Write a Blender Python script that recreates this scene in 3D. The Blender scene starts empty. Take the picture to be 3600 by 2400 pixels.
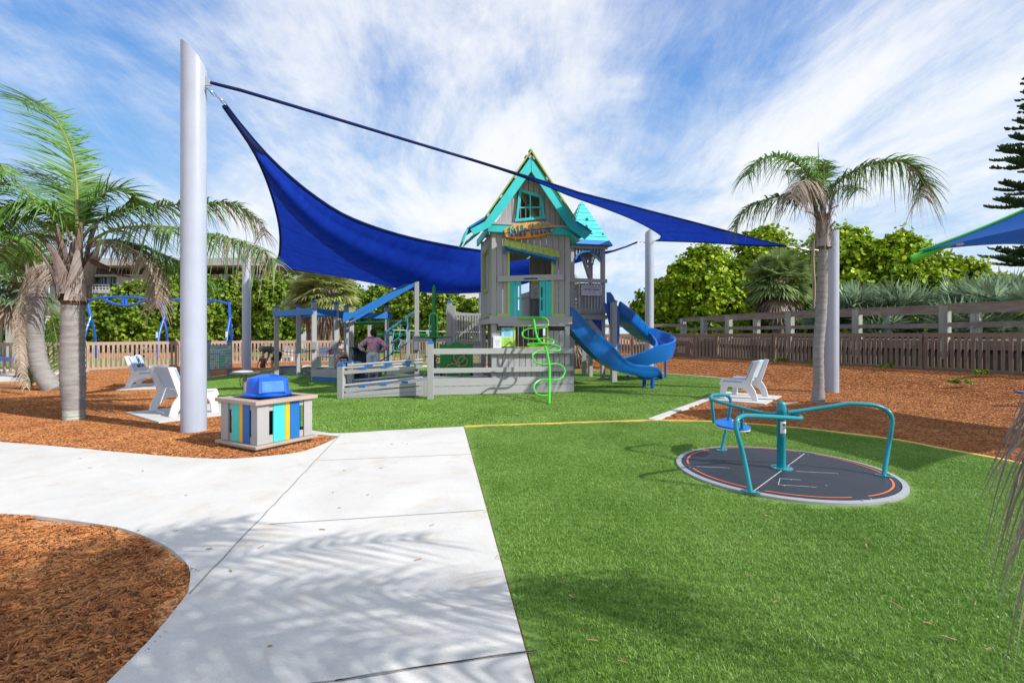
import bpy, math, random
import numpy as np
from mathutils import Vector, Matrix
V = Vector
random.seed(7)
SC = bpy.context.scene
COL = SC.collection
R = math.radians

# ------------------------------------------------------------------ camera, world, sun, exposure
HZ, FP, CH = 1178.0, 1710.0, 1.5            # horizon row, focal length in photo pixels, eye height
cam_d = bpy.data.cameras.new('camera'); cam = bpy.data.objects.new('camera', cam_d); COL.objects.link(cam)
cam.location = (0, 0, CH); cam.rotation_euler = (R(90), 0, 0)
cam_d.sensor_width = 36; cam_d.lens = 36 * FP / 3600; cam_d.shift_y = -(1200 - HZ) / 3600
cam_d.clip_start = .05; cam_d.clip_end = 3000
SC.camera = cam
SC.view_settings.view_transform = 'Standard'; SC.view_settings.look = 'None'
SC.view_settings.gamma = 1; SC.view_settings.exposure = 0.22
SUN_EL, SUN_AZ = R(36), R(113.9)            # azimuth clockwise from +Y
sun_dir = V((math.sin(SUN_AZ) * math.cos(SUN_EL), math.cos(SUN_AZ) * math.cos(SUN_EL), math.sin(SUN_EL)))
sd = bpy.data.lights.new('sun', 'SUN'); sd.energy = 4.7; sd.angle = R(.55); sd.color = (1, .965, .905)
so = bpy.data.objects.new('sun', sd); COL.objects.link(so)
so.rotation_euler = sun_dir.to_track_quat('Z', 'Y').to_euler()
so.location = (30, -10, 30)

W = bpy.data.worlds.new("World"); SC.world = W; W.use_nodes = True
nt = W.node_tree; nt.nodes.clear()
def N(t, **k):
    n = nt.nodes.new(t)
    for a, b in k.items():
        if a == 'inp':
            for i, v in b.items(): n.inputs[i].default_value = v
        else: setattr(n, a, b)
    return n
def L(a, b): nt.links.new(a, b)
def M(op, a, b=None, c=None, clamp=False):
    n = nt.nodes.new('ShaderNodeMath'); n.operation = op; n.use_clamp = clamp
    for i, v in enumerate((a, b, c)):
        if v is None: continue
        if isinstance(v, (int, float)): n.inputs[i].default_value = v
        else: L(v, n.inputs[i])
    return n.outputs[0]
def MR(v, a, b, c=0., d=1.):
    n = nt.nodes.new('ShaderNodeMapRange'); n.interpolation_type = 'SMOOTHSTEP'; n.clamp = True
    L(v, n.inputs[0])
    for i, q in enumerate((a, b, c, d)): n.inputs[i + 1].default_value = q
    return n.outputs[0]
out = N('ShaderNodeOutputWorld'); bg = N('ShaderNodeBackground'); bg.inputs[1].default_value = .11
sky = N('ShaderNodeTexSky', sky_type='NISHITA', sun_disc=False, sun_elevation=SUN_EL, sun_rotation=SUN_AZ, air_density=1.0, dust_density=0.0, ozone_density=1.6)
tc = N('ShaderNodeTexCoord'); sep = N('ShaderNodeSeparateXYZ'); L(tc.outputs['Generated'], sep.inputs[0])
x, y, z = sep.outputs
zc = M('ADD', M('MAXIMUM', z, 0.0), .18)
u = M('DIVIDE', x, zc); v = M('DIVIDE', y, zc)      # the cloud deck seen in perspective
cmb = N('ShaderNodeCombineXYZ'); L(u, cmb.inputs[0]); L(v, cmb.inputs[1])
def noise(sc, rot, scale, det, rough, off=(0, 0, 0), dist=0.):
    mp = N('ShaderNodeMapping'); mp.inputs['Scale'].default_value = sc; mp.inputs['Rotation'].default_value = (0, 0, R(rot)); mp.inputs['Location'].default_value = off
    L(cmb.outputs[0], mp.inputs[0])
    n = N('ShaderNodeTexNoise', inp={'Scale': scale, 'Detail': det, 'Roughness': rough, 'Distortion': dist}); L(mp.outputs[0], n.inputs['Vector'])
    return n.outputs['Fac']
n1 = noise((1.0, .75, 1), -30, 1.25, 9, .62, (3.1, .7, 0), .9)
n2 = noise((1.4, .6, 1), 34, 2.6, 9, .70, (1.3, 4.2, 0), .6)
n3 = noise((1.2, .5, 1), -30, 7.0, 7, .72)
def lobe(px, py, rad, soft):                       # a patch of the cloud deck round one direction
    d = V(((px - 1800) / FP, 1, (HZ - py) / FP)).normalized()
    dp = N('ShaderNodeVectorMath', operation='DOT_PRODUCT'); dp.inputs[1].default_value = d
    L(tc.outputs['Generated'], dp.inputs[0])
    return MR(dp.outputs['Value'], math.cos(R(rad + soft)), math.cos(R(max(rad - soft, 0.1))))
dens = M('ADD', M('MULTIPLY', n1, 1.15), M('MULTIPLY', n2, .70))
dens = M('ADD', dens, M('MULTIPLY', M('SUBTRACT', n3, .5), .30))
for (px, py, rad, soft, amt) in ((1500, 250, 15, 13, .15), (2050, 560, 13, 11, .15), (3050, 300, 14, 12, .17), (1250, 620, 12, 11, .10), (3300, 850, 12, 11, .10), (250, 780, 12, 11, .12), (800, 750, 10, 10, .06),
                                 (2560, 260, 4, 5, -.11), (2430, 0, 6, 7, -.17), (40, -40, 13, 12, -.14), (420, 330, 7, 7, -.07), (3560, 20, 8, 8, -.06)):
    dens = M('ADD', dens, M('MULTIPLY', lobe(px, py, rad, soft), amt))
dens = M('ADD', dens, MR(y, .15, -.30, 0, .18)); dens = M('ADD', dens, MR(z, .64, .86, 0, .25))   # unseen cloud added overhead and behind the viewer to whiten the fill light
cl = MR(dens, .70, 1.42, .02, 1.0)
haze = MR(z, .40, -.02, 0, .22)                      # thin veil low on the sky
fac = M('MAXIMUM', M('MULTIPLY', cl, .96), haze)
mix = N('ShaderNodeMix', data_type='RGBA'); L(fac, mix.inputs[0])
hs = N('ShaderNodeHueSaturation', inp={'Saturation': 1.18, 'Value': 1.55}); L(sky.outputs[0], hs.inputs['Color'])
hm = N('ShaderNodeVectorMath', operation='SCALE'); L(hs.outputs[0], hm.inputs[0]); L(MR(z, -.02, .50, .50, 1.0), hm.inputs['Scale']); rmp = N('ShaderNodeValToRGB'); e = rmp.color_ramp.elements
e[0].position = 0; e[0].color = (.50, .68, .90, 1); e[1].position = .62; e[1].color = (.045, .19, .60, 1)
for p_, c_ in ((.12, (.40, .62, .90, 1)), (.30, (.20, .44, .82, 1)), (.45, (.10, .30, .72, 1))): q_ = e.new(p_); q_.color = c_
L(z, rmp.inputs[0]); gs = N('ShaderNodeVectorMath', operation='SCALE'); gs.inputs['Scale'].default_value = 8.6; L(rmp.outputs[0], gs.inputs[0])
mx2 = N('ShaderNodeMix', data_type='RGBA'); mx2.inputs[0].default_value = .85; L(hm.outputs[0], mx2.inputs[6]); L(gs.outputs[0], mx2.inputs[7]); L(mx2.outputs[2], mix.inputs[6])
mix.inputs[7].default_value = (7.7, 7.85, 8.05, 1)
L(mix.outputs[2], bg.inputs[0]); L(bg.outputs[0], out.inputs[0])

# ------------------------------------------------------------------ photo geometry helpers
CROP = {'M': (0, 0, 1.530612), 'Z1': (1550, 480, .382653), 'Z2': (1450, 1000, .425170), 'Z3': (850, 900, .344382),
        'Z4': (0, 300, .446429), 'Z5': (0, 900, .459184), 'Z6': (2200, 1000, .595238), 'Z7': (2300, 1300, .425170),
        'Z8': (2500, 200, .574113), 'A3': (740, 1280, .216802), 'A5': (840, 1140, .212585), 'C1': (1960, 1040, .216830),
        'C2': (400, 1150, .223167), 'C3': (2500, 1250, .127551), 'C4': (280, 900, .297619), 'C5': (1150, 1100, .191321),
        'C6': (2250, 1020, .233844), 'C7': (1700, 780, .216895), 'C8': (0, 900, .318979), 'G7': (3200, 650, .542005)}
def px(c, x, y):
    a = CROP[c]; return (a[0] + x * a[2], a[1] + y * a[2])
def at(p, Y):                                        # the point at depth Y seen at photo pixel p
    return V(((p[0] - 1800) / FP * Y, Y, CH + (HZ - p[1]) / FP * Y))
def smooth(t): t = min(max(t, 0), 1); return t * t * (3 - 2 * t)
def hgt(x, y):                                       # terrain height
    a = .36 * smooth((.91 * x + .415 * y - 13.2) / 5.6)
    b = .32 * smooth((y - 19.5) / 6.5) * smooth((x + 2) / 5)
    return max(a, b)
def gr(p, z=0.):                                     # ground point under photo pixel p
    h = z
    for _ in range(12):
        Y = FP * (CH - h) / max(p[1] - HZ, 1.)
        X = (p[0] - 1800) / FP * Y
        h = z + hgt(X, Y)
    return V((X, Y, h))

# ------------------------------------------------------------------ objects
ROOT = {}
def tag(o, label=None, cat=None, group=None, kind=None):
    if label: o['label'] = label
    if cat: o['category'] = cat
    if group: o['group'] = group
    if kind: o['kind'] = kind
    return o
def thing(name, label, cat, loc=(0, 0, 0), rz=0, group=None):
    o = bpy.data.objects.new(name, None); COL.objects.link(o)
    o.location = loc; o.rotation_euler = (0, 0, rz); o.empty_display_size = .2
    ROOT[o.name] = Matrix.Translation(V(loc)) @ Matrix.Rotation(rz, 4, 'Z')
    return tag(o, label, cat, group)
def kids(o): return [c for c in bpy.data.objects if c.parent == o]
def copy_tree(o, parent=None):
    c = o.copy(); COL.objects.link(c); c.parent = parent
    for ch in kids(o): copy_tree(ch, c)
    return c
class MB:
    def __init__(s, xf=None): s.v, s.f, s.m, s.xf = [], [], [], xf
    def add(s, vs, fs, mi=0):
        n = len(s.v)
        if s.xf is not None: vs = [s.xf @ V(q) for q in vs]
        s.v.extend(tuple(q) for q in vs)
        s.f.extend(tuple(i + n for i in f) for f in fs); s.m.extend([mi] * len(fs))
    def hexa(s, p, mi=0):                            # 8 corners: bottom 0-3, top 4-7
        s.add(p, [(3, 2, 1, 0), (4, 5, 6, 7), (0, 1, 5, 4), (1, 2, 6, 5), (2, 3, 7, 6), (3, 0, 4, 7)], mi)
    def box(s, x0, x1, y0, y1, z0, z1, mi=0):
        s.hexa([(x0, y0, z0), (x1, y0, z0), (x1, y1, z0), (x0, y1, z0), (x0, y0, z1), (x1, y0, z1), (x1, y1, z1), (x0, y1, z1)], mi)
    def beam(s, p, q, w, h, up=(0, 0, 1), mi=0):
        p, q, up = V(p), V(q), V(up); d = (q - p).normalized()
        sd = d.cross(up)
        if sd.length < 1e-4: sd = d.cross(V((0, 1, 0)))
        sd.normalize(); u = sd.cross(d)
        a, b = sd * w / 2, u * h / 2
        s.hexa([p - a - b, p + a - b, q + a - b, q - a - b, p - a + b, p + a + b, q + a + b, q - a + b], mi)
    def tube(s, pts, r, n=8, closed=False, cap=True, mi=0):
        P = [V(q) for q in pts]; k = len(P)
        rr = list(r) if isinstance(r, (list, tuple)) else [r] * k
        T = []
        for i in range(k):
            a = P[(i - 1) % k] if (closed or i > 0) else P[i]; b = P[(i + 1) % k] if (closed or i < k - 1) else P[i]
            t = b - a; T.append(t.normalized() if t.length > 1e-9 else V((0, 0, 1)))
        ref = V((0, 0, 1)) if abs(T[0].z) < .9 else V((1, 0, 0))
        u = T[0].cross(ref).normalized(); vs = []; fs = []
        for i in range(k):
            u = (u - T[i] * u.dot(T[i])); u = u.normalized() if u.length > 1e-6 else T[i].orthogonal().normalized()
            w = T[i].cross(u)
            for j in range(n):
                a = 2 * math.pi * j / n; vs.append(P[i] + (u * math.cos(a) + w * math.sin(a)) * rr[i])
        for i in range(k if closed else k - 1):
            i2 = (i + 1) % k
            for j in range(n):
                j2 = (j + 1) % n; fs.append((i * n + j, i * n + j2, i2 * n + j2, i2 * n + j))
        if cap and not closed:
            fs.append(tuple(range(n - 1, -1, -1))); fs.append(tuple((k - 1) * n + j for j in range(n)))
        s.add(vs, fs, mi)
    def lathe(s, c, prof, n=24, mi=0, ax=None):       # prof: (radius, height) from bottom to top
        c = V(c); vs = []; fs = []
        for (r, h) in prof:
            for j in range(n):
                a = 2 * math.pi * j / n; vs.append(c + V((r * math.cos(a), r * math.sin(a), h)))
        for i in range(len(prof) - 1):
            for j in range(n):
                j2 = (j + 1) % n; fs.append((i * n + j, i * n + j2, (i + 1) * n + j2, (i + 1) * n + j))
        fs.append(tuple(range(n - 1, -1, -1))); fs.append(tuple((len(prof) - 1) * n + j for j in range(n)))
        s.add(vs, fs, mi)
    def prism(s, pts, d, mi=0):                       # planar outline pushed along vector d
        P = [V(q) for q in pts]; d = V(d); k = len(P)
        nn = V((0, 0, 0))
        for i in range(k): nn += P[i].cross(P[(i + 1) % k])
        if nn.dot(d) > 0: P = P[::-1]
        vs = P + [q + d for q in P]
        fs = [tuple(range(k)), tuple(range(2 * k - 1, k - 1, -1))] + [(i, i + k, (i + 1) % k + k, (i + 1) % k)[::1] for i in range(k)]
        s.add(vs, fs, mi)
    def ball(s, c, r, n=12, m=8, mi=0, sc=(1, 1, 1)):
        c = V(c); vs = []; fs = []
        for i in range(m + 1):
            th = math.pi * i / m
            for j in range(n):
                a = 2 * math.pi * j / n
                vs.append(c + V((r * sc[0] * math.sin(th) * math.cos(a), r * sc[1] * math.sin(th) * math.sin(a), r * sc[2] * math.cos(th))))
        for i in range(m):
            for j in range(n):
                j2 = (j + 1) % n; fs.append((i * n + j, (i + 1) * n + j, (i + 1) * n + j2, i * n + j2))
        s.add(vs, fs, mi)
    def grid(s, rows, mi=0, closed=False):            # rows of points -> skin
        k = len(rows[0]); vs = [q for r_ in rows for q in r_]; fs = []
        for i in range(len(rows) - 1):
            for j in range(k if closed else k - 1):
                j2 = (j + 1) % k; fs.append((i * k + j, i * k + j2, (i + 1) * k + j2, (i + 1) * k + j))
        s.add(vs, fs, mi)
    def build(s, name, mats, parent=None, smooth=False, bevel=0, origin=None, solid=0, sub=0, auto=40):
        me = bpy.data.meshes.new(name)
        if parent is not None:
            inv = ROOT[parent.name].inverted(); vs = [inv @ V(q) for q in s.v]
        elif origin is not None:
            o_ = V(origin); vs = [V(q) - o_ for q in s.v]
        else: vs = s.v
        me.from_pydata(vs, [], s.f)
        if not isinstance(mats, (list, tuple)): mats = [mats]
        for m_ in mats: me.materials.append(m_)
        if len(mats) > 1: me.polygons.foreach_set('material_index', s.m)
        me.update()
        o = bpy.data.objects.new(name, me); COL.objects.link(o)
        if parent is not None: o.parent = parent; ROOT[o.name] = ROOT[parent.name]
        elif origin is not None: o.location = origin; ROOT[o.name] = Matrix.Translation(V(origin))
        else: ROOT[o.name] = Matrix.Identity(4)
        if smooth:
            me.polygons.foreach_set('use_smooth', [True] * len(me.polygons))
            if auto: 
                try: me.set_sharp_from_angle(angle=R(auto))
                except Exception: pass
        if solid: m_ = o.modifiers.new('s', 'SOLIDIFY'); m_.thickness = solid; m_.offset = 0
        if sub: m_ = o.modifiers.new('u', 'SUBSURF'); m_.levels = m_.render_levels = sub
        if bevel: m_ = o.modifiers.new('b', 'BEVEL'); m_.width = bevel; m_.segments = 2; m_.limit_method = 'ANGLE'
        return o
def spline(P, n=8, closed=False):                     # Catmull-Rom through the points
    P = [V(q) for q in P]; k = len(P); o = []
    for i in range(k if closed else k - 1):
        g = lambda j: P[j % k] if closed else P[min(max(j, 0), k - 1)]
        a, b, c, d = g(i - 1), g(i), g(i + 1), g(i + 2)
        for j in range(n):
            t = j / n
            o.append(.5 * ((2 * b) + (c - a) * t + (2 * a - 5 * b + 4 * c - d) * t * t + (3 * b - a - 3 * c + d) * t ** 3))
    if not closed: o.append(P[-1])
    return o
_TX = {}
def text_geo(s, size=1., ext=0., align='CENTER', font_bold=0.):
    k = (s, round(size, 4), ext, align, font_bold)
    if k not in _TX:
        cu = bpy.data.curves.new('t', 'FONT'); cu.body = s; cu.size = size; cu.extrude = ext; cu.align_x = align; cu.align_y = 'CENTER'; cu.offset = font_bold
        cu.resolution_u = 2
        ob = bpy.data.objects.new('t', cu); COL.objects.link(ob)
        dg = bpy.context.evaluated_depsgraph_get(); ev = ob.evaluated_get(dg); me = ev.to_mesh()
        _TX[k] = ([tuple(q.co) for q in me.vertices], [tuple(p.vertices) for p in me.polygons])
        ev.to_mesh_clear(); bpy.data.objects.remove(ob); bpy.data.curves.remove(cu)
    return _TX[k]
def put_text(mb, s, o, ex, ey, size, ext=0., align='CENTER', bold=0., mi=0):   # text at o, running along ex, letters up along ey
    vs, fs = text_geo(s, size, ext, align, bold)
    o, ex, ey = V(o), V(ex).normalized(), V(ey).normalized(); ez = ex.cross(ey)
    mb.add([o + ex * a + ey * b + ez * c for a, b, c in vs], fs, mi)

# ------------------------------------------------------------------ materials
MATS = {}
def mat(name, col, rough=.55, var=.10, vs=6., bump=0., bs=60., stretch=(1, 1, 1), metal=0., spec=.5, col2=None, trans=0., coat=0., island=0., alpha=1., detail=4., sheen=0., dirt=0.):
    if name in MATS: return MATS[name]
    m = bpy.data.materials.new(name); m.use_nodes = True; t = m.node_tree; b = t.nodes['Principled BSDF']
    b.inputs['Roughness'].default_value = rough; b.inputs['Metallic'].default_value = metal
    b.inputs['Specular IOR Level'].default_value = spec; b.inputs['Coat Weight'].default_value = coat
    if sheen: b.inputs['Sheen Weight'].default_value = sheen
    tc = t.nodes.new('ShaderNodeTexCoord'); mp = t.nodes.new('ShaderNodeMapping'); mp.inputs['Scale'].default_value = stretch
    t.links.new(tc.outputs['Object'], mp.inputs[0])
    no = t.nodes.new('ShaderNodeTexNoise'); no.inputs['Scale'].default_value = vs; no.inputs['Detail'].default_value = detail; no.inputs['Roughness'].default_value = .6
    t.links.new(mp.outputs[0], no.inputs['Vector'])
    mx = t.nodes.new('ShaderNodeMix'); mx.data_type = 'RGBA'
    c = V(col)
    c2 = V(col2) if col2 else None
    mx.inputs[6].default_value = (*(c * (1 - var) if not c2 else c), 1)
    mx.inputs[7].default_value = (*(V([min(q * (1 + var), 1) for q in c]) if not c2 else c2), 1)
    cr = t.nodes.new('ShaderNodeMapRange'); cr.inputs[1].default_value = .3; cr.inputs[2].default_value = .7
    t.links.new(no.outputs['Fac'], cr.inputs[0]); t.links.new(cr.outputs[0], mx.inputs[0])
    colo = mx.outputs[2]
    if dirt:
        n4 = t.nodes.new('ShaderNodeTexNoise'); n4.inputs['Scale'].default_value = 1.7; n4.inputs['Detail'].default_value = 8; n4.inputs['Roughness'].default_value = .7
        t.links.new(tc.outputs['Object'], n4.inputs['Vector'])
        r4 = t.nodes.new('ShaderNodeMapRange'); r4.inputs[1].default_value = .5; r4.inputs[2].default_value = .75; r4.inputs[3].default_value = 1; r4.inputs[4].default_value = 1 - dirt
        t.links.new(n4.outputs['Fac'], r4.inputs[0])
        m4 = t.nodes.new('ShaderNodeVectorMath'); m4.operation = 'SCALE'; t.links.new(colo, m4.inputs[0]); t.links.new(r4.outputs[0], m4.inputs['Scale']); colo = m4.outputs[0]
    if island:
        ge = t.nodes.new('ShaderNodeNewGeometry'); mr = t.nodes.new('ShaderNodeMapRange'); mr.inputs[3].default_value = 1 - island; mr.inputs[4].default_value = 1 + island
        t.links.new(ge.outputs['Random Per Island'], mr.inputs[0])
        hv = t.nodes.new('ShaderNodeVectorMath'); hv.operation = 'SCALE'; t.links.new(colo, hv.inputs[0]); t.links.new(mr.outputs[0], hv.inputs['Scale']); colo = hv.outputs[0]
    t.links.new(colo, b.inputs['Base Color'])
    if bump:
        n2 = t.nodes.new('ShaderNodeTexNoise'); n2.inputs['Scale'].default_value = bs; n2.inputs['Detail'].default_value = 3
        t.links.new(mp.outputs[0], n2.inputs['Vector'])
        bp = t.nodes.new('ShaderNodeBump'); bp.inputs['Strength'].default_value = bump; bp.inputs['Distance'].default_value = .01
        t.links.new(n2.outputs['Fac'], bp.inputs['Height']); t.links.new(bp.outputs[0], b.inputs['Normal'])
    if trans:
        tr = t.nodes.new('ShaderNodeBsdfTranslucent'); ms = t.nodes.new('ShaderNodeMixShader'); ms.inputs[0].default_value = trans
        t.links.new(colo, tr.inputs[0]); t.links.new(b.outputs[0], ms.inputs[1]); t.links.new(tr.outputs[0], ms.inputs[2])
        t.links.new(ms.outputs[0], t.nodes['Material Output'].inputs[0])
    MATS[name] = m; return m
G = mat('grey_board', (.365, .364, .362), .62, .07, 3, .25, 90, (1, 1, .08), island=.06, dirt=.05)
GH = mat('grey_rail_board', (.39, .389, .386), .62, .07, 3, .25, 90, (.08, .4, 1), island=.05)
TEAL = mat('teal_board', (.02, .50, .50), .5, .06, 4, .2, 90, island=.03)
TEALD = mat('teal_paint', (.0, .24, .30), .28, .04, 4, coat=.4)
LIME = mat('lime_board', (.42, .52, .10), .5, .06, 4, .2, 90, island=.04)
BLUE = mat('blue_board', (.01, .17, .52), .5, .06, 4, .15, 90)
SLIDE = mat('blue_plastic', (.002, .130, .46), .34, .05, 2, .03, 30, spec=.5, coat=.25)
BPIPE = mat('blue_powder_coat', (.005, .10, .55), .3, .05, 3, coat=.3)
GREEN = mat('green_powder_coat', (.07, .55, .03), .32, .05, 3, coat=.3)
GREEND = mat('dark_green_plastic', (.0, .19, .03), .4, .06, 4)
TAN = mat('tan_board', (.40, .31, .25), .62, .08, 4, .2, 90, dirt=.08)
BROWNF = mat('brown_fence_board', (.20, .145, .105), .65, .10, 5, .2, 90, island=.08, dirt=.12)
TANF = mat('tan_fence_board', (.36, .26, .20), .65, .08, 5, .2, 90, island=.06)
WHITE = mat('white_plastic', (.70, .70, .72), .45, .03, 4, .05, 60)
PALEB = mat('pale_blue_board', (.50, .62, .76), .5, .05, 5)
STEEL = mat('galvanised_steel', (.55, .56, .57), .35, .08, 20, metal=.9)
POLE = mat('silver_grey_paint', (.40, .44, .53), .33, .05, 2.5, coat=.35, spec=.5)
SAIL = mat('blue_shade_cloth', (.003, .028, .35), .8, .05, 3, .3, 260, (1, 1, 1), col2=(.005, .050, .46), trans=.35, spec=.2, detail=8)
SAILD = mat('dark_blue_webbing', (.004, .012, .08), .8, .05, 2, spec=.2)
CONC = mat('concrete_pad', (.56, .55, .535), .85, .07, 3, .2, 150, dirt=.12)
BLACK = mat('black_plastic', (.015, .015, .017), .5, .1, 5)
INK = mat('dark_ink', (.03, .03, .05), .6, 0, 1)
INKB = mat('blue_ink', (.045, .04, .085), .6, 0, 1)
PAPER = mat('white_label', (.75, .76, .77), .5, .03, 8)
# ------------------------------------------------------------------ GROUND
def ground_mats():
    m = bpy.data.materials.new('mulch'); m.use_nodes = True; t = m.node_tree; b = t.nodes['Principled BSDF']; b.inputs['Roughness'].default_value = .85
    b.inputs['Specular IOR Level'].default_value = .2
    tc = t.nodes.new('ShaderNodeTexCoord')
    vo = t.nodes.new('ShaderNodeTexVoronoi'); vo.inputs['Scale'].default_value = 42
    n0 = t.nodes.new('ShaderNodeTexNoise'); n0.inputs['Scale'].default_value = 7; n0.inputs['Detail'].default_value = 3
    mp = t.nodes.new('ShaderNodeMapping'); mp.inputs['Scale'].default_value = (1, .5, 1)
    ad = t.nodes.new('ShaderNodeVectorMath'); ad.operation = 'MULTIPLY_ADD'; ad.inputs[1].default_value = (.5, .5, .5)
    t.links.new(tc.outputs['Object'], n0.inputs['Vector']); t.links.new(n0.outputs['Color'], ad.inputs[0]); t.links.new(tc.outputs['Object'], ad.inputs[2])
    t.links.new(ad.outputs[0], mp.inputs[0]); t.links.new(mp.outputs[0], vo.inputs['Vector'])
    sp = t.nodes.new('ShaderNodeSeparateColor'); t.links.new(vo.outputs['Color'], sp.inputs[0])
    n1 = t.nodes.new('ShaderNodeTexNoise'); n1.inputs['Scale'].default_value = 1.3; n1.inputs['Detail'].default_value = 8; n1.inputs['Roughness'].default_value = .75
    t.links.new(tc.outputs['Object'], n1.inputs['Vector'])
    mm = t.nodes.new('ShaderNodeMath'); mm.operation = 'MULTIPLY_ADD'; mm.inputs[1].default_value = .8; t.links.new(n1.outputs['Fac'], mm.inputs[2]); 
    t.links.new(sp.outputs[0], mm.inputs[0])
    cr = t.nodes.new('ShaderNodeValToRGB'); e = cr.color_ramp.elements
    e[0].position = .30; e[0].color = (.10, .030, .010, 1); e[1].position = 1.2; e[1].color = (.66, .34, .15, 1)
    q = e.new(.6); q.color = (.33, .112, .030, 1); q = e.new(.95); q.color = (.46, .18, .055, 1)
    t.links.new(mm.outputs[0], cr.inputs[0]); t.links.new(cr.outputs[0], b.inputs['Base Color'])
    bp = t.nodes.new('ShaderNodeBump'); bp.inputs['Strength'].default_value = .9; bp.inputs['Distance'].default_value = .02
    t.links.new(mm.outputs[0], bp.inputs['Height']); t.links.new(bp.outputs[0], b.inputs['Normal'])
    return m
MULCH = ground_mats()
def turf_mat(name, c1, c2, c3):
    m = bpy.data.materials.new(name); m.use_nodes = True; t = m.node_tree; b = t.nodes['Principled BSDF']; b.inputs['Roughness'].default_value = .7
    b.inputs['Specular IOR Level'].default_value = .25
    tc = t.nodes.new('ShaderNodeTexCoord')
    n0 = t.nodes.new('ShaderNodeTexNoise'); n0.inputs['Scale'].default_value = 55; n0.inputs['Detail'].default_value = 5; n0.inputs['Roughness'].default_value = .8
    n1 = t.nodes.new('ShaderNodeTexNoise'); n1.inputs['Scale'].default_value = 1.1; n1.inputs['Detail'].default_value = 6; n1.inputs['Roughness'].default_value = .7
    for n_ in (n0, n1): t.links.new(tc.outputs['Object'], n_.inputs['Vector'])
    cr = t.nodes.new('ShaderNodeValToRGB'); e = cr.color_ramp.elements
    e[0].position = .32; e[0].color = (*c1, 1); e[1].position = .68; e[1].color = (*c3, 1); q = e.new(.5); q.color = (*c2, 1)
    mm = t.nodes.new('ShaderNodeMath'); mm.operation = 'MULTIPLY_ADD'; mm.inputs[1].default_value = .35
    su = t.nodes.new('ShaderNodeMath'); su.operation = 'SUBTRACT'; su.inputs[1].default_value = .175
    t.links.new(n1.outputs['Fac'], mm.inputs[0]); t.links.new(n0.outputs['Fac'], su.inputs[0]); t.links.new(su.outputs[0], mm.inputs[2])
    t.links.new(mm.outputs[0], cr.inputs[0]); t.links.new(cr.outputs[0], b.inputs['Base Color'])
    bp = t.nodes.new('ShaderNodeBump'); bp.inputs['Strength'].default_value = .8; bp.inputs['Distance'].default_value = .02
    t.links.new(n0.outputs['Fac'], bp.inputs['Height']); t.links.new(bp.outputs[0], b.inputs['Normal'])
    return m
TURF = turf_mat('artificial_turf', (.06, .13, .018), (.14, .26, .04), (.26, .39, .08))
LAWN = turf_mat('natural_lawn', (.06, .12, .02), (.14, .22, .04), (.27, .33, .09))
def conc_mat():
    m = bpy.data.materials.new('concrete'); m.use_nodes = True; t = m.node_tree; b = t.nodes['Principled BSDF']; b.inputs['Roughness'].default_value = .85
    b.inputs['Specular IOR Level'].default_value = .25
    tc = t.nodes.new('ShaderNodeTexCoord')
    n0 = t.nodes.new('ShaderNodeTexNoise'); n0.inputs['Scale'].default_value = .9; n0.inputs['Detail'].default_value = 9; n0.inputs['Roughness'].default_value = .72; n0.inputs['Distortion'].default_value = .8
    n1 = t.nodes.new('ShaderNodeTexNoise'); n1.inputs['Scale'].default_value = 140; n1.inputs['Detail'].default_value = 3
    n2 = t.nodes.new('ShaderNodeTexNoise'); n2.inputs['Scale'].default_value = 2.3; n2.inputs['Detail'].default_value = 7; n2.inputs['Roughness'].default_value = .65
    for n_ in (n0, n1, n2): t.links.new(tc.outputs['Object'], n_.inputs['Vector'])
    cr = t.nodes.new('ShaderNodeValToRGB'); e = cr.color_ramp.elements
    e[0].position = .28; e[0].color = (.525, .512, .485, 1); e[1].position = .62; e[1].color = (.63, .615, .585, 1)
    t.links.new(n0.outputs['Fac'], cr.inputs[0])
    c2 = t.nodes.new('ShaderNodeValToRGB'); e = c2.color_ramp.elements           # faint rust and leaf stains
    e[0].position = .53; e[0].color = (1, 1, 1, 1); e[1].position = .74; e[1].color = (.92, .84, .74, 1)
    t.links.new(n2.outputs['Fac'], c2.inputs[0])
    c3 = t.nodes.new('ShaderNodeMapRange'); c3.inputs[1].default_value = .3; c3.inputs[2].default_value = .7; c3.inputs[3].default_value = .92; c3.inputs[4].default_value = 1.06
    t.links.new(n1.outputs['Fac'], c3.inputs[0])
    m1 = t.nodes.new('ShaderNodeVectorMath'); m1.operation = 'MULTIPLY'; t.links.new(cr.outputs[0], m1.inputs[0]); t.links.new(c2.outputs[0], m1.inputs[1])
    m2 = t.nodes.new('ShaderNodeVectorMath'); m2.operation = 'SCALE'; t.links.new(m1.outputs[0], m2.inputs[0]); t.links.new(c3.outputs[0], m2.inputs['Scale'])
    t.links.new(m2.outputs[0], b.inputs['Base Color'])
    bp = t.nodes.new('ShaderNodeBump'); bp.inputs['Strength'].default_value = .35; bp.inputs['Distance'].default_value = .004
    t.links.new(n1.outputs['Fac'], bp.inputs['Height']); t.links.new(bp.outputs[0], b.inputs['Normal'])
    return m
CONCP = conc_mat()
JOINT = mat('joint_filler', (.27, .26, .25), .9, .2, 30)
YEL = mat('yellow_edging', (.72, .48, .10), .7, .08, 8, dirt=.15)

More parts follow.
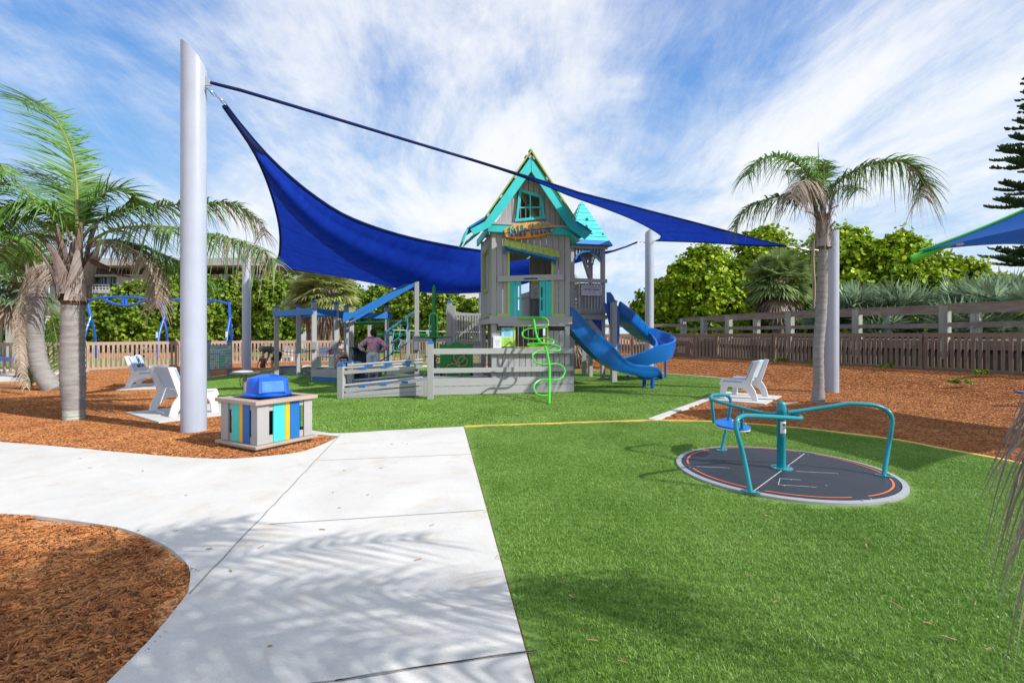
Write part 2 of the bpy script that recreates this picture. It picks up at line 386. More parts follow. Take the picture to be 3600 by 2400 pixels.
def G2(c, x, y): q = gr(px(c, x, y)); return (q.x, q.y)
def fan(poly, z, name, mt, kind='structure', thick=.0, dz=None):
    mb = MB(); P = [V((a, b, z)) for a, b in poly]
    area = sum(P[i].x * P[(i + 1) % len(P)].y - P[(i + 1) % len(P)].x * P[i].y for i in range(len(P)))
    if area < 0: P = P[::-1]
    mb.add(P, [tuple(range(len(P)))])
    if thick:
        n = len(P); mb.add(P + [q - V((0, 0, thick)) for q in P], [((i + 1) % n, i, i + n, (i + 1) % n + n) for i in range(n)])
    o = mb.build(name, mt); 
    # triangulate so that concave outlines fill properly
    import bmesh
    bm = bmesh.new(); bm.from_mesh(o.data); bmesh.ops.triangulate(bm, faces=bm.faces[:], ngon_method='EAR_CLIP'); bm.to_mesh(o.data); bm.free()
    if kind: o['kind'] = kind
    return o
# base ground (wood-chip mulch), reaching the horizon
mb = MB(); xs = [-900, -300, -120, -60] + [i * .8 for i in range(-50, 51)] + [60, 120, 300, 900]
ys = [-60, -20, -6] + [i * .8 for i in range(-4, 60)] + [60, 90, 160, 400, 1500]
mb.grid([[(a, b, hgt(a, b) - .014 + (.012 * math.sin(a * 2.1 + b) * math.cos(b * 1.7 - a * .6) if 0 < b < 40 and abs(a) < 30 else 0) * (1 if (a < -2.5 or a > 5) else 0)) for a in xs] for b in ys])
mb.build('ground', MULCH, smooth=True, auto=0)['kind'] = 'structure'
# artificial turf: far lawn round the play structure and near lawn with the spinner
E_PATH = [(1632, 1501), (1885, 2400)]
ylw = [(1632, 1500), (1900, 1491), (2120, 1484), (2300, 1479), (2512, 1483), (2661, 1493), (2831, 1508), (3129, 1544), (3300, 1576), (3553, 1623), (3900, 1700)]
turf_px = [(2296, 1476), (2510, 1393), (2560, 1400), (2640, 1345), (2575, 1333), (2450, 1321), (2250, 1308), (2024, 1295.5), (1850, 1287), (1600, 1281), (1450, 1278), (1300, 1280), (1180, 1281), (1082, 1285), (980, 1298),
           (820, 1315), (726, 1328.5), (690, 1336), (700, 1370), (760, 1428), (793, 1440), (850, 1475), (960, 1500), (1081, 1513), (1140, 1523), (1194, 1522), (1632, 1501)]
TURF_FAR = [tuple(gr(p)[:2]) for p in turf_px] + [tuple(gr(p)[:2]) for p in ylw[1:3]]
e0, e1 = gr((1632, 1501)), gr((1885, 2400)); dd = (e1 - e0).normalized(); e2 = e1 + dd * 6
TURF_NEAR = [(e0.x, e0.y), (e2.x, e2.y), (14, e2.y)] + [tuple(gr(p)[:2]) for p in [(4400, 1760)] + ylw[::-1]]
fan(TURF_FAR, .000, 'turf_lawn_far', TURF); fan(TURF_NEAR, .001, 'turf_lawn_near', TURF)
# yellow rubber edging between the turf and the chips
def strip(pts, w, z, name, mt, thick=.02):
    P = [V((a, b, 0)) for a, b in pts]; mb = MB(); rows = []
    for i, q in enumerate(P):
        t = (P[min(i + 1, len(P) - 1)] - P[max(i - 1, 0)]).normalized(); n = V((-t.y, t.x, 0)) * w / 2
        rows.append([q - n + V((0, 0, z - thick)), q - n + V((0, 0, z)), q + n + V((0, 0, z)), q + n + V((0, 0, z - thick))])
    mb.grid(rows); o = mb.build(name, mt); o['kind'] = 'structure'; return o
sp = [tuple(q[:2]) for q in spline([gr(p) for p in ylw], 6)]
strip(sp, .075, .016, 'yellow_edging_strip', YEL)
strip([tuple(gr(p)[:2]) for p in [(2290, 1477), (2400, 1436), (2510, 1396), (2560, 1378)]], .15, .020, 'turf_kerb', CONC, .04)
strip([tuple(gr(p)[:2]) for p in [(2660, 1344), (2575, 1333), (2450, 1321), (2250, 1308), (2024, 1295.5), (1850, 1287), (1600, 1281)]], .10, .020, 'turf_kerb', CONC, .04)
strip([tuple(gr(p)[:2]) for p in [(690, 1336), (726, 1328.5), (820, 1315), (980, 1298), (1082, 1284)]], .12, .020, 'turf_kerb', CONC, .04)
# concrete path
inner = spline([gr(px('M', *p)) for p in [(780, 1003), (745, 1020), (690, 1039), (600, 1050), (520, 1055), (430, 1052), (300, 1042), (150, 1028), (0, 1016), (-300, 990)]], 5)
near = spline([gr(px('M', *p)) for p in [(-500, 1165), (0, 1182), (100, 1189), (250, 1210), (300, 1222), (370, 1250), (415, 1282), (436, 1312), (434, 1350), (424, 1375), (345, 1472), (250, 1568)]], 5)
ne = near[-1] + (near[-1] - near[-6]).normalized() * 6
PATH = [(q.x, q.y) for q in inner] + [(q.x, q.y) for q in near] + [(ne.x, ne.y), (e2.x - .01, e2.y)] + [(e0.x - .01, e0.y)] + [tuple(gr(px('M', *p))[:2]) for p in [(1060, 981), (900, 989), (790, 996), (760, 996), (712, 989)]] + [tuple(gr(px('M', *p))[:2]) for p in [(702, 984), (718, 998)]]
fan(PATH, .012, 'path', CONCP, thick=.03)
def joint(a, b, w=.010, wob=0.): 
    A, B = gr(px('M', *a)), gr(px('M', *b)); n = max(2, int((B - A).length / .15)); pts = []
    d = (B - A); s_ = V((-d.y, d.x, 0)).normalized()
    for i in range(n + 1): q = A + d * i / n + s_ * random.uniform(-1, 1) * wob; pts.append((q.x, q.y))
    strip(pts, w, .0165, 'path_joint', JOINT, .002)
joint((782, 1000), (434, 1368), .009, .006); joint((620, 1207), (1111, 1175), .005); joint((728, 1060), (1082, 1045), .004); joint((770, 1568), (1226, 1500), .010, .006)
joint((1226, 1500), (700, 1578), .008, .01)
# far lawns, the far path and sand strip on the left
fan([tuple(gr(p, 0)[:2]) for p in [(-900, 1300), (150, 1294), (290, 1288), (640, 1275), (640, 1262), (300, 1258), (300, 1216), (-400, 1212), (-1500, 1216)]], -.004 + .0, 'lawn', LAWN)
fan([tuple(gr(p, 0)[:2]) for p in [(-900, 1345), (60, 1340), (200, 1324), (330, 1300), (630, 1285), (630, 1282), (330, 1296), (150, 1298), (-900, 1304)]], .006, 'footpath', CONCP, thick=.02)
fan([(-70, 74), (-20, 74), (-20, 84), (-70, 84)], -.002, 'sand', mat('pale_sand', (.62, .50, .36), .9, .1, 1))
fan([(-20, 33), (3, 33), (3, 60), (-30, 62)], -.003, 'lawn', LAWN)
fan([(-8.6, 24.5), (3, 24.5), (4, 29), (-8.2, 29)], .002, 'lawn', LAWN)
fan([(-12, 22.7), (-2, 23.2), (3, 24.0), (3, 24.9), (-2, 24.4), (-12, 23.6)], .006, 'footpath', CONCP, thick=.02)

# ---- grass blades and wood chips as instanced patches (countless stuff)
def inside(poly, X, Y):
    P = np.array(poly); n = len(P); r = np.zeros(X.shape, bool); j = n - 1
    for i in range(n):
        xi, yi, xj, yj = P[i, 0], P[i, 1], P[j, 0], P[j, 1]
        c = ((yi > Y) != (yj > Y)) & (X < (xj - xi) * (Y - yi) / (yj - yi + 1e-12) + xi); r ^= c; j = i
    return r
def edge_dist(poly, X, Y):
    P = np.array(poly); n = len(P); d = np.full(X.shape, 1e9)
    for i in range(n):
        a, b = P[i], P[(i + 1) % n]; ab = b - a; L2 = (ab ** 2).sum() + 1e-12
        t = np.clip(((X - a[0]) * ab[0] + (Y - a[1]) * ab[1]) / L2, 0, 1)
        d = np.minimum(d, np.hypot(X - a[0] - t * ab[0], Y - a[1] - t * ab[1]))
    return d
def mesh_np(name, V_, F_, mt):
    me = bpy.data.meshes.new(name); nf, k = F_.shape
    me.vertices.add(len(V_)); me.vertices.foreach_set('co', V_.astype(np.float32).ravel())
    me.loops.add(nf * k); me.loops.foreach_set('vertex_index', F_.astype(np.int32).ravel())
    me.polygons.add(nf); me.polygons.foreach_set('loop_start', (np.arange(nf) * k).astype(np.int32)); me.polygons.foreach_set('loop_total', np.full(nf, k, np.int32))
    me.update(calc_edges=True); me.materials.append(mt)
    return me
rng = np.random.default_rng(5)
def blade_tile(size, n, h, w, mt, seg=2):
    c = rng.uniform(-size / 2, size / 2, (n, 2)); a = rng.uniform(0, 2 * np.pi, n); hh = h * rng.uniform(.55, 1.1, n); ww = w * rng.uniform(.7, 1.2, n)
    ln = rng.uniform(.2, 1.1, n) * hh; la = rng.uniform(0, 2 * np.pi, n); vs = []
    for s, wk in ((0, 1), (.55, .85), (1., .15)):
        off = np.stack([np.cos(la) * ln * s ** 1.8, np.sin(la) * ln * s ** 1.8, hh * s * (1 - .12 * s)], 1)
        side = np.stack([np.cos(a) * ww * wk / 2, np.sin(a) * ww * wk / 2, np.zeros(n)], 1); base = np.stack([c[:, 0], c[:, 1], np.zeros(n)], 1)
        vs += [base + off - side, base + off + side]
    Vv = np.stack(vs, 1).reshape(-1, 3); b = (np.arange(n) * 6)[:, None]
    F = np.concatenate([b + np.array([[0, 1, 3, 2]]), b + np.array([[2, 3, 5, 4]])], 0)
    return mesh_np('blades', Vv, F, mt)
def chip_tile(size, n, mt, l0=.022, l1=.06):
    c = rng.uniform(-size / 2, size / 2, (n, 2)); a = rng.uniform(0, 2 * np.pi, n); l = rng.uniform(l0, l1, n); w = rng.uniform(.004, .012, n); t = rng.uniform(-.28, .28, n)
    z = rng.uniform(.0, .016, n); d = np.stack([np.cos(a) * np.cos(t), np.sin(a) * np.cos(t), np.sin(t)], 1); s = np.stack([-np.sin(a), np.cos(a), rng.uniform(-.5, .5, n)], 1)
    ctr = np.stack([c[:, 0], c[:, 1], z + .004], 1); up = np.array([0, 0, .0035]); vs = []
    for k in (0, 1):
        for (i, j, q) in ((-1, -1, .6), (1, -1, .35), (1, 1, .6), (-1, 1, .9)):
            vs.append(ctr + d * (i * l / 2)[:, None] + s * (j * w / 2 * q)[:, None] + up * (2 * k - 1) / 1)
    Vv = np.stack(vs, 1).reshape(-1, 3); b = (np.arange(n) * 8)[:, None]
    F = np.concatenate([b + np.array([q]) for q in ((4, 5, 6, 7), (0, 1, 5, 4), (1, 2, 6, 5), (2, 3, 7, 6), (3, 0, 4, 7))], 0)
    return mesh_np('chips', Vv, F, mt)
def scatter(name, pts, meshes, label):
    """Points -> instances of small patch meshes, through one geometry-node modifier per patch."""
    outs = []
    me = bpy.data.meshes.new(name); me.from_pydata([tuple(p) for p in pts], [], []); o = bpy.data.objects.new(name, me); COL.objects.link(o)
    g = bpy.data.node_groups.new(name, 'GeometryNodeTree')
    g.interface.new_socket('Geometry', in_out='INPUT', socket_type='NodeSocketGeometry'); g.interface.new_socket('Geometry', in_out='OUTPUT', socket_type='NodeSocketGeometry')
    gi = g.nodes.new('NodeGroupInput'); go = g.nodes.new('NodeGroupOutput')
    jn = g.nodes.new('GeometryNodeJoinGeometry'); g.links.new(jn.outputs[0], go.inputs[0])
    cur = bpy.data.collections.new(name + '_patches')
    ci = g.nodes.new('GeometryNodeCollectionInfo'); ci.inputs['Collection'].default_value = cur; ci.inputs['Separate Children'].default_value = True; ci.inputs['Reset Children'].default_value = True
    for m_ in meshes: s_ = bpy.data.objects.new(m_.name, m_); cur.objects.link(s_)
    io = g.nodes.new('GeometryNodeInstanceOnPoints'); io.inputs['Pick Instance'].default_value = True
    g.links.new(gi.outputs[0], io.inputs['Points']); g.links.new(ci.outputs[0], io.inputs['Instance'])
    rv = g.nodes.new('FunctionNodeRandomValue'); rv.data_type = 'FLOAT_VECTOR'; rv.inputs[0].default_value = (0, 0, 0); rv.inputs[1].default_value = (0, 0, 6.28318)
    g.links.new(rv.outputs[0], io.inputs['Rotation'])
    g.links.new(io.outputs[0], jn.inputs[0])
    md = o.modifiers.new('patches', 'NODES'); md.node_group = g
    tag(o, label, None, None, 'stuff'); return o
def world_noise(m, sc, det=5):                         # patches follow the ground, not the single blade
    t = m.node_tree; mp = [n for n in t.nodes if n.type == 'MAPPING'][0]; ge = t.nodes.new('ShaderNodeNewGeometry'); t.links.new(ge.outputs['Position'], mp.inputs[0])
    n = [n for n in t.nodes if n.type == 'TEX_NOISE'][0]; n.inputs['Scale'].default_value = sc; n.inputs['Detail'].default_value = det; n.inputs['Roughness'].default_value = .7
GRASS = mat('grass_blade', (.150, .30, .035), .40, .25, 300, island=.62, trans=.25, spec=.45, col2=(.29, .46, .10)); world_noise(GRASS, .9)
DISC_C, DISC_R = gr((2747, 1655)), 1.10
def cells(s, x0, x1, y0, y1):
    X, Y = np.meshgrid(np.arange(x0, x1, s), np.arange(y0, y1, s)); X = X.ravel(); Y = Y.ravel()
    return X + rng.uniform(-.1, .1, X.shape) * s, Y + rng.uniform(-.1, .1, X.shape) * s
def in_view(X, Y, m=.3): return (np.abs(X) < Y * 1.06 + m + .3)
GRASS_TILES = [blade_tile(.17, 420, .022, .0028, GRASS) for _ in range(4)]
X, Y = cells(.12, -.5, 9.5, 1.6, 8.8)
k = inside(TURF_NEAR, X, Y) & (edge_dist(TURF_NEAR, X, Y) > .058) & in_view(X, Y) & (np.hypot(X - DISC_C.x, Y - DISC_C.y) > DISC_R + .085)
scatter('turf_grass', np.stack([X[k], Y[k], np.full(k.sum(), .001)], 1), GRASS_TILES, 'short green artificial grass blades of the lawn round the spinner')
GT2 = [blade_tile(.34, 520, .024, .006, GRASS) for _ in range(3)]
X, Y = cells(.26, -14, 9, 7.4, 21.5)
k = inside(TURF_FAR, X, Y) & (edge_dist(TURF_FAR, X, Y) > .16) & in_view(X, Y)
scatter('turf_grass', np.stack([X[k], Y[k], np.full(k.sum(), .0)], 1), GT2, 'short green artificial grass blades of the lawn before the playhouse')
CHIP = mat('wood_chip', (.29, .092, .027), .8, .2, 40, island=.65, col2=(.50, .23, .085), spec=.25)
world_noise(CHIP, 2.2, 7)
CT = [chip_tile(.30, 300, CHIP) for _ in range(4)]
X, Y = cells(.22, -14, 15, 1.7, 17); X2, Y2 = cells(.27, -17, 16, 17, 26.2); X, Y = np.concatenate([X, X2]), np.concatenate([Y, Y2])
p_all = ~inside(PATH, X, Y) & ~inside(TURF_NEAR, X, Y) & ~inside(TURF_FAR, X, Y) & in_view(X, Y, .4)
p_all &= (edge_dist(PATH, X, Y) > .095) & (edge_dist(TURF_NEAR, X, Y) > .15) & (edge_dist(TURF_FAR, X, Y) > .15)
X, Y = X[p_all], Y[p_all]; Zc = np.array([hgt(a, b) for a, b in zip(X, Y)]) - .012
scatter('mulch_chips', np.stack([X, Y, Zc], 1), CT, 'loose orange-brown wood chips of the mulch beds')
# ------------------------------------------------------------------ PLAYHOUSE TOWER (local frame: x along the front, y back, z up)
TY = R(12); TO = V((-.52, 12.4, 0)); TW = 2.09; TD = 1.9
TM = Matrix.Translation(TO) @ Matrix.Rotation(TY, 4, 'Z')
TMi = TM.inverted()
def F(c, x, y, ly=0.):                                # photo pixel -> local (x, z) on the plane y = ly of the tower frame
    p = px(c, x, y); o = TMi @ V((0, 0, CH)); d = (TMi.to_3x3() @ V(((p[0] - 1800) / FP, 1, (HZ - p[1]) / FP)))
    t = (ly - o.y) / d.y; q = o + d * t
    return (q.x, q.z)
def TMB(): return MB(TM)
tower = thing('playhouse_tower', 'tall grey plank playhouse with steep lime and turquoise gabled roof and surfboard sign', 'playhouse', TO, TY)
FX0, FX1 = 0.0, TW
zplat = 1.93
def planks(mb, x0, x1, z0, z1, y, th=.03, n=None, gap=.014, w=.145, clip=None, side=None):
    """Vertical boards; z0/z1 may be functions of x; clip(xc) -> list of removed (za, zb)."""
    n = n or max(1, round((x1 - x0) / w)); pw = (x1 - x0) / n
    for i in range(n):
        a, b = x0 + i * pw + gap / 2, x0 + (i + 1) * pw - gap / 2
        f0 = z0 if callable(z0) else (lambda q: z0); f1 = z1 if callable(z1) else (lambda q: z1)
        segs = [(f0(a), f0(b), f1(a), f1(b))]
        c = (a + b) / 2
        for (ca, cb) in (clip(c) if clip else []):
            s2 = []
            for (p0, p1, q0, q1) in segs:
                if ca > max(p0, p1): s2.append((p0, p1, ca, ca))
                if cb < min(q0, q1): s2.append((cb, cb, q0, q1))
            segs = s2
        for (p0, p1, q0, q1) in segs:
            if side is None:
                mb.hexa([(a, y, p0), (b, y, p1), (b, y + th, p1), (a, y + th, p0), (a, y, q0), (b, y, q1), (b, y + th, q1), (a, y + th, q0)])
            else:                                      # board plane x = side, running along y
                mb.hexa([(side, a, p0), (side, b, p1), (side + th, b, p1), (side + th, a, p0), (side, a, q0), (side, b, q1), (side + th, b, q1), (side + th, a, q0)])
zt = 4.22                                              # top of the posts / bottom of the band
for (a, b) in ((0, 0), (TW - .13, 0), (0, TD - .13), (TW - .13, TD - .13)):
    mb = TMB(); mb.box(a, a + .13, b, b + .13, 0, zt); mb.build('post', G, tower, bevel=.006)
# lower front wall with a lime framed window
lw0, lz0 = F('Z2', 850, 512); lw1, lz1 = F('Z2', 1108, 352)
mb = TMB(); planks(mb, .132, TW - .132, .20, 1.62, .02, n=12, clip=lambda c: [(lz0, lz1)] if lw0 < c < lw1 else [])
mb.build('lower_wall', G, tower)
mb = TMB(); s = .05
mb.box(lw0 - s, lw1 + s, -.022, .03, lz1, lz1 + s); mb.box(lw0 - s, lw1 + s, -.022, .03, lz0 - s, lz0); mb.box(lw0 - s, lw0, -.022, .03, lz0 + .001, lz1 - .001); mb.box(lw1, lw1 + s, -.022, .03, lz0 + .001, lz1 - .001)
mb.build('window_frame', LIME, tower)
mb = TMB()                                             # counter and back boards seen through the window
mb.box(.2, TW - .2, .9, .94, .2, .95); planks(mb, .2, TW - .2, .2, 1.8, TD - .03, n=11); mb.box(.15, TW - .15, .35, .75, 1.0, 1.04)
mb.build('inner_counter', G, tower)
mb = TMB(); planks(mb, .131, TD - .131, .20, 1.8, 0, side=TW - .03, n=11); mb.build('lower_wall', G, tower)
# rail band with ledge
zb0, zb1 = F('Z2', 900, 326)[1], F('Z2', 900, 262)[1]
mb = TMB(); e = .06
mb.box(-e, TW + .05, -e, -.015, zb0, zb1); mb.box(-e, -.015, -e + .046, TD + e, zb0, zb1); mb.box(TW + .005, TW + .05, -.014, TD + e, zb0, zb1); mb.box(-.014, TW + .004, TD + .015, TD + e, zb0, zb1)
mb.build('rail_band', GH, tower, bevel=.005)
mb = TMB(); q0, q1 = F('Z2', 705, 338), F('Z2', 1252, 330); mb.box(q0[0], q1[0], -.10, -.061, zb0 - .055, zb0 - .002); mb.build('ledge', GH, tower)
mb = TMB(); mb.box(-.06, TW + .05, -.05, TD + .05, zb1 - .06, zb1 - .002); mb.build('floor', G, tower)
for (x0, x1, z0, z1) in ((.01, TW - .01, .20, .245),):
    mb = TMB(); mb.box(x0, x1, .01, TD, z0, z1); mb.build('floor', G, tower)
for i in range(3):                                     # bolts on the band
    pass
# upper front wall with the door opening
ox0, ox1 = F('C7', 387, 1200)[0], F('C7', 1132, 1200)[0]
zA = zb1; ztopL, ztopR = F('C7', 400, 400)[1], F('C7', 1115, 560)[1]
def otop(c): return ztopL + (ztopR - ztopL) * (c - ox0) / (ox1 - ox0)
zband0 = F('C7', 300, 182)[1]; zband1 = F('C7', 300, 62)[1]
mb = TMB(); planks(mb, .132, TW - .132, zA, zband1 - .01, .02, n=11, clip=lambda c: [(zA - 1, otop(c) + .0)] if ox0 + .02 < c < ox1 - .02 else [])
mb.build('upper_wall', G, tower)
mb = TMB()
for xa in (ox0, ox1 - .055): m1 = TMB(); m1.box(xa, xa + .055, -.02, .019, zA + .001, otop(xa) + .06); m1.build('door_frame', LIME, tower)
for (xa, xb) in ((.135, ox0 - .002), (ox1 + .002, TW - .135)): mb = TMB(); mb.box(xa, xb, -.02, .019, zA + .001, zA + .065); mb.build('sill', LIME, tower)
# board across the opening, with a long slot
a0, a1 = F('C7', 225, 975), F('C7', 1285, 940); b0, b1 = F('C7', 225, 885), F('C7', 1285, 845)
s0, s1, s2, s3 = F('C7', 645, 940), F('C7', 870, 935), F('C7', 870, 908), F('C7', 690, 915)
mb = TMB(); y0, y1 = -.062, -.022
def lin(p, q, x): return p[1] + (q[1] - p[1]) * (x - p[0]) / (q[0] - p[0])
for (xa, xb, lo0, lo1, hi0, hi1) in ((a0[0], s0[0], None, None, None, None), (s1[0], a1[0], None, None, None, None), (s0[0], s1[0], None, None, s0[1], s1[1]), (s0[0], s1[0], s0[1] + .045, s2[1], None, None)):
    l0 = lin(a0, a1, xa) if lo0 is None else lo0; l1 = lin(a0, a1, xb) if lo1 is None else lo1; h0 = lin(b0, b1, xa) if hi0 is None else hi0; h1 = lin(b0, b1, xb) if hi1 is None else hi1
    mb.hexa([(xa, y0, l0), (xb, y0, l1), (xb, y1, l1), (xa, y1, l0), (xa, y0, h0), (xb, y0, h1), (xb, y1, h1), (xa, y1, h0)])
mb.build('cross_board', GH, tower)
# turquoise door leaves with slots
zd1 = F('C7', 500, 975)[1] + .05
for (xa, xb, slots) in ((416, 607, ((555, 582, 1040, 1222), (555, 582, 1255, 1430))), (905, 1098, ((928, 955, 1050, 1218), (928, 955, 1258, 1432)))):
    X0, X1 = F('C7', xa, 1200)[0], F('C7', xb, 1200)[0]; mb = TMB(); mid = (X0 + X1) / 2
    sx0, sx1 = F('C7', slots[0][0], 1200)[0], F('C7', slots[0][1], 1200)[0]
    zs = [(F('C7', 500, q[3])[1], F('C7', 500, q[2])[1]) for q in slots]
    y0, y1 = -.018, .012
    for (pa, pb) in ((X0, mid - .005), (mid + .005, X1)):
        if pa < (sx0 + sx1) / 2 < pb:
            mb.box(pa, sx0, y0, y1, zA, zd1); mb.box(sx1, pb, y0, y1, zA, zd1); z = zA
            for (za, zb) in sorted(zs): mb.box(sx0, sx1, y0, y1, z, za); z = zb
            mb.box(sx0, sx1, y0, y1, z, zd1)
        else: mb.box(pa, pb, y0, y1, zA, zd1)
    mb.build('door', TEAL, tower)
# slanted awning of ten lime boards on a blue bracket
tl, tr, br, bl = F('C7', 345, 268, -.08), F('C7', 1235, 462, -.08), F('C7', 1240, 570, -.30), F('C7', 330, 374, -.30)
mb = TMB(); n = 10
for i in range(n):
    t0, t1 = (i + .02) / n, (i + .98) / n; k = .012 * (i % 2)
    def P(t, top):
        a, b = (tl, tr) if top else (bl, br); y = -.08 if top else -.30
        return V((a[0] + (b[0] - a[0]) * t, y, a[1] + (b[1] - a[1]) * t + (0 if top else -.008 * (i % 3) + .008)))
    A, B, C_, D = P(t0, 0), P(t1, 0), P(t1, 1), P(t0, 1); nn = (B - A).cross(D - A).normalized() * .035
    mb.hexa([A - nn, B - nn, C_ - nn, D - nn, A, B, C_, D])
aw = mb.build('awning', LIME, tower, bevel=.004)
mb = TMB(); a, b = F('C7', 365, 400, -.10), F('C7', 1150, 590, -.10)
mb.beam((a[0], -.05, a[1] - .02), (b[0], -.05, b[1] - .02), .04, .12); mb.beam((a[0], -.26, a[1] - .045), (b[0], -.26, b[1] - .045), .03, .06)
for (c0, c1) in (((352, 395), (335, 515)), ((1170, 575), (1145, 690))):
    p, q = F('C7', *c0, -.10), F('C7', *c1, -.04); mb.beam((p[0], -.16, p[1] + .02), (q[0], -.05, q[1]), .05, .07, up=(0, 1, 0))
mb.build('awning_bracket', BLUE, tower)
# turquoise band and ledge under the gable
xb0, xb1 = -.11, TW + .10
mb = TMB(); mb.box(xb0, xb1, -.11, -.02, zband0, zband1); mb.box(xb0, xb0 + .05, -.019, TD + .1, zband0, zband1); mb.box(xb1 - .05, xb1, -.019, TD + .1, zband0, zband1)
mb.build('eave_band', TEAL, tower, bevel=.005)
mb = TMB(); mb.box(xb0, xb1, -.13, .10, zband1 + .002, zband1 + .055); mb.build('gable_ledge', GH, tower)
# gable wall with crooked window opening
apx = F('Z1', 830, 330)
def gtop(xq): return zband1 + .05 + (apx[1] + .12 - zband1) * (1 - abs(xq - TW / 2) / (TW / 2 - .10))
W4 = [F('Z1', *q, 0) for q in ((745, 512), (903, 562), (925, 738), (718, 758))]   # opening corners tl tr br bl
def wclip(c):
    if c < W4[3][0] + .02 or c > W4[2][0] - .02: return []
    lo = W4[3][1] + (W4[2][1] - W4[3][1]) * (c - W4[3][0]) / (W4[2][0] - W4[3][0])
    hi = W4[0][1] + (W4[1][1] - W4[0][1]) * (c - W4[0][0]) / (W4[1][0] - W4[0][0])
    return [(lo, min(hi, W4[0][1]))]
mb = TMB(); planks(mb, .10, TW - .10, zband1 + .055, gtop, .02, n=13, clip=wclip); mb.build('gable_wall', G, tower)
mb = TMB(); planks(mb, .10, TW - .10, zband1 + .055, gtop, TD, n=12, clip=lambda c: [(4.75, 5.35)] if .45 < c < .95 else []); mb.build('gable_wall', G, tower)
def crook(pts4, w, y0, y1, name, mt, cross=True):
    fr = [V((q[0], 0, q[1])) for q in pts4]; mb = TMB()
    for i in range(4):
        a, b = fr[i], fr[(i + 1) % 4]; d = (b - a).normalized(); ex = w * (.9 if i in (2,) else .5)
        mb.beam(a - d * ex + V((0, y0 + .002 * i, 0)), b + d * ex + V((0, y0 + .002 * i, 0)), y1 - y0, w, up=V((0, 1, 0)).cross(d))
    if cross:
        m1, m2 = (fr[0] + fr[1]) / 2 , (fr[2] + fr[3]) / 2; mb.beam(m1 + V((0, y0 + .01, 0)), m2 + V((0, y0 + .01, 0)), .02, w * .55, up=(1, 0, 0))
        m1, m2 = fr[0] * .42 + fr[3] * .58, fr[1] * .5 + fr[2] * .5; mb.beam(m1 + V((0, y0 + .012, 0)), m2 + V((0, y0 + .012, 0)), .02, w * .5, up=(0, 0, 1))
    return mb.build(name, mt, tower)
crook([F('Z1', *q, -.03) for q in ((727, 494), (915, 553), (945, 745), (700, 768))], .065, -.03, .02, 'window_frame', TEAL)
# barge boards (turquoise) and stepped roof; the front overhangs the gable
oh = -.34
def FZ(x, y): return F('Z1', x, y, oh)
B_l = [FZ(825, 188), FZ(828, 322), FZ(560, 700), FZ(445, 835), FZ(303, 903), FZ(270, 850), FZ(405, 780)]
B_r = [FZ(829, 188), FZ(832, 322), FZ(1130, 770), FZ(1190, 850), FZ(1325, 944), FZ(1385, 880), FZ(1245, 780)]
for q in (B_l, B_r):
    mb = TMB(); mb.prism([V((a, oh, b)) for a, b in q], (0, .045, 0)); mb.build('barge_board', TEAL, tower, bevel=.004)
yb = TD + .30
def slab(a, b, th, y0, y1, mt, name, nb=None, jag=0.):
    """Roof plane between profile points a (high) and b (low), made of boards along the slope."""
    a, b = V((a[0], 0, a[1])), V((b[0], 0, b[1])); d = (b - a).normalized(); nn = V((-d.z, 0, d.x)) if d.x < 0 else V((d.z, 0, -d.x))
    if nn.z < 0: nn = -nn
    mb = TMB(); n = nb or 12; L_ = (y1 - y0) / n
    for i in range(n):
        ya, ybb = y0 + i * L_ + .004, y0 + (i + 1) * L_ - .004; j = jag * random.uniform(-1, 1)
        A, B = a - d * (j + (.02 if jag else 0)), b + d * jag * random.uniform(-1, 1)
        mb.hexa([A + V((0, ya, 0)), B + V((0, ya, 0)), B + V((0, ybb, 0)), A + V((0, ybb, 0)), A + nn * th + V((0, ya, 0)), B + nn * th + V((0, ya, 0)), B + nn * th + V((0, ybb, 0)), A + nn * th + V((0, ybb, 0))] if d.x > 0 else
                [B + V((0, ya, 0)), A + V((0, ya, 0)), A + V((0, ybb, 0)), B + V((0, ybb, 0)), B + nn * th + V((0, ya, 0)), A + nn * th + V((0, ya, 0)), A + nn * th + V((0, ybb, 0)), B + nn * th + V((0, ybb, 0))])
    return mb.build(name, mt, tower)
def FR(x, y): return F('Z1', x, y, oh - .05)
OLV = mat('olive_lime_board', (.27, .36, .06), .5, .06, 4, .2, 90, island=.05)
ap = FR(826, 150)
slab(ap, FR(418, 735), .035, oh - .05, yb, OLV, 'roof', jag=.05); slab((ap[0] + .01, ap[1] + .05), FR(1240, 770), .035, oh - .05, yb, OLV, 'roof', jag=.05)
slab(FR(405, 752), FR(268, 838), .045, oh - .03, oh + 1.0, BLUE, 'lower_roof', 5); slab(FR(1245, 785), FR(1385, 878), .045, oh - .03, yb, BLUE, 'lower_roof', 10)
slab(FR(262, 836), FR(212, 968), .045, oh + .0, oh + .85, TEAL, 'roof_skirt', 4); 
mb = TMB()                                             # rafters: small steel-grey blocks and battens under the lime boards
for (p, q) in (((690, 365), (700, 372)),):
    pass
for (x0, y0_) in ((855, 195), (978, 385), (1108, 578), (1226, 755), (688, 370), (552, 550), (432, 720), (820, 185)):
    c = F('Z1', x0, y0_, oh - .02); d = (1 if x0 > 828 else -1)
    mb.beam((c[0], oh - .03, c[1]), (c[0], yb - .02, c[1]), .085, .05, up=(d * .84, 0, .54))
mb.build('roof_batten', GH, tower)
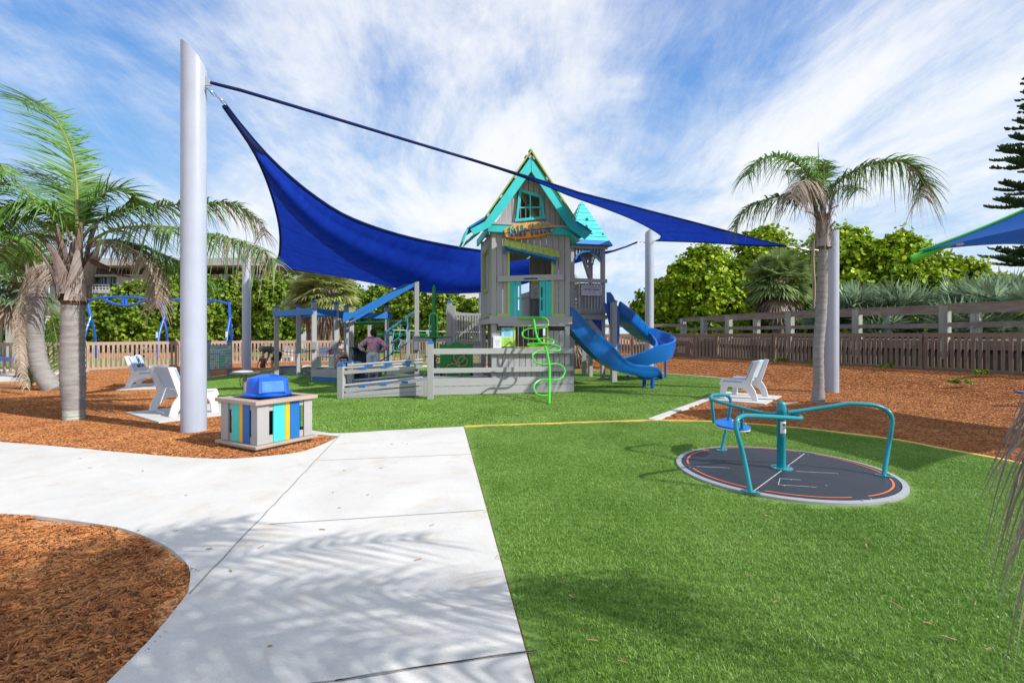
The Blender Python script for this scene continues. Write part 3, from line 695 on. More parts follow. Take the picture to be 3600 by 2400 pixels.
for (a, b) in ((FR(405, 800), FR(240, 935)), (FR(1190, 860), FR(1290, 935))):
    mb = TMB(); mb.hexa([(a[0], oh + .06, a[1] - .05), (b[0], oh + .06, b[1] - .05), (b[0], oh + .9, b[1] - .05), (a[0], oh + .9, a[1] - .05), (a[0], oh + .06, a[1] - .02), (b[0], oh + .06, b[1] - .02), (b[0], oh + .9, b[1] - .02), (a[0], oh + .9, a[1] - .02)])
    mb.build('soffit', TEAL, tower)
# left side wall with its lime window, right and back walls
mb = TMB(); planks(mb, .131, TD - .131, zA, zband0 + .02, 0, side=.0, n=11, clip=lambda c: [(2.75, 3.75)] if .45 < c < 1.35 else []); mb.build('side_wall', G, tower)
mb = TMB(); planks(mb, .46, 1.34, 2.70, 3.80, 0, side=.05, n=6); mb.build('window_shutter', G, tower)
mb = TMB()
for (ya, yb_, za, zb) in ((.40, .47, 2.66, 3.86), (1.33, 1.40, 2.66, 3.86), (.471, 1.329, 2.66, 2.75), (.471, 1.329, 3.77, 3.86)): mb.box(-.03, .0, ya, yb_, za, zb)
mb.box(-.03, -.001, .14, TD - .14, zA, zA + .07)
mb.build('window_frame', mat('olive_board', (.30, .40, .09), .5, .06, 4), tower)
mb = TMB(); planks(mb, .131, TD - .131, zA, zband0 + .02, 0, side=TW - .03, n=11, gap=.007, clip=lambda c: [(zA - 1, 3.4)] if .3 < c < 1.0 else []); mb.build('side_wall', G, tower)
BX = F('C7', 785, 900, TD - .03)[0]
mb = TMB(); planks(mb, .131, TW - .131, zA, zband0 + .02, TD - .03, n=11, gap=.007, clip=lambda c: [(zA - 1, 3.62 + .12 * c)] if .2 < c < BX else []); mb.build('back_wall', G, tower)
mb = TMB(); mb.box(BX, BX + .08, TD - .1, TD - .031, zA, 3.7); p = F('C7', 415, 640, TD - .06); q = F('C7', 800, 575, TD - .06); mb.beam((p[0], TD - .06, p[1] + .02), (q[0], TD - .06, q[1] + .02), .05, .08); mb.build('door_frame', G, tower)
# small yellow-roofed white box on the back wall
p0, p1 = F('C7', 795, 1240, 1.6), F('C7', 930, 1010, 1.6)
bx = thing('lidded_box', 'white metal box with yellow lid hanging inside the playhouse doorway', 'box', TM @ V(((p0[0] + p1[0]) / 2, 1.7, p0[1])), TY)
mb = TMB(); mb.box(p0[0], p1[0], 1.6, 1.86, p0[1], p1[1]); mb.build('body', mat('cream_metal', (.70, .70, .66), .4, .05, 6), bx, bevel=.01)
mb = TMB(); mb.prism([(p0[0] - .02, 1.58, p1[1] + .001), (p1[0] + .02, 1.58, p1[1] + .001), (p1[0] - .06, 1.58, p1[1] + .12), (p0[0] + .06, 1.58, p1[1] + .12)], (0, .3, 0)); mb.build('lid', mat('yellow_lid', (.62, .62, .10), .5, .05, 5), bx)
mb = TMB(); cx = (p0[0] + p1[0]) / 2 - .03
for (dz, r) in ((-.15, .02), (-.27, .03), (-.33, .02), (-.45, .022)): mb.tube([(cx + r * math.cos(k), 1.596, p1[1] + dz + r * math.sin(k)) for k in np.linspace(0, 6.28, 9)], .004, 4)
mb.build('marking', mat('brass_ink', (.25, .22, .08), .5), bx)

# surfboard sign
sign = thing('surfboard_sign', 'orange surfboard sign with raised shop name over the playhouse door', 'sign', TM @ V((TW / 2, -.14, zband0)), TY)
def FS(x, y): return F('C7', x, y, -.15)
outl = [(338, 130), (400, 88), (500, 45), (640, 18), (800, 4), (900, 0), (1000, 5), (1080, 22), (1130, 55), (1142, 100), (1118, 150), (1060, 190), (960, 222), (800, 252), (650, 268), (540, 280), (470, 272), (400, 250), (360, 232)]
P = [FS(*q) for q in outl]; P3 = spline([V((a, -.15, b)) for a, b in P], 4, closed=True)
mb = TMB(); mb.prism(P3, (0, .035, 0)); mb.build('board', mat('orange_board', (.80, .30, .012), .45, .04, 3), sign, bevel=.006)
mb = TMB(); a, b = FS(352, 183), FS(1140, 95); mb.beam((a[0], -.153, a[1]), (b[0], -.153, b[1]), .006, .035, up=(0, 0, 1)); mb.build('stripe', mat('stripe_blue', (.01, .14, .32), .5), sign)
mb = TMB(); a, b = FS(360, 205), FS(1136, 117); mb.beam((a[0], -.1532, a[1]), (b[0], -.1532, b[1]), .006, .018, up=(0, 0, 1)); mb.build('stripe', TEAL, sign)
def letters(seq, size, ybase, mt, strokes, name):
    mb = TMB()
    for ch, x, y, ang, sc in seq:
        c = FS(x, y)
        for st in strokes[ch]:
            pts = []
            for (a, b) in st:
                a, b = a * sc, b * sc; ca, sa = math.cos(ang), math.sin(ang)
                pts.append(V((c[0] + (a * ca - b * sa) * size, -.175, c[1] + (a * sa + b * ca) * size)))
            for i in range(len(pts) - 1):
                d = (pts[i + 1] - pts[i]).normalized() * size * .06
                mb.beam(pts[i] - d, pts[i + 1] + d, .05, size * .13, up=V((0, 1, 0)).cross(d))
    mb.build(name, mt, sign)
ST = {'M': [[(-.5, -.5), (-.3, .5), (0, -.1), (.32, .5), (.5, -.5)]], 'I': [[(0, .5), (0, -.5)]], 'K': [[(-.3, .5), (-.3, -.5)], [(.35, .5), (-.25, 0), (.4, -.5)]],
      'E': [[(.35, .48), (-.3, .45), (-.3, -.45), (.38, -.45)], [(-.3, 0), (.25, 0)]], 'Y': [[(-.4, .5), (0, 0)], [(.4, .5), (-.15, -.5)]],
      'S': [[(.32, .42), (0, .5), (-.3, .3), (-.2, .05), (.2, -.08), (.32, -.3), (.05, -.5), (-.33, -.42)]], 'U': [[(-.35, .5), (-.3, -.3), (0, -.5), (.3, -.3), (.35, .5)]],
      'R': [[(-.3, -.5), (-.3, .48), (.15, .48), (.32, .25), (.1, .02), (-.28, 0)], [(0, 0), (.35, -.5)]], 'F': [[(.35, .48), (-.3, .45), (-.3, -.5)], [(-.3, 0), (.22, 0)]],
      'H': [[(-.35, .5), (-.35, -.5)], [(.35, .5), (.35, -.5)], [(-.35, 0), (.35, 0)]], 'A': [[(-.42, -.5), (0, .5), (.42, -.5)], [(-.22, -.12), (.22, -.12)]],
      'C': [[(.35, .38), (.05, .5), (-.3, .25), (-.33, -.2), (0, -.5), (.35, -.38)]], "'": [[(0, .5), (-.06, .25)]]}
LTEAL = mat('pale_teal_letter', (.16, .58, .55), .45)
s1_ = abs(FS(600, 30)[1] - FS(600, 115)[1])
letters([('M', 470, 128, -.10 + .35, 1.15), ('I', 572, 98, .12, .95), ('K', 665, 85, .2, 1.05), ('E', 790, 68, .02, .95), ('Y', 905, 60, -.05, .95), ("'", 955, 50, 0, .8), ('S', 1018, 62, -.2, .85)], s1_, 0, LTEAL, ST, 'lettering')
s2_ = abs(FS(600, 60)[1] - FS(600, 115)[1])
letters([('S', 455, 215, .15, .9), ('U', 530, 210, .1, .9), ('R', 598, 208, .1, 1), ('F', 668, 205, -.1, .95), ('S', 783, 192, .05, .95), ('H', 857, 182, 0, .9), ('A', 930, 172, .1, 1), ('C', 1000, 165, .1, 1), ('K', 1062, 142, .15, 1)], s2_, 0, mat('blue_letter', (.015, .10, .30), .45), ST, 'lettering')

# notices on the lower wall
def notice(name, label, x0, y0, x1, y1, mt, lines, mt2=None, ly=-.004, cat='notice'):
    a, b = F('Z2', x0, y1, ly), F('Z2', x1, y0, ly)
    o = thing(name, label, cat, TM @ V(((a[0] + b[0]) / 2, ly, a[1])), TY)
    mb = TMB(); mb.box(a[0], b[0], ly - .006, ly, a[1], b[1]); mb.build('panel', mt, o)
    if mt2: mb = TMB(); mb.box(a[0], b[0], ly - .0075, ly - .0062, a[1], a[1] + (b[1] - a[1]) * .5); mb.build('lower_half', mt2, o)
    mb = TMB()
    for (t, f, sz) in lines: put_text(mb, t, ((a[0] + b[0]) / 2, ly - .009, a[1] + (b[1] - a[1]) * f), (1, 0, 0), (0, 0, 1), sz)
    mb.build('lettering', INK, o)
notice('notice_board', 'blue and green notice with several lines of text on the playhouse wall', 736, 358, 835, 512, mat('sky_blue_print', (.12, .55, .80), .4, .25, 3, col2=(.45, .75, .85)),
       [('Playground', .90, .035), ('Rules', .83, .035), ('This area is for', .74, .026), ('children ages 2 - 12', .67, .026), ('Please play safely', .60, .026), ('No smoking', .40, .026), ('No pets allowed', .32, .026), ('No glass bottles', .24, .026), ('Park closes at dusk', .16, .026)],
       mat('lime_print', (.42, .66, .10), .4, .1, 4))
notice('notice_board', 'small white notice with a red emblem on the playhouse wall', 668, 425, 736, 525, mat('white_print', (.68, .75, .76), .4, .05, 6),
       [('WELCOME', .60, .026), ('play together', .48, .020), ('help a friend', .38, .020), ('have fun', .28, .020), ('stay safe', .18, .020)], ly=-.02)

# ------------------------------------------------------------------ DECK with its long rails, in front of and beside the playhouse
deck = thing('play_deck', 'low grey plank deck with rails joining the ramp to the playhouse', 'deck', TM @ V((-1.5, 0, 0)), TY)
dx0 = F('Z2', 142, 925, -.06)[0]
mb = TMB(); n = 24
for i in range(n): mb.box(dx0 + (0 - dx0) * i / n + .004, dx0 + (0 - dx0) * (i + 1) / n - .004, -.03, 2.2, .36, .40)
mb.build('floor', G, deck)
mb = TMB(); mb.box(dx0 - .02, TW + .05, -.075, -.031, .235, .425); mb.box(dx0 - .02, TW + .05, -.078, -.031, .02, .222); mb.box(TW + .052, TW + .09, -.07, .4, .03, .42); mb.box(dx0, 0, 2.2, 2.24, .1, .4)
for i in range(18): mb.box(dx0 + i * .2 + (.02 if i % 2 else .06), dx0 + i * .2 + .15, -.0795, -.0785, .226, .232)
mb.build('fascia_board', GH, deck)
for (ya, yb) in ((527, 573), (685, 725)):
    z0, z1 = F('Z2', 700, yb, -.08)[1], F('Z2', 700, ya, -.08)[1]
    mb = TMB(); mb.box(dx0 - .05, TW + .03, -.09, -.05, z0, z1)
    mb.box(TW + .031, TW + .07, -.09, .5, z0, z1); mb.build('rail', GH, deck, bevel=.005)
mb = TMB()
for xq in (.06, TW - .08):
    for zq in (F('Z2', 700, 540)[1], F('Z2', 700, 700)[1], F('Z2', 700, 850)[1], F('Z2', 700, 885)[1], (zb0 + zb1) / 2):
        for d in (-.03, .03): 
            for r in (-.03, .03): mb.lathe(TM.inverted() @ TM @ V((xq + d * .4, -.0905, zq + r)), [(.0, 0), (.007, 0), (.007, .001), (0, .001)], 6) if False else mb.box(xq + d * .4 - .005, xq + d * .4 + .005, -.0935, -.0905, zq + r - .005, zq + r + .005)
mb.build('bolt', STEEL, deck)
def capped_post(mbx, x, y, z0, z1, w, mbc, rz=0.):
    a = w / 2; ca, sa = math.cos(rz), math.sin(rz)
    def bx(h, zz0, zz1, mbq):
        c = [(-h, -h), (h, -h), (h, h), (-h, h)]; c = [(x + p * ca - q * sa, y + p * sa + q * ca) for p, q in c]
        mbq.hexa([(p, q, zz0) for p, q in c] + [(p, q, zz1) for p, q in c])
    bx(a, z0, z1, mbx)
    bx(a * 1.10, z1 + .001, z1 + .035, mbc); bx(a * .78, z1 + .035, z1 + .055, mbc); bx(a * .5, z1 + .055, z1 + .075, mbc)
r2 = V((-1.94 + .03, 11.4, 0)); rp = gr(px('Z3', 1016, 1452))
R1 = V((rp.x, rp.y, 0)); R3 = gr(px('Z3', 1112, 1335))
mbx, mbc = MB(), MB(); capped_post(mbx, r2.x, r2.y, 0, 1.5 + (HZ - px('Z3', 1880, 893)[1]) / FP * r2.y, .145, mbc, .12)
o = mbx.build('post', G, deck, bevel=.006); mbc.build('cap', BLUE, o)
# gear play panel standing at the back of the deck
gy = 13.15
def GP(x, y, Y=gy): return at(px('Z2', x, y), Y)
gear = thing('gear_panel', 'dark green scallop-topped play panel with yellow toothed gears on the deck', 'play panel', (GP(365, 800).x, gy, .4))
top = [(228, 495), (250, 492), (275, 495), (300, 500), (320, 490), (345, 480), (370, 476), (395, 482), (415, 495), (430, 500), (450, 492), (475, 489), (500, 492)]
mb = MB(); mb.prism([GP(228, 785)] + [GP(*q) for q in top] + [GP(500, 785)], (0, .03, 0)); mb.build('panel', GREEND, gear)
def ring(c, r, w, n, mt, name, teeth=0, Y=gy - .012):
    C0 = GP(*c); k = .4252 / FP * gy; mb = MB(); m = 48
    for i in range(m):
        a0, a1 = 2 * math.pi * i / m, 2 * math.pi * (i + 1) / m
        if teeth and (i % 4) < 2: ro = r * 1.10
        else: ro = r
        q = [V((C0.x + rr * k * math.cos(a), Y, C0.z + rr * k * math.sin(a))) for rr, a in ((r - w, a0), (ro, a0), (ro, a1), (r - w, a1))]
        mb.prism(q, (0, -.012, 0))
    return mb.build(name, mt, gear)
GOLD = mat('tan_gear', (.26, .26, .08), .5, .2, 20)
ring((385, 600), 48, 9, 40, GOLD, 'gear', 1); ring((415, 635), 42, 8, 40, GOLD, 'gear', 1, gy - .016); ring((335, 715), 66, 9, 40, GOLD, 'gear', 1)
ring((335, 715), 75, 4, 40, BLACK, 'gear_track', 0, gy - .005); ring((385, 600), 62, 4, 40, BLACK, 'gear_track', 0, gy - .004)
mb = MB()
for xx in (235, 492): p = GP(xx, 790); mb.box(p.x - .04, p.x + .04, gy, gy + .06, .40, .52)
mb.build('foot', G, gear)
# green stem spinner beside the panel
def gthing(pts, r, n=8): mb = MB(); mb.tube(pts, r, n); return mb
sy = 13.9
def SP(x, y, Y=sy): return at(px('Z2', x, y), Y)
stem = thing('stem_climber', 'tall green pod stem climber with round platform and twin hoops behind the deck', 'climber', (SP(178, 700).x, sy, 0))
p = SP(178, 765); t = SP(178, 0)
mb = MB(); mb.tube([V((p.x, sy, 0)), V((p.x, sy, t.z - .7)), V((p.x, sy, t.z - .35)), V((p.x, sy, t.z - .1)), V((p.x, sy, t.z))], [.055, .05, .06, .045, .012], 12); mb.build('stem', GREEND, stem, smooth=True)
c = SP(178, 437); mb = MB(); mb.lathe((c.x, sy, c.z), [(.1, -.03), (.50, -.005), (.52, .01), (.50, .025), (.06, .035)], 28); mb.lathe((c.x, sy, SP(178, 597).z), [(.1, -.02), (.3, 0), (.3, .02), (.05, .03)], 20); mb.lathe((c.x, sy, .42), [(.1, -.02), (.42, 0), (.42, .02), (.05, .03)], 20)
mb.build('platform', GREEND, stem, smooth=True)
for (xa, xb, mt, dy) in ((145, 208, GREEN, -.05), (158, 197, BPIPE, .08)):
    a, b = SP(xa, 430), SP(xb, 430); zt_ = SP(0, 238 if mt is GREEN else 250).z; w = (b.x - a.x) / 2
    pts = [V((a.x, sy + dy, a.z)), V((a.x, sy + dy, zt_ - w))] + [V((a.x + w - w * math.cos(k), sy + dy, zt_ - w + w * math.sin(k))) for k in np.linspace(.3, math.pi - .3, 7)] + [V((b.x, sy + dy, zt_ - w)), V((b.x, sy + dy, b.z))]
    mb = MB(); mb.tube(pts, .022, 8); mb.build('hoop', mt, stem, smooth=True)
mb = MB(); mb.tube([V((c.x + .14 * math.cos(k) - .02, sy + .14 * math.sin(k), .5 + k * .045)) for k in np.linspace(0, 12.6, 60)], .012, 6); mb.build('spiral_coil', mat('navy_pipe', (.01, .04, .14), .3), stem, smooth=True)

# ------------------------------------------------------------------ LOOPING GREEN CLIMBER in front of the lower wall
CLB = gr(px('Z2', 1131, 990))
clb = thing('loop_climber', 'bright green looping pipe climber leaning from turf to playhouse platform', 'climber', CLB)
yw = (TM @ V((1.0, -.1, 0)))
spn = [(1131, 990), (1132, 900), (1133, 800), (1134, 700), (1128, 640), (1115, 570), (1095, 510), (1065, 480), (1040, 455), (1025, 415), (1015, 370), (1008, 320), (998, 275)]
zs_ = []
def CP(x, y):                                          # foot at CLB, leaning back to the wall as it rises
    t = min(max((990 - y) / (990 - 270), 0), 1); Y = CLB.y + (yw.y - .05 - CLB.y) * (t ** .85)
    return at(px('Z2', x, y), Y)
mb = MB(); mb.tube(spline([CP(*q) for q in spn], 4), .030, 10); mb.build('pole', GREEN, clb, smooth=True)
loops = [[(998, 272), (1060, 272), (1105, 285), (1123, 320), (1105, 352), (1060, 360), (1012, 360)],
         [(1010, 362), (950, 368), (910, 395), (915, 430), (960, 448), (1035, 450)],
         [(1035, 450), (1100, 445), (1150, 455), (1166, 475), (1140, 490), (1060, 488), (980, 488), (950, 495), (985, 503), (1080, 500)],
         [(1090, 500), (1160, 498), (1215, 515), (1226, 535), (1200, 548), (1120, 548)],
         [(1115, 550), (1040, 552), (998, 575), (992, 600), (1015, 640), (1060, 657), (1130, 657)],
         [(1134, 657), (1200, 658), (1250, 685), (1264, 725), (1240, 770), (1200, 787), (1134, 787)],
         [(1133, 787), (1060, 787), (1015, 815), (1002, 850), (1020, 895), (1060, 915), (1131, 917)]]
for i, lp in enumerate(loops):
    bulge = (.10 if i % 2 else -.06)
    k = len(lp); P = [CP(*q) + V((0, bulge * math.sin(math.pi * j / (k - 1)), 0)) for j, q in enumerate(lp)]
    mb = MB(); mb.tube(spline(P, 5), .021, 8); mb.build('loop', GREEN, clb, smooth=True)
a, b = F('Z2', 880, 276, -.09), F('Z2', 1095, 281, -.09)
mb = TMB(); mb.box(a[0], b[0], -.115, -.092, a[1] - .035, a[1] + .035); mb.build('mounting_plate', GREEN, clb, bevel=.005)
# ------------------------------------------------------------------ WAVE SLIDE (blue) from the playhouse platform
def trough(mb, stations, th=.02):
    """stations: list of (centre-line xy, side dir, half width near, rim z, bed z, half width far)"""
    pass
rim = [(190, 172), (240, 182), (340, 262), (430, 375), (500, 450), (560, 530), (660, 605), (780, 690), (860, 765), (960, 880), (1050, 980), (1150, 1065), (1250, 1112), (1350, 1130), (1500, 1133), (1600, 1145), (1670, 1195), (1700, 1285)]
bot = [(190, 530), (240, 580), (300, 640), (470, 840), (600, 970), (700, 1060), (850, 1160), (1000, 1240), (1150, 1280), (1290, 1310), (1400, 1340), (1500, 1345), (1600, 1340), (1700, 1310)]
def interp(tab, x):
    for (a, b), (c, d) in zip(tab, tab[1:]):
        if a <= x <= c: return b + (d - b) * (x - a) / (c - a)
    return tab[0][1] if x < tab[0][0] else tab[-1][1]
sA, sB = V((1.62, 12.95, 0)), V((3.95, 13.55, 0)); sdir = (sB - sA).normalized(); snor = V((-sdir.y, sdir.x, 0))   # near side line
def on_line(pxx):                                      # where the pixel column crosses the near-side plane of the slide
    k = (pxx - 1800) / FP; t = (k * sA.y - sA.x) / (sdir.x - k * sdir.y); return sA + sdir * t
slide = thing('wave_slide', 'blue plastic wavy slide running down from the playhouse', 'slide', (sB.x, sB.y, 0))
rows, SW, lipw = [], .56, .055
for i in range(49):
    x = 190 + (1700 - 190) * i / 48; q = px('C1', x, interp(rim, x)); p = on_line(q[0]); zr = CH + (HZ - q[1]) / FP * p.y
    qb = px('C1', x, interp(bot, x)); zb = CH + (HZ - qb[1]) / FP * p.y
    hh = zr - zb; zi = zb + .035
    bed = min(max(zr - .30, zi + .01), zr - .03) if i < 44 else zr - .06
    e = .9 if i < 40 else 1.
    sec = [(.06, zi - .0), (.03, zb + hh * .25), (.0, zb + hh * .55), (.0, zr - .12), (-.03, zr - .07), (-.03, zr - .01), (.0, zr), (.05, zr - .005), (.09, zr - .04), (.12, bed + .06), (.18, bed), (SW - .18, bed), (SW - .12, bed + .06), (SW - .09, zr - .04),
           (SW - .05, zr - .005), (SW, zr), (SW + .03, zr - .03), (SW, zr - .12), (SW, zb + hh * .5), (SW - .06, zi)]
    rows.append([p + snor * a + V((0, 0, b)) for a, b in sec])
mb = MB(); mb.grid(rows, closed=True); k = len(rows[0]); n = len(rows); mb.f.append(tuple(range(k))); mb.m.append(0); mb.f.append(tuple((n - 1) * k + j for j in range(k - 1, -1, -1))); mb.m.append(0)
mb.build('chute', SLIDE, slide, smooth=True, auto=50)
for (x, y) in ((1408, 1472), (1540, 1500)):
    p = gr(px('C1', x, y)); mb = MB(); mb.tube([V((p.x, p.y, 0)), V((p.x, p.y, .36))], .055, 14); mb.build('leg', BPIPE, slide, smooth=True)
p = gr(px('C1', 1480, 1500)); mb = MB(); mb.box(p.x - .28, p.x + .30, p.y - .06, p.y + .34, .24, .34); mb.build('exit_base', SLIDE, slide, bevel=.05)
mb = MB(); p0 = rows[0][0]; mb.prism([rows[0][0] - sdir * .02, rows[0][6] - sdir * .02 + V((0, 0, .02)), rows[3][6] + V((0, 0, .04)), rows[3][0]], snor * .03 * -1); mb.build('entry_side', SLIDE, slide, bevel=.01)

# ------------------------------------------------------------------ LOOKOUT TOWER with turquoise pyramid roof
LA, LB = gr(px('C1', 259, 1365)), gr(px('C1', 734, 1355)); LC = gr(px('C1', 563, 1312)); LD = LA + LC - LB
yaw2 = math.atan2(LB.y - LA.y, LB.x - LA.x)
LA = V((2.02, 16.2, 0)); ld = V((math.cos(R(14)), math.sin(R(14)), 0)); lb_ = V((-ld.y, ld.x, 0)); LW = 1.10
LM = Matrix.Translation(LA) @ Matrix.Rotation(R(14), 4, 'Z'); LMi = LM.inverted()
def FL(c, x, y, ly=0.):
    p = px(c, x, y); o = LMi @ V((0, 0, CH)); d = (LMi.to_3x3() @ V(((p[0] - 1800) / FP, 1, (HZ - p[1]) / FP))); t = (ly - o.y) / d.y; q = o + d * t
    return (q.x, q.z)
look = thing('lookout_tower', 'slim grey lookout tower with turquoise star-cut pyramid roof behind the slide', 'play tower', LA, R(14))
def LMB(): return MB(LM)
LW = FL('Z1', 1508, 1200)[0] + .01; ze = FL('Z1', 1350, 1003)[1]; x0_ = FL('Z1', 1195, 1200)[0]
for (a, b, zt_) in ((x0_, 0, ze), (LW - .13, 0, ze), (LW - .13, LW - .13, ze), (x0_, LW - .13, ze)):
    mb = LMB(); mb.box(a, a + .13, b, b + .13, 0, zt_); mb.build('post', G, look, bevel=.006)
for (cx_, by) in ((430, 1280),):
    p = gr(px('C1', cx_, by)); mb = MB(); mb.box(p.x - .08, p.x + .08, p.y - .08, p.y + .08, 0, 1.9); mb.build('post', G, look)
zp0, zp1 = FL('C1', 650, 380)[1], FL('C1', 650, 308)[1]; zq0, zq1 = FL('C1', 650, 285)[1], FL('C1', 650, 210)[1]
mb = LMB(); mb.box(x0_ - .05, LW + .05, -.05, -.005, zp0, zp1); mb.box(x0_ - .05, LW + .05, -.045, -.005, zq0, zq1); mb.box(x0_ - .05, LW + .05, LW, LW + .05, zp0, zp1); mb.box(LW + .002, LW + .05, 0, LW, zp0, zp1); mb.box(x0_ - .05, x0_ - .002, 0, LW, zp0, zp1)
mb.box(x0_, LW, 0, LW, zp1 - .06, zp1 - .02); mb.build('platform', GH, look)
zr0, zr1 = FL('Z1', 1350, 1342)[1], FL('Z1', 1350, 1306)[1]
mb = LMB(); mb.box(x0_ - .04, LW + .05, -.05, -.005, zr0, zr1); mb.box(x0_ - .04, x0_ - .001, -.004, LW, zr0, zr1); mb.build('top_rail', GH, look, bevel=.004)
mb = LMB()
for xx in (1262, 1318, 1347, 1376, 1404, 1431, 1459): 
    a = FL('Z1', xx, 1320)[0]; zlo = zp0 - .02 if xx in (1262,) else zq0 + .05; mb.tube([(a, -.075, zr1 - .10), (a, -.075, zlo)], .022, 8); mb.ball((a, -.075, zr1 - .10), .024, 8, 5)
mb.build('baluster', mat('grey_rod', (.46, .46, .46), .4), look, smooth=True)
mb = LMB(); planks(mb, x0_, LW - .02, zp1, zr0 - .02, .9, n=9, gap=.03); planks(mb, .2, LW - .1, zp1, zr0 - .02, -.001, n=8, gap=.012); mb.build('rail_boards', G, look)
a, b = FL('Z1', 1297, 1450, -.1), FL('Z1', 1468, 1378, -.1)
plq = thing('memorial_plaque', 'grey framed memorial plaque with four lines of text on the lookout tower rail', 'plaque', LM @ V(((a[0] + b[0]) / 2, -.1, a[1])), R(14))
mb = LMB(); mb.box(a[0], b[0], -.105, -.10, a[1], b[1]); mb.build('plate', mat('silver_plate', (.52, .53, .55), .35, .05, 8), plq)
mb = LMB(); e = .03
mb.box(a[0] - e, b[0] + e, -.125, -.098, b[1], b[1] + e); mb.box(a[0] - e, b[0] + e, -.125, -.098, a[1] - e, a[1]); mb.box(a[0] - e, a[0], -.125, -.098, a[1] + .0005, b[1] - .0005); mb.box(b[0], b[0] + e, -.125, -.098, a[1] + .0005, b[1] - .0005); mb.build('frame', mat('light_grey_frame', (.62, .62, .63), .4), plq)
mb = LMB(); hx = (a[0] + b[0]) / 2; H_ = b[1] - a[1]
put_text(mb, 'In memory of', (hx, -.1065, a[1] + H_ * .85), (1, 0, 0), (0, 0, 1), H_ * .13); put_text(mb, 'Lucille "Mrs. S" Seaharvest', (hx, -.1065, a[1] + H_ * .62), (1, 0, 0), (0, 0, 1), H_ * .19, bold=.003)
put_text(mb, '1893 - 2014', (hx, -.1065, a[1] + H_ * .38), (1, 0, 0), (0, 0, 1), H_ * .15); put_text(mb, 'By family and friends', (hx, -.1065, a[1] + H_ * .17), (1, 0, 0), (0, 0, 1), H_ * .13); mb.build('lettering', INK, plq)
# arches under the roof
zc_ = FL('Z1', 1350, 1018)[1]
for (o_, ex, L_) in ((V((x0_ + .13, -.02, 0)), V((1, 0, 0)), LW - .26 - x0_), (V((LW - .02, .13, 0)), V((0, 1, 0)), LW - .26), (V((x0_ + .02, .13, 0)), V((0, 1, 0)), LW - .26), (V((x0_ + .13, LW - .02, 0)), V((1, 0, 0)), LW - .26 - x0_)):
    zar = FL('Z1', 1355, 1045)[1]; zsp = FL('Z1', 1355, 1135)[1]; m = 14; mb = LMB(); up = V((0, 0, 1))
    outp = [o_ + ex * (L_ / 2 - (L_ / 2) * math.cos(t)) + up * (zsp + (zar - zsp) * math.sin(t)) for t in np.linspace(0, math.pi, m)]
    inp = [o_ + ex * (L_ / 2 - (L_ / 2 - .06) * math.cos(t)) + up * (zsp + (zar - zsp - .06) * math.sin(t)) for t in np.linspace(0, math.pi, m)]
    nv = ex.cross(up) * .02
    for i in range(m - 1): mb.prism([outp[i], outp[i + 1], inp[i + 1], inp[i]], nv)
    mb.build('arch', BLUE, look)
    mb = LMB(); k = 9
    for i in range(k):
        t = (i + .5) / k; a_ = math.acos(1 - 2 * t); zb_ = zsp + (zar - zsp) * math.sin(a_); p = o_ + ex * L_ * t
        mb.beam(p + up * zb_, p + up * ze, .045, .035, up=ex.cross(up))
    mb.build('valance', G, look)
cL, cR = FL('Z1', 1240, 985, -.16), FL('Z1', 1587, 1000, -.16)
ov = .17; X0r, X1r = x0_ - ov, LW + ov; Y0r, Y1r = -ov, LW + ov; cxr, cyr = (X0r + X1r) / 2, (Y0r + Y1r) / 2
zeb = ze + .0; apz = FL('Z1', 1305, 600, cyr)[1]
corners = [V((X0r, Y0r, zeb)), V((X1r, Y0r, zeb)), V((X1r, Y1r, zeb)), V((X0r, Y1r, zeb))]; apex = V((cxr, cyr, apz))
mb = LMB(); mb2 = LMB(); ns = 11
for f in range(4):
    A, B = corners[f], corners[(f + 1) % 4]
    for i in range(ns):
        t0, t1 = i / ns, (i + 1) / ns - .004
        q = [A.lerp(apex, t0), B.lerp(apex, t0), B.lerp(apex, t1), A.lerp(apex, t1)]; nn = (q[1] - q[0]).cross(q[3] - q[0]).normalized()
        tgt = mb2 if i == 0 else mb; off = nn * (.03 if i % 2 == 0 else .026)
        P4 = [q[0] + off + nn * .012, q[1] + off + nn * .012, q[2] + off, q[3] + off]
        tgt.hexa([p - nn * .04 for p in q] + P4)
roof = mb.build('roof', mat('aqua_board', (.05, .58, .55), .5, .05, 4), look); mb2.build('roof_border', BLUE, roof)
mb = LMB(); A, B = corners[0], corners[1]; nn = (B - A).cross(apex - A).normalized(); ex_ = (B - A).normalized(); ey_ = nn.cross(ex_)
for (sx, sy_) in ((1340, 765), (1335, 832), (1380, 905), (1484, 908)):
    a = FL('Z1', sx, sy_, .1); tt = (a[1] - zeb) / (apz - zeb); ly = Y0r + (cyr - Y0r) * tt; a = FL('Z1', sx, sy_, ly); c = V((a[0], ly, a[1])) + nn * .045
    pts = [c + ex_ * (r_ * math.sin(t)) + ey_ * (r_ * math.cos(t)) for t, r_ in [(math.pi / 5 * j, .085 if j % 2 == 0 else .034) for j in range(10)]]
    for j in range(10): mb.add([c, pts[j], pts[(j + 1) % 10]], [(0, 2, 1)])
mb.build('shaded_star', mat('deep_shade_teal', (.01, .05, .06), .8), roof)  # flat dark stars; shade inside the cut-outs is put into their colour
mb = LMB(); mb.box(x0_ - .06, LW + .06, -.06, 0, ze - .10, ze - .001); mb.box(x0_ - .06, LW + .06, LW, LW + .06, ze - .10, ze - .001)
a = V((.15, .15, ze - .9)); mb.beam((LW / 2, LW / 2, ze - .25), (LW - .1, LW - .1, ze - 1.0), .1, .1); mb.beam((LW / 2, .05, ze - .1), (LW - .1, .05, ze - .5), .06, .12)
mb.build('top_plate', GH, look)
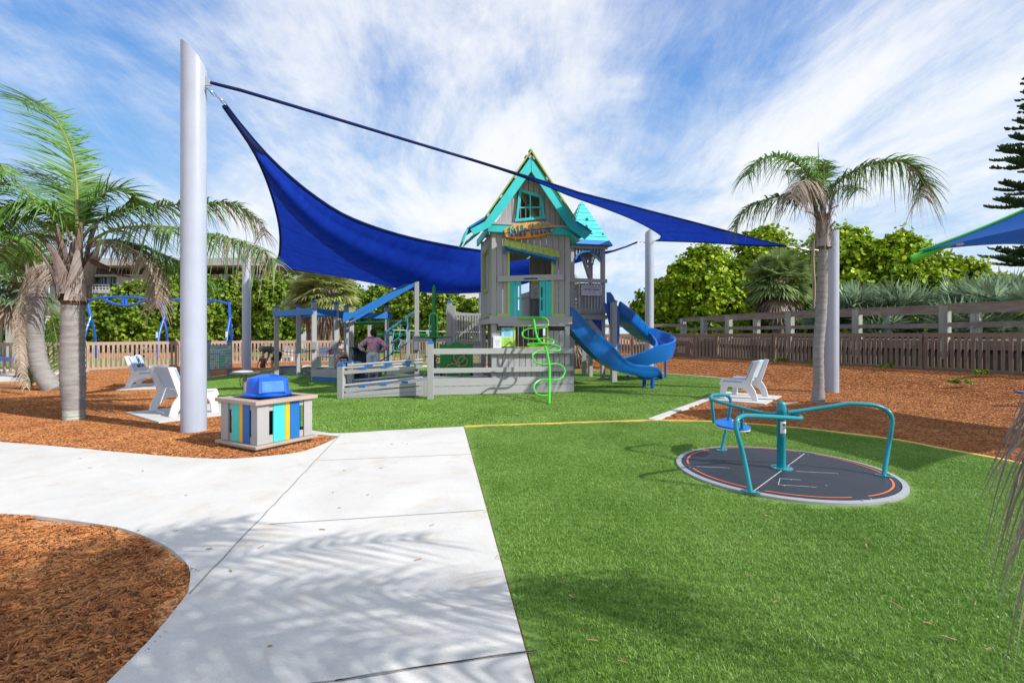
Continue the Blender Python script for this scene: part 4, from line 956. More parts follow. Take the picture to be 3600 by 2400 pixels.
mb = LMB(); p, q = FL('C1', 500, 385), FL('C1', 715, 640); mb.beam((p[0], .0, p[1]), (q[0], .0, q[1]), .04, .14); mb.build('brace', G, look)
mb = LMB(); mb.prism([(LW - .12, .02, zp0 - .02), (LW - .55, .02, zp0 - .02), (LW - .12, .02, zp0 - .45)], (0, .02, 0)); mb.build('brace_panel', mat('royal_panel', (.005, .04, .40), .5), look)

# ------------------------------------------------------------------ SPIRAL SLIDE
pp = gr(px('C1', 908, 1395)); zpt = at(px('C1', 905, 100), pp.y).z
spi = thing('spiral_slide', 'blue plastic spiral slide curling down from the lookout tower', 'slide', (4.3, 16.8, 0))
mbx, mbc = MB(), MB(); capped_post(mbx, pp.x, pp.y, 0, zpt, .17, mbc, R(14)); o = mbx.build('post', G, spi, bevel=.006); mbc.build('cap', BLUE, o)
ctl = [(3.28, 15.86, 2.58, .36), (3.82, 16.40, 2.28, .40), (4.30, 17.02, 1.98, .40), (4.78, 17.38, 1.70, .42), (5.18, 17.16, 1.46, .42), (5.26, 16.68, 1.27, .42), (5.00, 16.20, 1.10, .42), (4.45, 15.98, .95, .40), (3.90, 15.98, .80, .38), (3.35, 16.12, .66, .34)]
cen = spline([V((a, b, c)) for a, b, c, d in ctl], 7); dep = spline([V((d, 0, 0)) for a, b, c, d in ctl], 7)
rows = []
for i, q in enumerate(cen):
    t_ = cen[min(i + 1, len(cen) - 1)] - cen[max(i - 1, 0)]; t_.z = 0; t_.normalize(); rt = V((t_.y, -t_.x, 0))   # rt points to the inside of the turn
    f = i / (len(cen) - 1); hi = .16 * smooth((f - .2) / .2) * (1 - smooth((f - .72) / .2)); d_ = dep[i].x; W_ = .30
    zr = q.z; zo = zr + hi; bed = zr - .26; zb = zr - d_
    sec = [(W_ - .16, zb), (W_ - .05, zb + .03), (W_ + .0, zb + .12), (W_, zr - .14), (W_ + .035, zr - .03), (W_ + .02, zr + .01), (W_ - .05, zr - .01), (W_ - .10, bed + .08), (W_ - .2, bed), (-W_ + .2, bed), (-W_ + .10, bed + .10), (-W_ + .04, zo - .03), (-W_ - .01, zo + .01), (-W_ - .05, zo - .02), (-W_ - .02, zr - .16), (-W_ + .06, zb)]
    rows.append([V((q.x, q.y, 0)) + rt * r_ + V((0, 0, z_)) for r_, z_ in sec])
mb = MB(); mb.grid(rows, closed=True); k = len(rows[0]); n = len(rows); mb.f.append(tuple(range(k))); mb.m.append(0); mb.f.append(tuple((n - 1) * k + j for j in range(k - 1, -1, -1))); mb.m.append(0)
mb.build('chute', SLIDE, spi, smooth=True, auto=50)
mb = MB()
for i in (5, 11, 16):                                   # stiffening ribs under the first flight
    mb.tube([rows[i][j] for j in (4, 3, 2, 1, 0, 15, 14)], .010, 6)
mb.build('rib', SLIDE, spi, smooth=True)
for (x, y, x2, y2) in ((1750, 1322, 1755, 880), (1140, 1330, 1140, 1280)):
    p = gr(px('C1', x, y)); zt_ = at(px('C1', x2, y2), p.y).z; mb = MB(); mb.tube([V((p.x, p.y, 0)), V((p.x, p.y, zt_))], .04, 12); mb.build('leg', BPIPE, spi, smooth=True)
# entry wing panels (tall blue sheets beside the post)
mb = MB(); Yp = 15.75
mb.prism([at(px('C1', *q), Yp + .12) for q in ((795, -60), (860, -60), (905, 0), (945, 90), (960, 180), (860, 180), (860, 560), (800, 300))], (0, .03, 0)); mb.build('entry_panel', mat('slide_blue_sheet', (.005, .10, .40), .4), spi)
mb = MB(); mb.prism([at(px('C1', *q), Yp - .05) for q in ((955, 130), (1003, 215), (1003, 880), (965, 850))], (.02, .05, 0)); mb.build('entry_panel', mat('slide_blue_sheet', (.005, .10, .40), .4), spi)
# ------------------------------------------------------------------ PERGOLA and rope course left of the playhouse
def Z3p(x, Y): return V(((px('Z3', x, 0)[0] - 1800) / FP * Y, Y, 0))
PW, PZ = .15, 2.52
posts = {'a': (354, 18.0), 'b': (580, 17.8), 'c': (737, 16.05), 'd': (963, 17.2), 'e': (1067, 17.6), 'f': (1480, 18.2)}
pp_ = {k: Z3p(*v_) for k, v_ in posts.items()}
perg = thing('pergola_frame', 'open frame of grey posts with blue top beams left of the tall slanted beam', 'climbing frame', pp_['c'])
for k, p in pp_.items():
    mbx, mbc = MB(), MB(); capped_post(mbx, p.x, p.y, 0, PZ + (.06 if k in 'cd' else 0), PW, mbc, R(32)); o = mbx.build('post', G, perg, bevel=.006); mbc.build('cap', BLUE, o)
def bm(a, b, z, h=.21, w=.04, off=(0, 0, 0), name='beam', mt=BLUE, par=perg, ext=.1):
    a, b = V((a.x, a.y, z)), V((b.x, b.y, z)); d = (b - a).normalized(); mb = MB(); mb.beam(a - d * ext + V(off), b + d * ext + V(off), w, h); return mb.build(name, mt, par, bevel=.004)
bm(pp_['a'], pp_['c'], 2.29, off=(-.02, -.12, 0)); bm(pp_['a'], pp_['b'], 2.28, off=(0, .12, 0)); bm(pp_['b'], pp_['d'], 2.27, off=(0, .1, 0)); bm(pp_['c'], pp_['d'], 2.28, off=(.05, .1, 0)); bm(pp_['d'], pp_['e'], 2.26, off=(0, -.1, 0)); bm(pp_['e'], pp_['f'], 2.22, off=(0, .12, 0)); bm(pp_['e'], pp_['f'], 2.22, off=(0, -.11, 0), ext=.22)
for k in ('c', 'd'):                                    # padded grey side boxes at hand height
    p = pp_[k]; s_ = .05 if k == 'c' else -.05
    mb = MB(); mb.box(p.x + s_ - .09, p.x + s_ + .12, p.y - .16, p.y - .085, 1.02, 1.30); mb.build('side_box', G, perg, bevel=.02)
mb = MB(); p = Z3p(1068, 17.45); mb.box(p.x - .05, p.x + .05, 17.46, 17.465, 1.16, 1.40); mb.build('label', PAPER, perg)
# tall post with the slanted double beam
tpx = Z3p(1786, 17.7); e2_ = Z3p(1118, 17.3)
sl = thing('slanted_beam', 'tall grey post carrying a sloping pair of blue boards down to the pergola', 'climbing frame', tpx)
mbx, mbc = MB(), MB(); capped_post(mbx, tpx.x, tpx.y, 0, at(px('Z3', 1786, 176), 17.7).z, .16, mbc, R(12)); o = mbx.build('post', G, sl, bevel=.006); mbc.build('cap', BLUE, o)
mbx, mbc = MB(), MB(); capped_post(mbx, e2_.x, e2_.y, 0, 2.2, .15, mbc, R(32)); o = mbx.build('post', G, sl, bevel=.006)
def slp(x, y, dy=0.): t = (x - 1030) / 776; return at(px('Z3', x, y), 16.95 + .78 * t + dy)
mb = MB(); mb.prism([slp(1030, 622), slp(1040, 572), slp(1135, 572), slp(1806, 205), slp(1806, 243), slp(1030, 685)][::1], (0, .04, 0)); mb.build('board', BLUE, sl, bevel=.004)
mb = MB(); mb.prism([slp(1142, 625, -.06), slp(1806, 236, -.06), slp(1806, 282, -.06), slp(1142, 668, -.06)], (0, .04, 0)); mb.build('board', BLUE, sl, bevel=.004)
mb = MB(); p = tpx; mb.box(p.x - .1, p.x + .14, p.y - .16, p.y - .09, .95, 1.5); mb.build('side_box', mat('shade_grey_box', (.26, .27, .29), .5), sl, bevel=.02)
mb = MB(); a = at(px('Z3', 1755, 820), 17.0); b = at(px('Z3', 2160, 870), 17.0); mb.box(a.x, b.x, 17.0, 17.04, b.z, a.z); mb.build('cross_board', GH, sl)
# smaller posts behind
for i, (x, Y, zt_, w_, lab) in enumerate(((1303, 22, 2.0, .15, 'short grey post with blue cap behind the dark-haired woman'), (1698, 19.5, 2.0, .15, 'grey post with blue cap under the lower end of the rope net'), (1520, 23.0, 1.6, .12, 'thin grey post with blue cap beside the rope net'), (1898, 25, 1.75, .15, 'far grey post with blue cap behind the green stem climber'))):
    q = Z3p(x, Y); t = thing('play_post', lab, 'post', q); mbx, mbc = MB(), MB(); capped_post(mbx, q.x, q.y, 0, zt_, w_, mbc, R(10)); mbx.build('shaft', G, t, bevel=.005); mbc.build('cap', BLUE, t)
def pipe(name, lab, cat, pts, r, mt, loc=None):
    mb = MB(); mb.tube(pts, r, 8); o = mb.build(name, mt, smooth=True, origin=tuple(pts[0] if loc is None else loc)); return tag(o, lab, cat)
c5 = lambda x, y, Y: at(px('C5', x, y), Y)
pipe('balance_bar', 'long horizontal green bar high behind the dark-haired woman', 'bar', [c5(450, 203, 20.5), c5(800, 188, 20.3), c5(1000, 186, 20.2), c5(1475, 180, 20)], .075, GREEND)
pipe('balance_bar', 'lower horizontal green bar running behind the rope net', 'bar', [c5(880, 400, 22), c5(1300, 396, 22), c5(1850, 402, 22)], .055, GREEND)
pipe('white_cable', 'thin white cable stretched across the play area behind the green stem', 'cable', [c5(1200, 312, 24), c5(1700, 330, 24), c5(2400, 348, 24), c5(3200, 352, 24)], .02, WHITE)
# rope net
ROPE = mat('teal_rope', (.02, .15, .24), .7, .15, 60); ROPEB = mat('light_blue_rope', (.03, .33, .50), .6, .1, 60)
net = thing('rope_net', 'blue rope climbing net sloping up to the tall grey post', 'climbing net', c5(1190, 745, 17))
NY = lambda x: 16.6 + (x - 940) / 680 * 2.0
def rp(pts, mt=ROPE, r=.016): mb = MB(); mb.tube(spline([c5(a, b, NY(a)) for a, b in pts], 4), r, 6); return mb
rp([(940, 440), (1060, 370), (1190, 280), (1320, 185), (1460, 90), (1620, -15)]).build('top_rope', ROPE, net, smooth=True)
rp([(1060, 350), (1320, 160), (1600, -40)]).build('top_rope', ROPE, net, smooth=True)
rp([(930, 915), (1040, 845), (1185, 752), (1320, 665), (1450, 560), (1575, 480)], r=.022).build('bottom_rope', ROPE, net, smooth=True)
rp([(940, 690), (1075, 620), (1190, 540), (1330, 442), (1410, 385), (1460, 350)], r=.018).build('cross_rope', ROPE, net, smooth=True)
for q in ([(1078, 375), (1088, 480), (1080, 600), (1095, 690)], [(1190, 285), (1225, 340), (1190, 540), (1218, 640), (1185, 750)], [(1320, 190), (1345, 260), (1325, 440), (1345, 540), (1308, 620), (1320, 665)], [(1468, 105), (1480, 240), (1450, 355), (1460, 440), (1440, 565)], [(950, 440), (960, 520), (945, 700)]):
    rp(q, ROPEB, .021).build('ladder_rope', ROPEB, net, smooth=True)
rp([(1065, 620), (1048, 740), (1045, 845)], ROPE, .014).build('ladder_rope', ROPE, net, smooth=True)
for q in ((1190, 540), (1330, 442), (1185, 752), (1320, 665), (1450, 560), (1320, 185), (1190, 285)):
    mb = MB(); mb.ball(c5(*q, NY(q[0])), .045, 10, 6); mb.build('knot', BLACK, net, smooth=True)
a5 = lambda x, y, Y: at(px('A5', x, y), Y)
pipe('slack_rope', 'blue rope sagging between the pergola posts', 'rope', spline([a5(650, 412, 17.8), a5(770, 450, 17.4), a5(900, 465, 17), a5(1060, 460, 16.6), a5(1190, 442, 16.2), a5(1300, 455, 16.4), a5(1440, 448, 16.8), a5(1560, 420, 17)], 4), .014, ROPE)
pipe('slack_rope', 'short blue rope crossing behind the front pergola post', 'rope', spline([a5(1020, 408, 17.7), a5(1100, 432, 17.5), a5(1180, 440, 17.2)], 4), .013, ROPE)
pipe('slack_rope', 'dark rope rising right from the pergola post past the pushchair', 'rope', spline([a5(1830, 435, 17), a5(1940, 385, 17), a5(2040, 340, 17.3)], 4), .02, ROPE)
pipe('slack_rope', 'low blue rope near the turf between the pergola posts', 'rope', spline([a5(800, 795, 17.6), a5(900, 830, 17), a5(1060, 858, 16.6), a5(1190, 862, 16.2)], 4), .012, mat('aqua_rope', (.02, .30, .32), .6))
pipe('slack_rope', 'dark low rope strung behind the front pergola post', 'rope', spline([a5(1010, 735, 18), a5(1080, 770, 17.6), a5(1170, 805, 17.2)], 4), .022, BLACK)
# low platforms
plat = thing('step_platform', 'low grey board platform with blue base under the pergola', 'platform', (pp_['c'].x, pp_['c'].y, 0))
A_, B_ = gr(px('A5', 1205, 932)), gr(px('A5', 1680, 962)); D_ = V((A_.x + .7, A_.y + 2.4, 0)); C__ = V((B_.x + .75, B_.y + 2.2, 0))
A_ = V((A_.x, 15.95, 0)); up_ = V((0, 0, 1))
mb = MB(); q = [A_, B_, C__, D_]; mb.hexa([p + up_ * .14 for p in q] + [p + up_ * .36 for p in q]); mb.build('deck', G, plat, bevel=.01)
mb = MB(); cen_ = (A_ + B_ + C__ + D_) / 4; mb.hexa([p.lerp(cen_, .02) for p in q] + [p.lerp(cen_, .02) + up_ * .139 for p in q]); mb.build('base', BLUE, plat)
for (x0, y0, x1, y1, Yq, lab) in ((1055, 780, 1545, 835, 18.2, 'long low grey balance step behind the pergola posts'), (665, 755, 945, 840, 18.8, 'low grey balance step with blue top left of the pergola')):
    a, b = a5(x0, y1, Yq), a5(x1, y0, Yq); t = thing('balance_step', lab, 'platform', (a.x, Yq, 0)); mb = MB(); mb.box(a.x, b.x, Yq, Yq + .5, 0, .26); mb.build('step', GH, t, bevel=.01); mb = MB(); mb.box(a.x - .02, b.x + .02, Yq - .02, Yq + .52, .261, .30); mb.build('tread', BLUE if Yq > 18.5 else mat('dull_green_top', (.12, .2, .15), .6), t)
a, b = c5(1110, 1140, 15.6), c5(1552, 1050, 15.6)
sb = thing('swing_step', 'white box-shaped swinging step hanging beyond the ramp rails', 'step', (a.x, 15.6, a.z))
mb = MB(); q = [V((a.x, 15.5, a.z + .0)), V((b.x, 15.9, a.z + .09)), V((b.x, 16.15, a.z + .09)), V((a.x, 15.75, a.z))]; mb.hexa([p for p in q] + [p + up_ * .14 for p in q]); mb.build('box', mat('pale_board', (.62, .63, .64), .5), sb, bevel=.008)
mb = MB(); q = [V((a.x + .12, 15.57, a.z + .145)), V((b.x - .1, 15.92, a.z + .235)), V((b.x - .1, 16.08, a.z + .235)), V((a.x + .12, 15.72, a.z + .145))]; mb.hexa(q + [p + up_ * .02 for p in q]); mb.build('tread', ROPEB, sb)
for dx in (.15, 1.3):
    mb = MB(); mb.tube([V((a.x + dx * .62, 15.8, a.z + .17)), V((a.x + dx * .62 + .05, 16.6, a.z + 1.2))], .008, 5); mb.build('hanger', ROPE, sb)

# railing on the raised deck behind
yr = 16.4
z2 = lambda x, y, Y: at(px('Z2', x, y), Y)
br = thing('balustrade', 'grey slatted balustrade with blue-capped posts left of the playhouse', 'railing', (z2(440, 500, yr).x, yr, 0))
for (x, yt, w_) in ((307, 152, .16), (283, 195, .1), (342, 180, .12)):
    mbx, mbc = MB(), MB(); p = z2(x, yt, yr); capped_post(mbx, p.x, yr + (.25 if x == 283 else 0), 0, p.z, w_, mbc, 0)
    o = mbx.build('post', G, br, bevel=.005)
    if x != 342: mbc.build('cap', BLUE, o)
mb = MB(); a, b = z2(355, 232, yr), z2(600, 247, yr); mb.beam(a - up_ * .04, b - up_ * .03, .04, .10); a, b = z2(350, 488, yr), z2(600, 500, yr); mb.beam(a, b, .04, .25); mb.build('rail', GH, br)
for i in range(11):
    x = 368 + i * 22; a, b = z2(x, 245, yr), z2(x, 490, yr); mb = MB(); mb.box(a.x - .028, a.x + .028, yr - .06, yr - .021, b.z, a.z - .03); mb.build('baluster', G, br)
mb = MB(); a, b = z2(0, 430, yr), z2(345, 470, yr); mb.box(a.x, b.x, yr, yr + .05, b.z, a.z); mb.build('cross_board', GH, br)
mb = MB(); a, b = z2(140, 648, 14.6), z2(600, 685, 14.6); mb.box(a.x, b.x, 14.6, 14.64, b.z, a.z); a, b = z2(140, 785, 14.6), z2(600, 812, 14.6); mb.box(a.x, b.x, 14.6, 14.64, b.z, a.z); mb.build('lower_rail', GH, br)
# curved railing board seen through the playhouse doorway
c7 = lambda x, y, Y: at(px('C7', x, y), Y)
cr_ = thing('curved_balustrade', 'curved grey slatted balustrade seen through the playhouse doorway', 'railing', c7(700, 1500, 16.6))
mb = MB(); P = [(590, 1180, 1250), (650, 1160, 1232), (720, 1140, 1212), (800, 1105, 1185)]; mb.grid([[c7(x, a, 16.6 - .6 * i), c7(x, b, 16.6 - .6 * i)] for i, (x, a, b) in enumerate(P)]); mb.build('rail', GH, cr_, solid=.05)
for i in range(10):
    x = 600 + i * 20; t = i / 9; a, b = c7(x, 1235 - 55 * t, 16.6 - 1.6 * t), c7(x, 1560, 16.6 - 1.6 * t); mb = MB(); mb.box(a.x - .02, a.x + .02, a.y, a.y + .03, b.z, a.z); mb.build('baluster', mat('light_baluster', (.50, .50, .50), .5), cr_)
# panel of boards behind the lidded box (far side of the tower)
# ------------------------------------------------------------------ RAMP
ramp = thing('access_ramp', 'grey access ramp with double pipe rails rising to the play deck', 'ramp', R1)
R2b = V((-2.0, 11.75, 0))
def onp(A, B, p):                                      # pixel -> vertical plane through A and B
    k = (p[0] - 1800) / FP; d = B - A; t = (k * A.y - A.x) / (d.x - k * d.y); q = A + d * t; return V((q.x, q.y, CH + (HZ - p[1]) / FP * q.y))
nA, nB = V((R1.x + .03, R1.y, 0)), R2b
R3v = V((Z3p(1112, 14.2).x, 14.2, 0)); fA, fB = R3v, V((-2.3, 13.9, 0))
for (p, zz) in ((R1, at(px('C5', 258, 975), R1.y).z), (R3v, at(px('C5', 435, 900), R3v.y).z)):
    mbx, mbc = MB(), MB(); capped_post(mbx, p.x, p.y, 0, zz, .145, mbc, R(-8)); o = mbx.build('post', G, ramp, bevel=.006); mbc.build('cap', BLUE, o)
def board(A, B, pts, th=.04, name='board', mt=GH):
    P = [onp(A, B, px('C5', *q)) for q in pts]; n = (B - A).cross(V((0, 0, 1))).normalized(); mb = MB(); mb.prism(P, n * th); return mb.build(name, mt, ramp, bevel=.003)
board(nA, nB, [(318, 1057), (1758, 955), (1758, 1012), (318, 1125)])
board(nA, nB, [(318, 1378), (1758, 1262), (1758, 1325), (318, 1440)]); board(nA, nB, [(318, 1478), (1758, 1345), (1758, 1425), (318, 1541)]); board(nA, nB, [(318, 1545), (1758, 1430), (1758, 1512), (318, 1562)])
def rail_(A, B, a, b, r=.024, name='handrail'): mb = MB(); mb.tube([onp(A, B, px('C5', *a)), onp(A, B, px('C5', *b))], r, 8); return mb.build(name, mat('grey_rod', (.46, .46, .46), .4), ramp, smooth=True)
rail_(nA, nB, (318, 1008), (1758, 905)); rail_(nA, nB, (318, 1330), (1758, 1182)); rail_(nA, nB, (380, 963), (1758, 852)); rail_(fA, fB, (490, 1235), (1758, 1122))
board(fA, fB, [(490, 985), (1758, 890), (1758, 930), (490, 1030)]); board(fA, fB, [(490, 1270), (1758, 1160), (1758, 1215), (490, 1330)])
for (A, B, pts) in ((nA, nB, ((670, 1012), (1062, 985), (1455, 952), (655, 1335), (1042, 1304), (1428, 1268), (790, 950), (1140, 925), (1490, 895))), (fA, fB, ((790, 1240), (1143, 1213), (1497, 1180), (412, 1268)))):
    for q in pts:
        p = onp(A, B, px('C5', *q)); n = (B - A).cross(up_).normalized() * -.03; d = (B - A).normalized(); mb = MB(); mb.beam(p - d * .075 - n, p + d * .075 - n, .05, .045); mb.build('rail_bracket', BLUE, ramp, bevel=.004)
mb = MB(); q = [nA, nB, fB, fA]; mb.hexa([V((p.x, p.y + (.05 if i < 2 else 0), .02)) for i, p in enumerate(q)] + [V((p.x, p.y + (.05 if i < 2 else 0), .06 if i in (0, 3) else .40)) for i, p in enumerate(q)]); mb.build('ramp_floor', G, ramp)

# ------------------------------------------------------------------ PEOPLE
import bmesh
def skinned(name, verts, edges, mt, parent, M_, root=0, sub=2):
    bm_ = bmesh.new(); L_ = bm_.verts.layers.skin.verify(); vs = []
    for (p, r_) in verts:
        v_ = bm_.verts.new(p); v_[L_].radius = (r_, r_) if not isinstance(r_, tuple) else r_; vs.append(v_)
    vs[root][L_].use_root = True
    for a, b in edges: bm_.edges.new((vs[a], vs[b]))
    me = bpy.data.meshes.new(name); bm_.to_mesh(me); bm_.free(); me.materials.append(mt)
    o = bpy.data.objects.new(name, me); COL.objects.link(o); o.parent = parent; ROOT[o.name] = ROOT[parent.name]
    m1 = o.modifiers.new('skin', 'SKIN'); m1.use_smooth_shade = True; m2 = o.modifiers.new('sub', 'SUBSURF'); m2.levels = m2.render_levels = sub
    return o
SKIN = mat('light_skin', (.52, .27, .17), .5, .06, 9); SKIN2 = mat('tanned_skin', (.38, .18, .11), .5, .06, 9)
def person(label, loc, heading, J, H, skin, parts, hair, group=None, female=True):
    """J: joints in local metres (x ahead, y left, z up): pel, chest, neck, head, and l/r sho elb wri, hip kne ank toe. parts: clothing list."""
    t = thing('person', label, 'person', loc, heading, group); s = H / 1.68
    names = ['pel', 'belly', 'chest', 'neck', 'head', 'crown', 'chin']; J = {k: V(q) for k, q in J.items()}
    J.setdefault('belly', J['pel'].lerp(J['chest'], .5)); hd = (J['head'] - J['neck']).normalized(); J['crown'] = J['head'] + hd * .095 * s
    f_ = J.get('face', V((1, 0, 0))); f_ = (f_ - hd * f_.dot(hd)).normalized(); J['chin'] = J['head'] + f_ * .055 * s - hd * .085 * s
    Rr = dict(pel=.135, belly=.115, chest=.145, neck=.05, head=.085, crown=.06, chin=.04, sho=.062, elb=.042, wri=.028, hip=.088, kne=.058, ank=.036, toe=.032)
    ids = {}; vl = []; ed = []
    def addv(k, p, r_): ids[k] = len(vl); vl.append((p, r_ * s))
    for k in ('pel', 'belly', 'chest', 'neck', 'head', 'crown', 'chin'): addv(k, J[k], Rr[k])
    ed += [(0, 1), (1, 2), (2, 3), (3, 4), (4, 5), (4, 6)]
    for sd_ in 'lr':
        prev = 'chest'
        for k in ('sho', 'elb', 'wri'): addv(sd_ + k, J[sd_ + k], Rr[k]); ed.append((ids[prev], ids[sd_ + k])); prev = sd_ + k
        d = (J[sd_ + 'wri'] - J[sd_ + 'elb']).normalized(); sv = d.cross(V((0, 0, 1))); sv = sv.normalized() if sv.length > .1 else V((0, 1, 0)); pv = J[sd_ + 'wri'] + d * .07 * s
        addv(sd_ + 'palm', pv, .026); ed.append((ids[prev], ids[sd_ + 'palm']))
        for i, (o_, l_) in enumerate(((-.024, .07), (-.008, .08), (.008, .075), (.024, .06))):
            addv(sd_ + 'f%d' % i, pv + sv * o_ * s + d * l_ * s + V((0, 0, -.01 * i * s)), .0085); ed.append((ids[sd_ + 'palm'], ids[sd_ + 'f%d' % i]))
        addv(sd_ + 'th', J[sd_ + 'wri'] + d * .05 * s + sv * .05 * s, .01); ed.append((ids[sd_ + 'palm'], ids[sd_ + 'th']))
        prev = 'pel'
        for k in ('hip', 'kne', 'ank', 'toe'): addv(sd_ + k, J[sd_ + k], Rr[k]); ed.append((ids[prev], ids[sd_ + k])); prev = sd_ + k
    body = skinned('body', vl, ed, skin, t, None)
    m = ROOT[t.name]
    def ball(name, p, r_, mt, sc=(1, 1, 1)): mb = MB(m); mb.ball(p, r_, 12, 8, sc=sc); return mb.build(name, mt, t, smooth=True)
    eye = J['head'] + f_ * .088 * s + hd * .005; sv = f_.cross(hd)
    for q in (-1, 1):
        ball('eye', eye + sv * q * .032 * s, .011 * s, INK); ball('ear', J['head'] + sv * q * .088 * s, .022 * s, skin, (1, .6, 1.3))
    ball('nose', J['head'] + f_ * .098 * s - hd * .02 * s, .016 * s, skin); ball('mouth', J['head'] + f_ * .086 * s - hd * .055 * s, .014 * s, mat('lip', (.35, .10, .08), .5), (1, 1.6, .4))
    for (nm, keys, grow, mt) in parts:
        if nm in ('shorts', 'trousers'):
            mb = MB(m); mb.ball(J['pel'], .155 * s, 14, 10, sc=(.95, 1.1, .8)); f2 = .58 if nm == 'shorts' else 1.
            for sd_ in 'lr':
                h_, k_ = J[sd_ + 'hip'], J[sd_ + 'kne']; mb.tube([h_ + V((0, 0, .04 * s)), h_, h_.lerp(k_, f2 * .5), h_.lerp(k_, f2)], [.10 * s, .112 * s, .104 * s, .098 * s], 12)
                if nm == 'trousers': mb.tube([k_, J[sd_ + 'ank']], [.085 * s, .055 * s], 10)
            o = mb.build(nm, mt, t, smooth=True); r_ = o.modifiers.new('r', 'REMESH'); r_.voxel_size = .016; r_.use_smooth_shade = True
            continue
        vl2, ed2, id2 = [], [], {}
        def g(k):
            if k not in id2:
                base = k.split('@')[0]
                if '@' in k:
                    a, b, f2 = k.split('@')[0], k.split('@')[1], float(k.split('@')[2]); p = J[a].lerp(J[b], f2); r_ = (Rr[a[1:] if a[0] in 'lr' and a[1:] in Rr else a] * (1 - f2) + Rr[b[1:] if b[0] in 'lr' and b[1:] in Rr else b] * f2)
                else: p = J[k]; r_ = Rr[k[1:] if k[0] in 'lr' and k[1:] in Rr else k]
                id2[k] = len(vl2); vl2.append((p, r_ * s + grow * s))
            return id2[k]
        for ch in keys:
            for a, b in zip(ch, ch[1:]): ed2.append((g(a), g(b)))
        skinned(nm, vl2, ed2, mt, t, None)
    if hair: hair(t, J, s, hd, f_, sv, m)
    return t
def hair_long(mt, length=.25, pony=False):
    def f(t, J, s, hd, f_, sv, m):
        mb = MB(m); mb.ball(J['head'] - f_ * .018 * s + hd * .025 * s, .108 * s, 16, 10, sc=(1, 1, 1.1)); 
        b0 = J['head'] - f_ * .07 * s
        mb.tube([b0 + hd * .04 * s, b0 - f_ * .03 * s - hd * length * .4 * s, b0 - f_ * .03 * s - V((0, 0, length * s))], [.06 * s, .065 * s, .03 * s], 10)
        o = mb.build('hair', mt, t, smooth=True); o.modifiers.new('r', 'REMESH').voxel_size = .02; o.modifiers['r'].use_smooth_shade = True
    return f
def stand(arms, H=1.68, lean=0.):
    s = H / 1.68; J = dict(pel=(0, 0, .92), chest=(.0, 0, 1.28), neck=(.01, 0, 1.44), head=(.03, 0, 1.56), lhip=(0, .09, .88), rhip=(0, -.09, .88), lkne=(.02, .11, .49), rkne=(.02, -.11, .49), lank=(-.02, .12, .08), rank=(-.02, -.12, .08), ltoe=(.12, .13, .035), rtoe=(.12, -.13, .035), lsho=(0, .17, 1.37), rsho=(0, -.17, 1.37))
    J.update(arms); return {k: tuple(c * s for c in q) for k, q in J.items()}
FLO = bpy.data.materials.new('flowered_cloth'); FLO.use_nodes = True; t_ = FLO.node_tree; b_ = t_.nodes['Principled BSDF']; b_.inputs['Roughness'].default_value = .8
tc_ = t_.nodes.new('ShaderNodeTexCoord'); n_ = t_.nodes.new('ShaderNodeTexNoise'); n_.inputs['Scale'].default_value = 5.5; n_.inputs['Distortion'].default_value = 2.2; n_.inputs['Detail'].default_value = 3; t_.links.new(tc_.outputs['Object'], n_.inputs['Vector'])
c_ = t_.nodes.new('ShaderNodeValToRGB'); c_.color_ramp.interpolation = 'CONSTANT'; e_ = c_.color_ramp.elements; e_[0].position = 0; e_[0].color = (.55, .42, .62, 1); e_[1].position = .43; e_[1].color = (.08, .42, .07, 1)
for p_, k_ in ((.48, (.62, .50, .58, 1)), (.505, (.68, .05, .26, 1)), (.58, (.66, .30, .42, 1)), (.62, (.52, .40, .66, 1))): q_ = e_.new(p_); q_.color = k_
t_.links.new(n_.outputs['Fac'], c_.inputs[0]); t_.links.new(c_.outputs[0], b_.inputs['Base Color'])
DARKH = mat('dark_hair', (.012, .008, .007), .45, .3, 60, spec=.2); BLOND = mat('blond_hair', (.42, .30, .16), .5, .25, 60); GREYH = mat('ash_blond_hair', (.28, .22, .16), .5, .3, 50)
WSH = mat('light_grey_cloth', (.52, .54, .60), .8, .05, 8); BLKC = mat('black_cloth', (.014, .014, .018), .8, .1, 8); CHAR = mat('charcoal_cloth', (.055, .055, .065), .8, .1, 8)
torso = ['lsho@chest@0.0', 'chest', 'belly', 'pel@belly@0.35']
def shirt(ls='lelb', rs='relb', fl=.45): return [['belly', 'chest'], ['pel@belly@0.2', 'belly'], ['chest', 'lsho', 'lsho@lelb@%.2f' % fl], ['chest', 'rsho', 'rsho@relb@%.2f' % fl], ['chest', 'chest@neck@0.5']]
# woman with hands on hips, back to the camera
wl = gr(px('C5', 860, 1335)); wl = V((at(px('C5', 845, 0), 14.9).x, 14.9, 0))
person('dark-haired woman in flowered top and pale shorts standing with hands on hips', wl, R(98), stand(dict(lelb=(-.10, .40, 1.14), lwri=(-.04, .19, .98), relb=(-.10, -.42, 1.14), rwri=(-.03, -.20, .98), face=(.75, .66, 0))), 1.68, SKIN2,
       [('shirt', [['pel', 'belly'], ['belly', 'chest'], ['chest', 'lsho', 'lelb', 'lelb@lwri@0.75'], ['chest', 'rsho', 'relb', 'relb@rwri@0.75'], ['chest', 'chest@neck@0.6']], .030, FLO),
        ('shorts', [['pel', 'lhip', 'lhip@lkne@0.3', 'lhip@lkne@0.62'], ['pel', 'rhip', 'rhip@rkne@0.3', 'rhip@rkne@0.62']], .045, WSH), ('shoe', [['lank', 'ltoe']], .008, BLKC), ('shoe', [['rank', 'rtoe']], .008, BLKC)], hair_long(DARKH, .12))
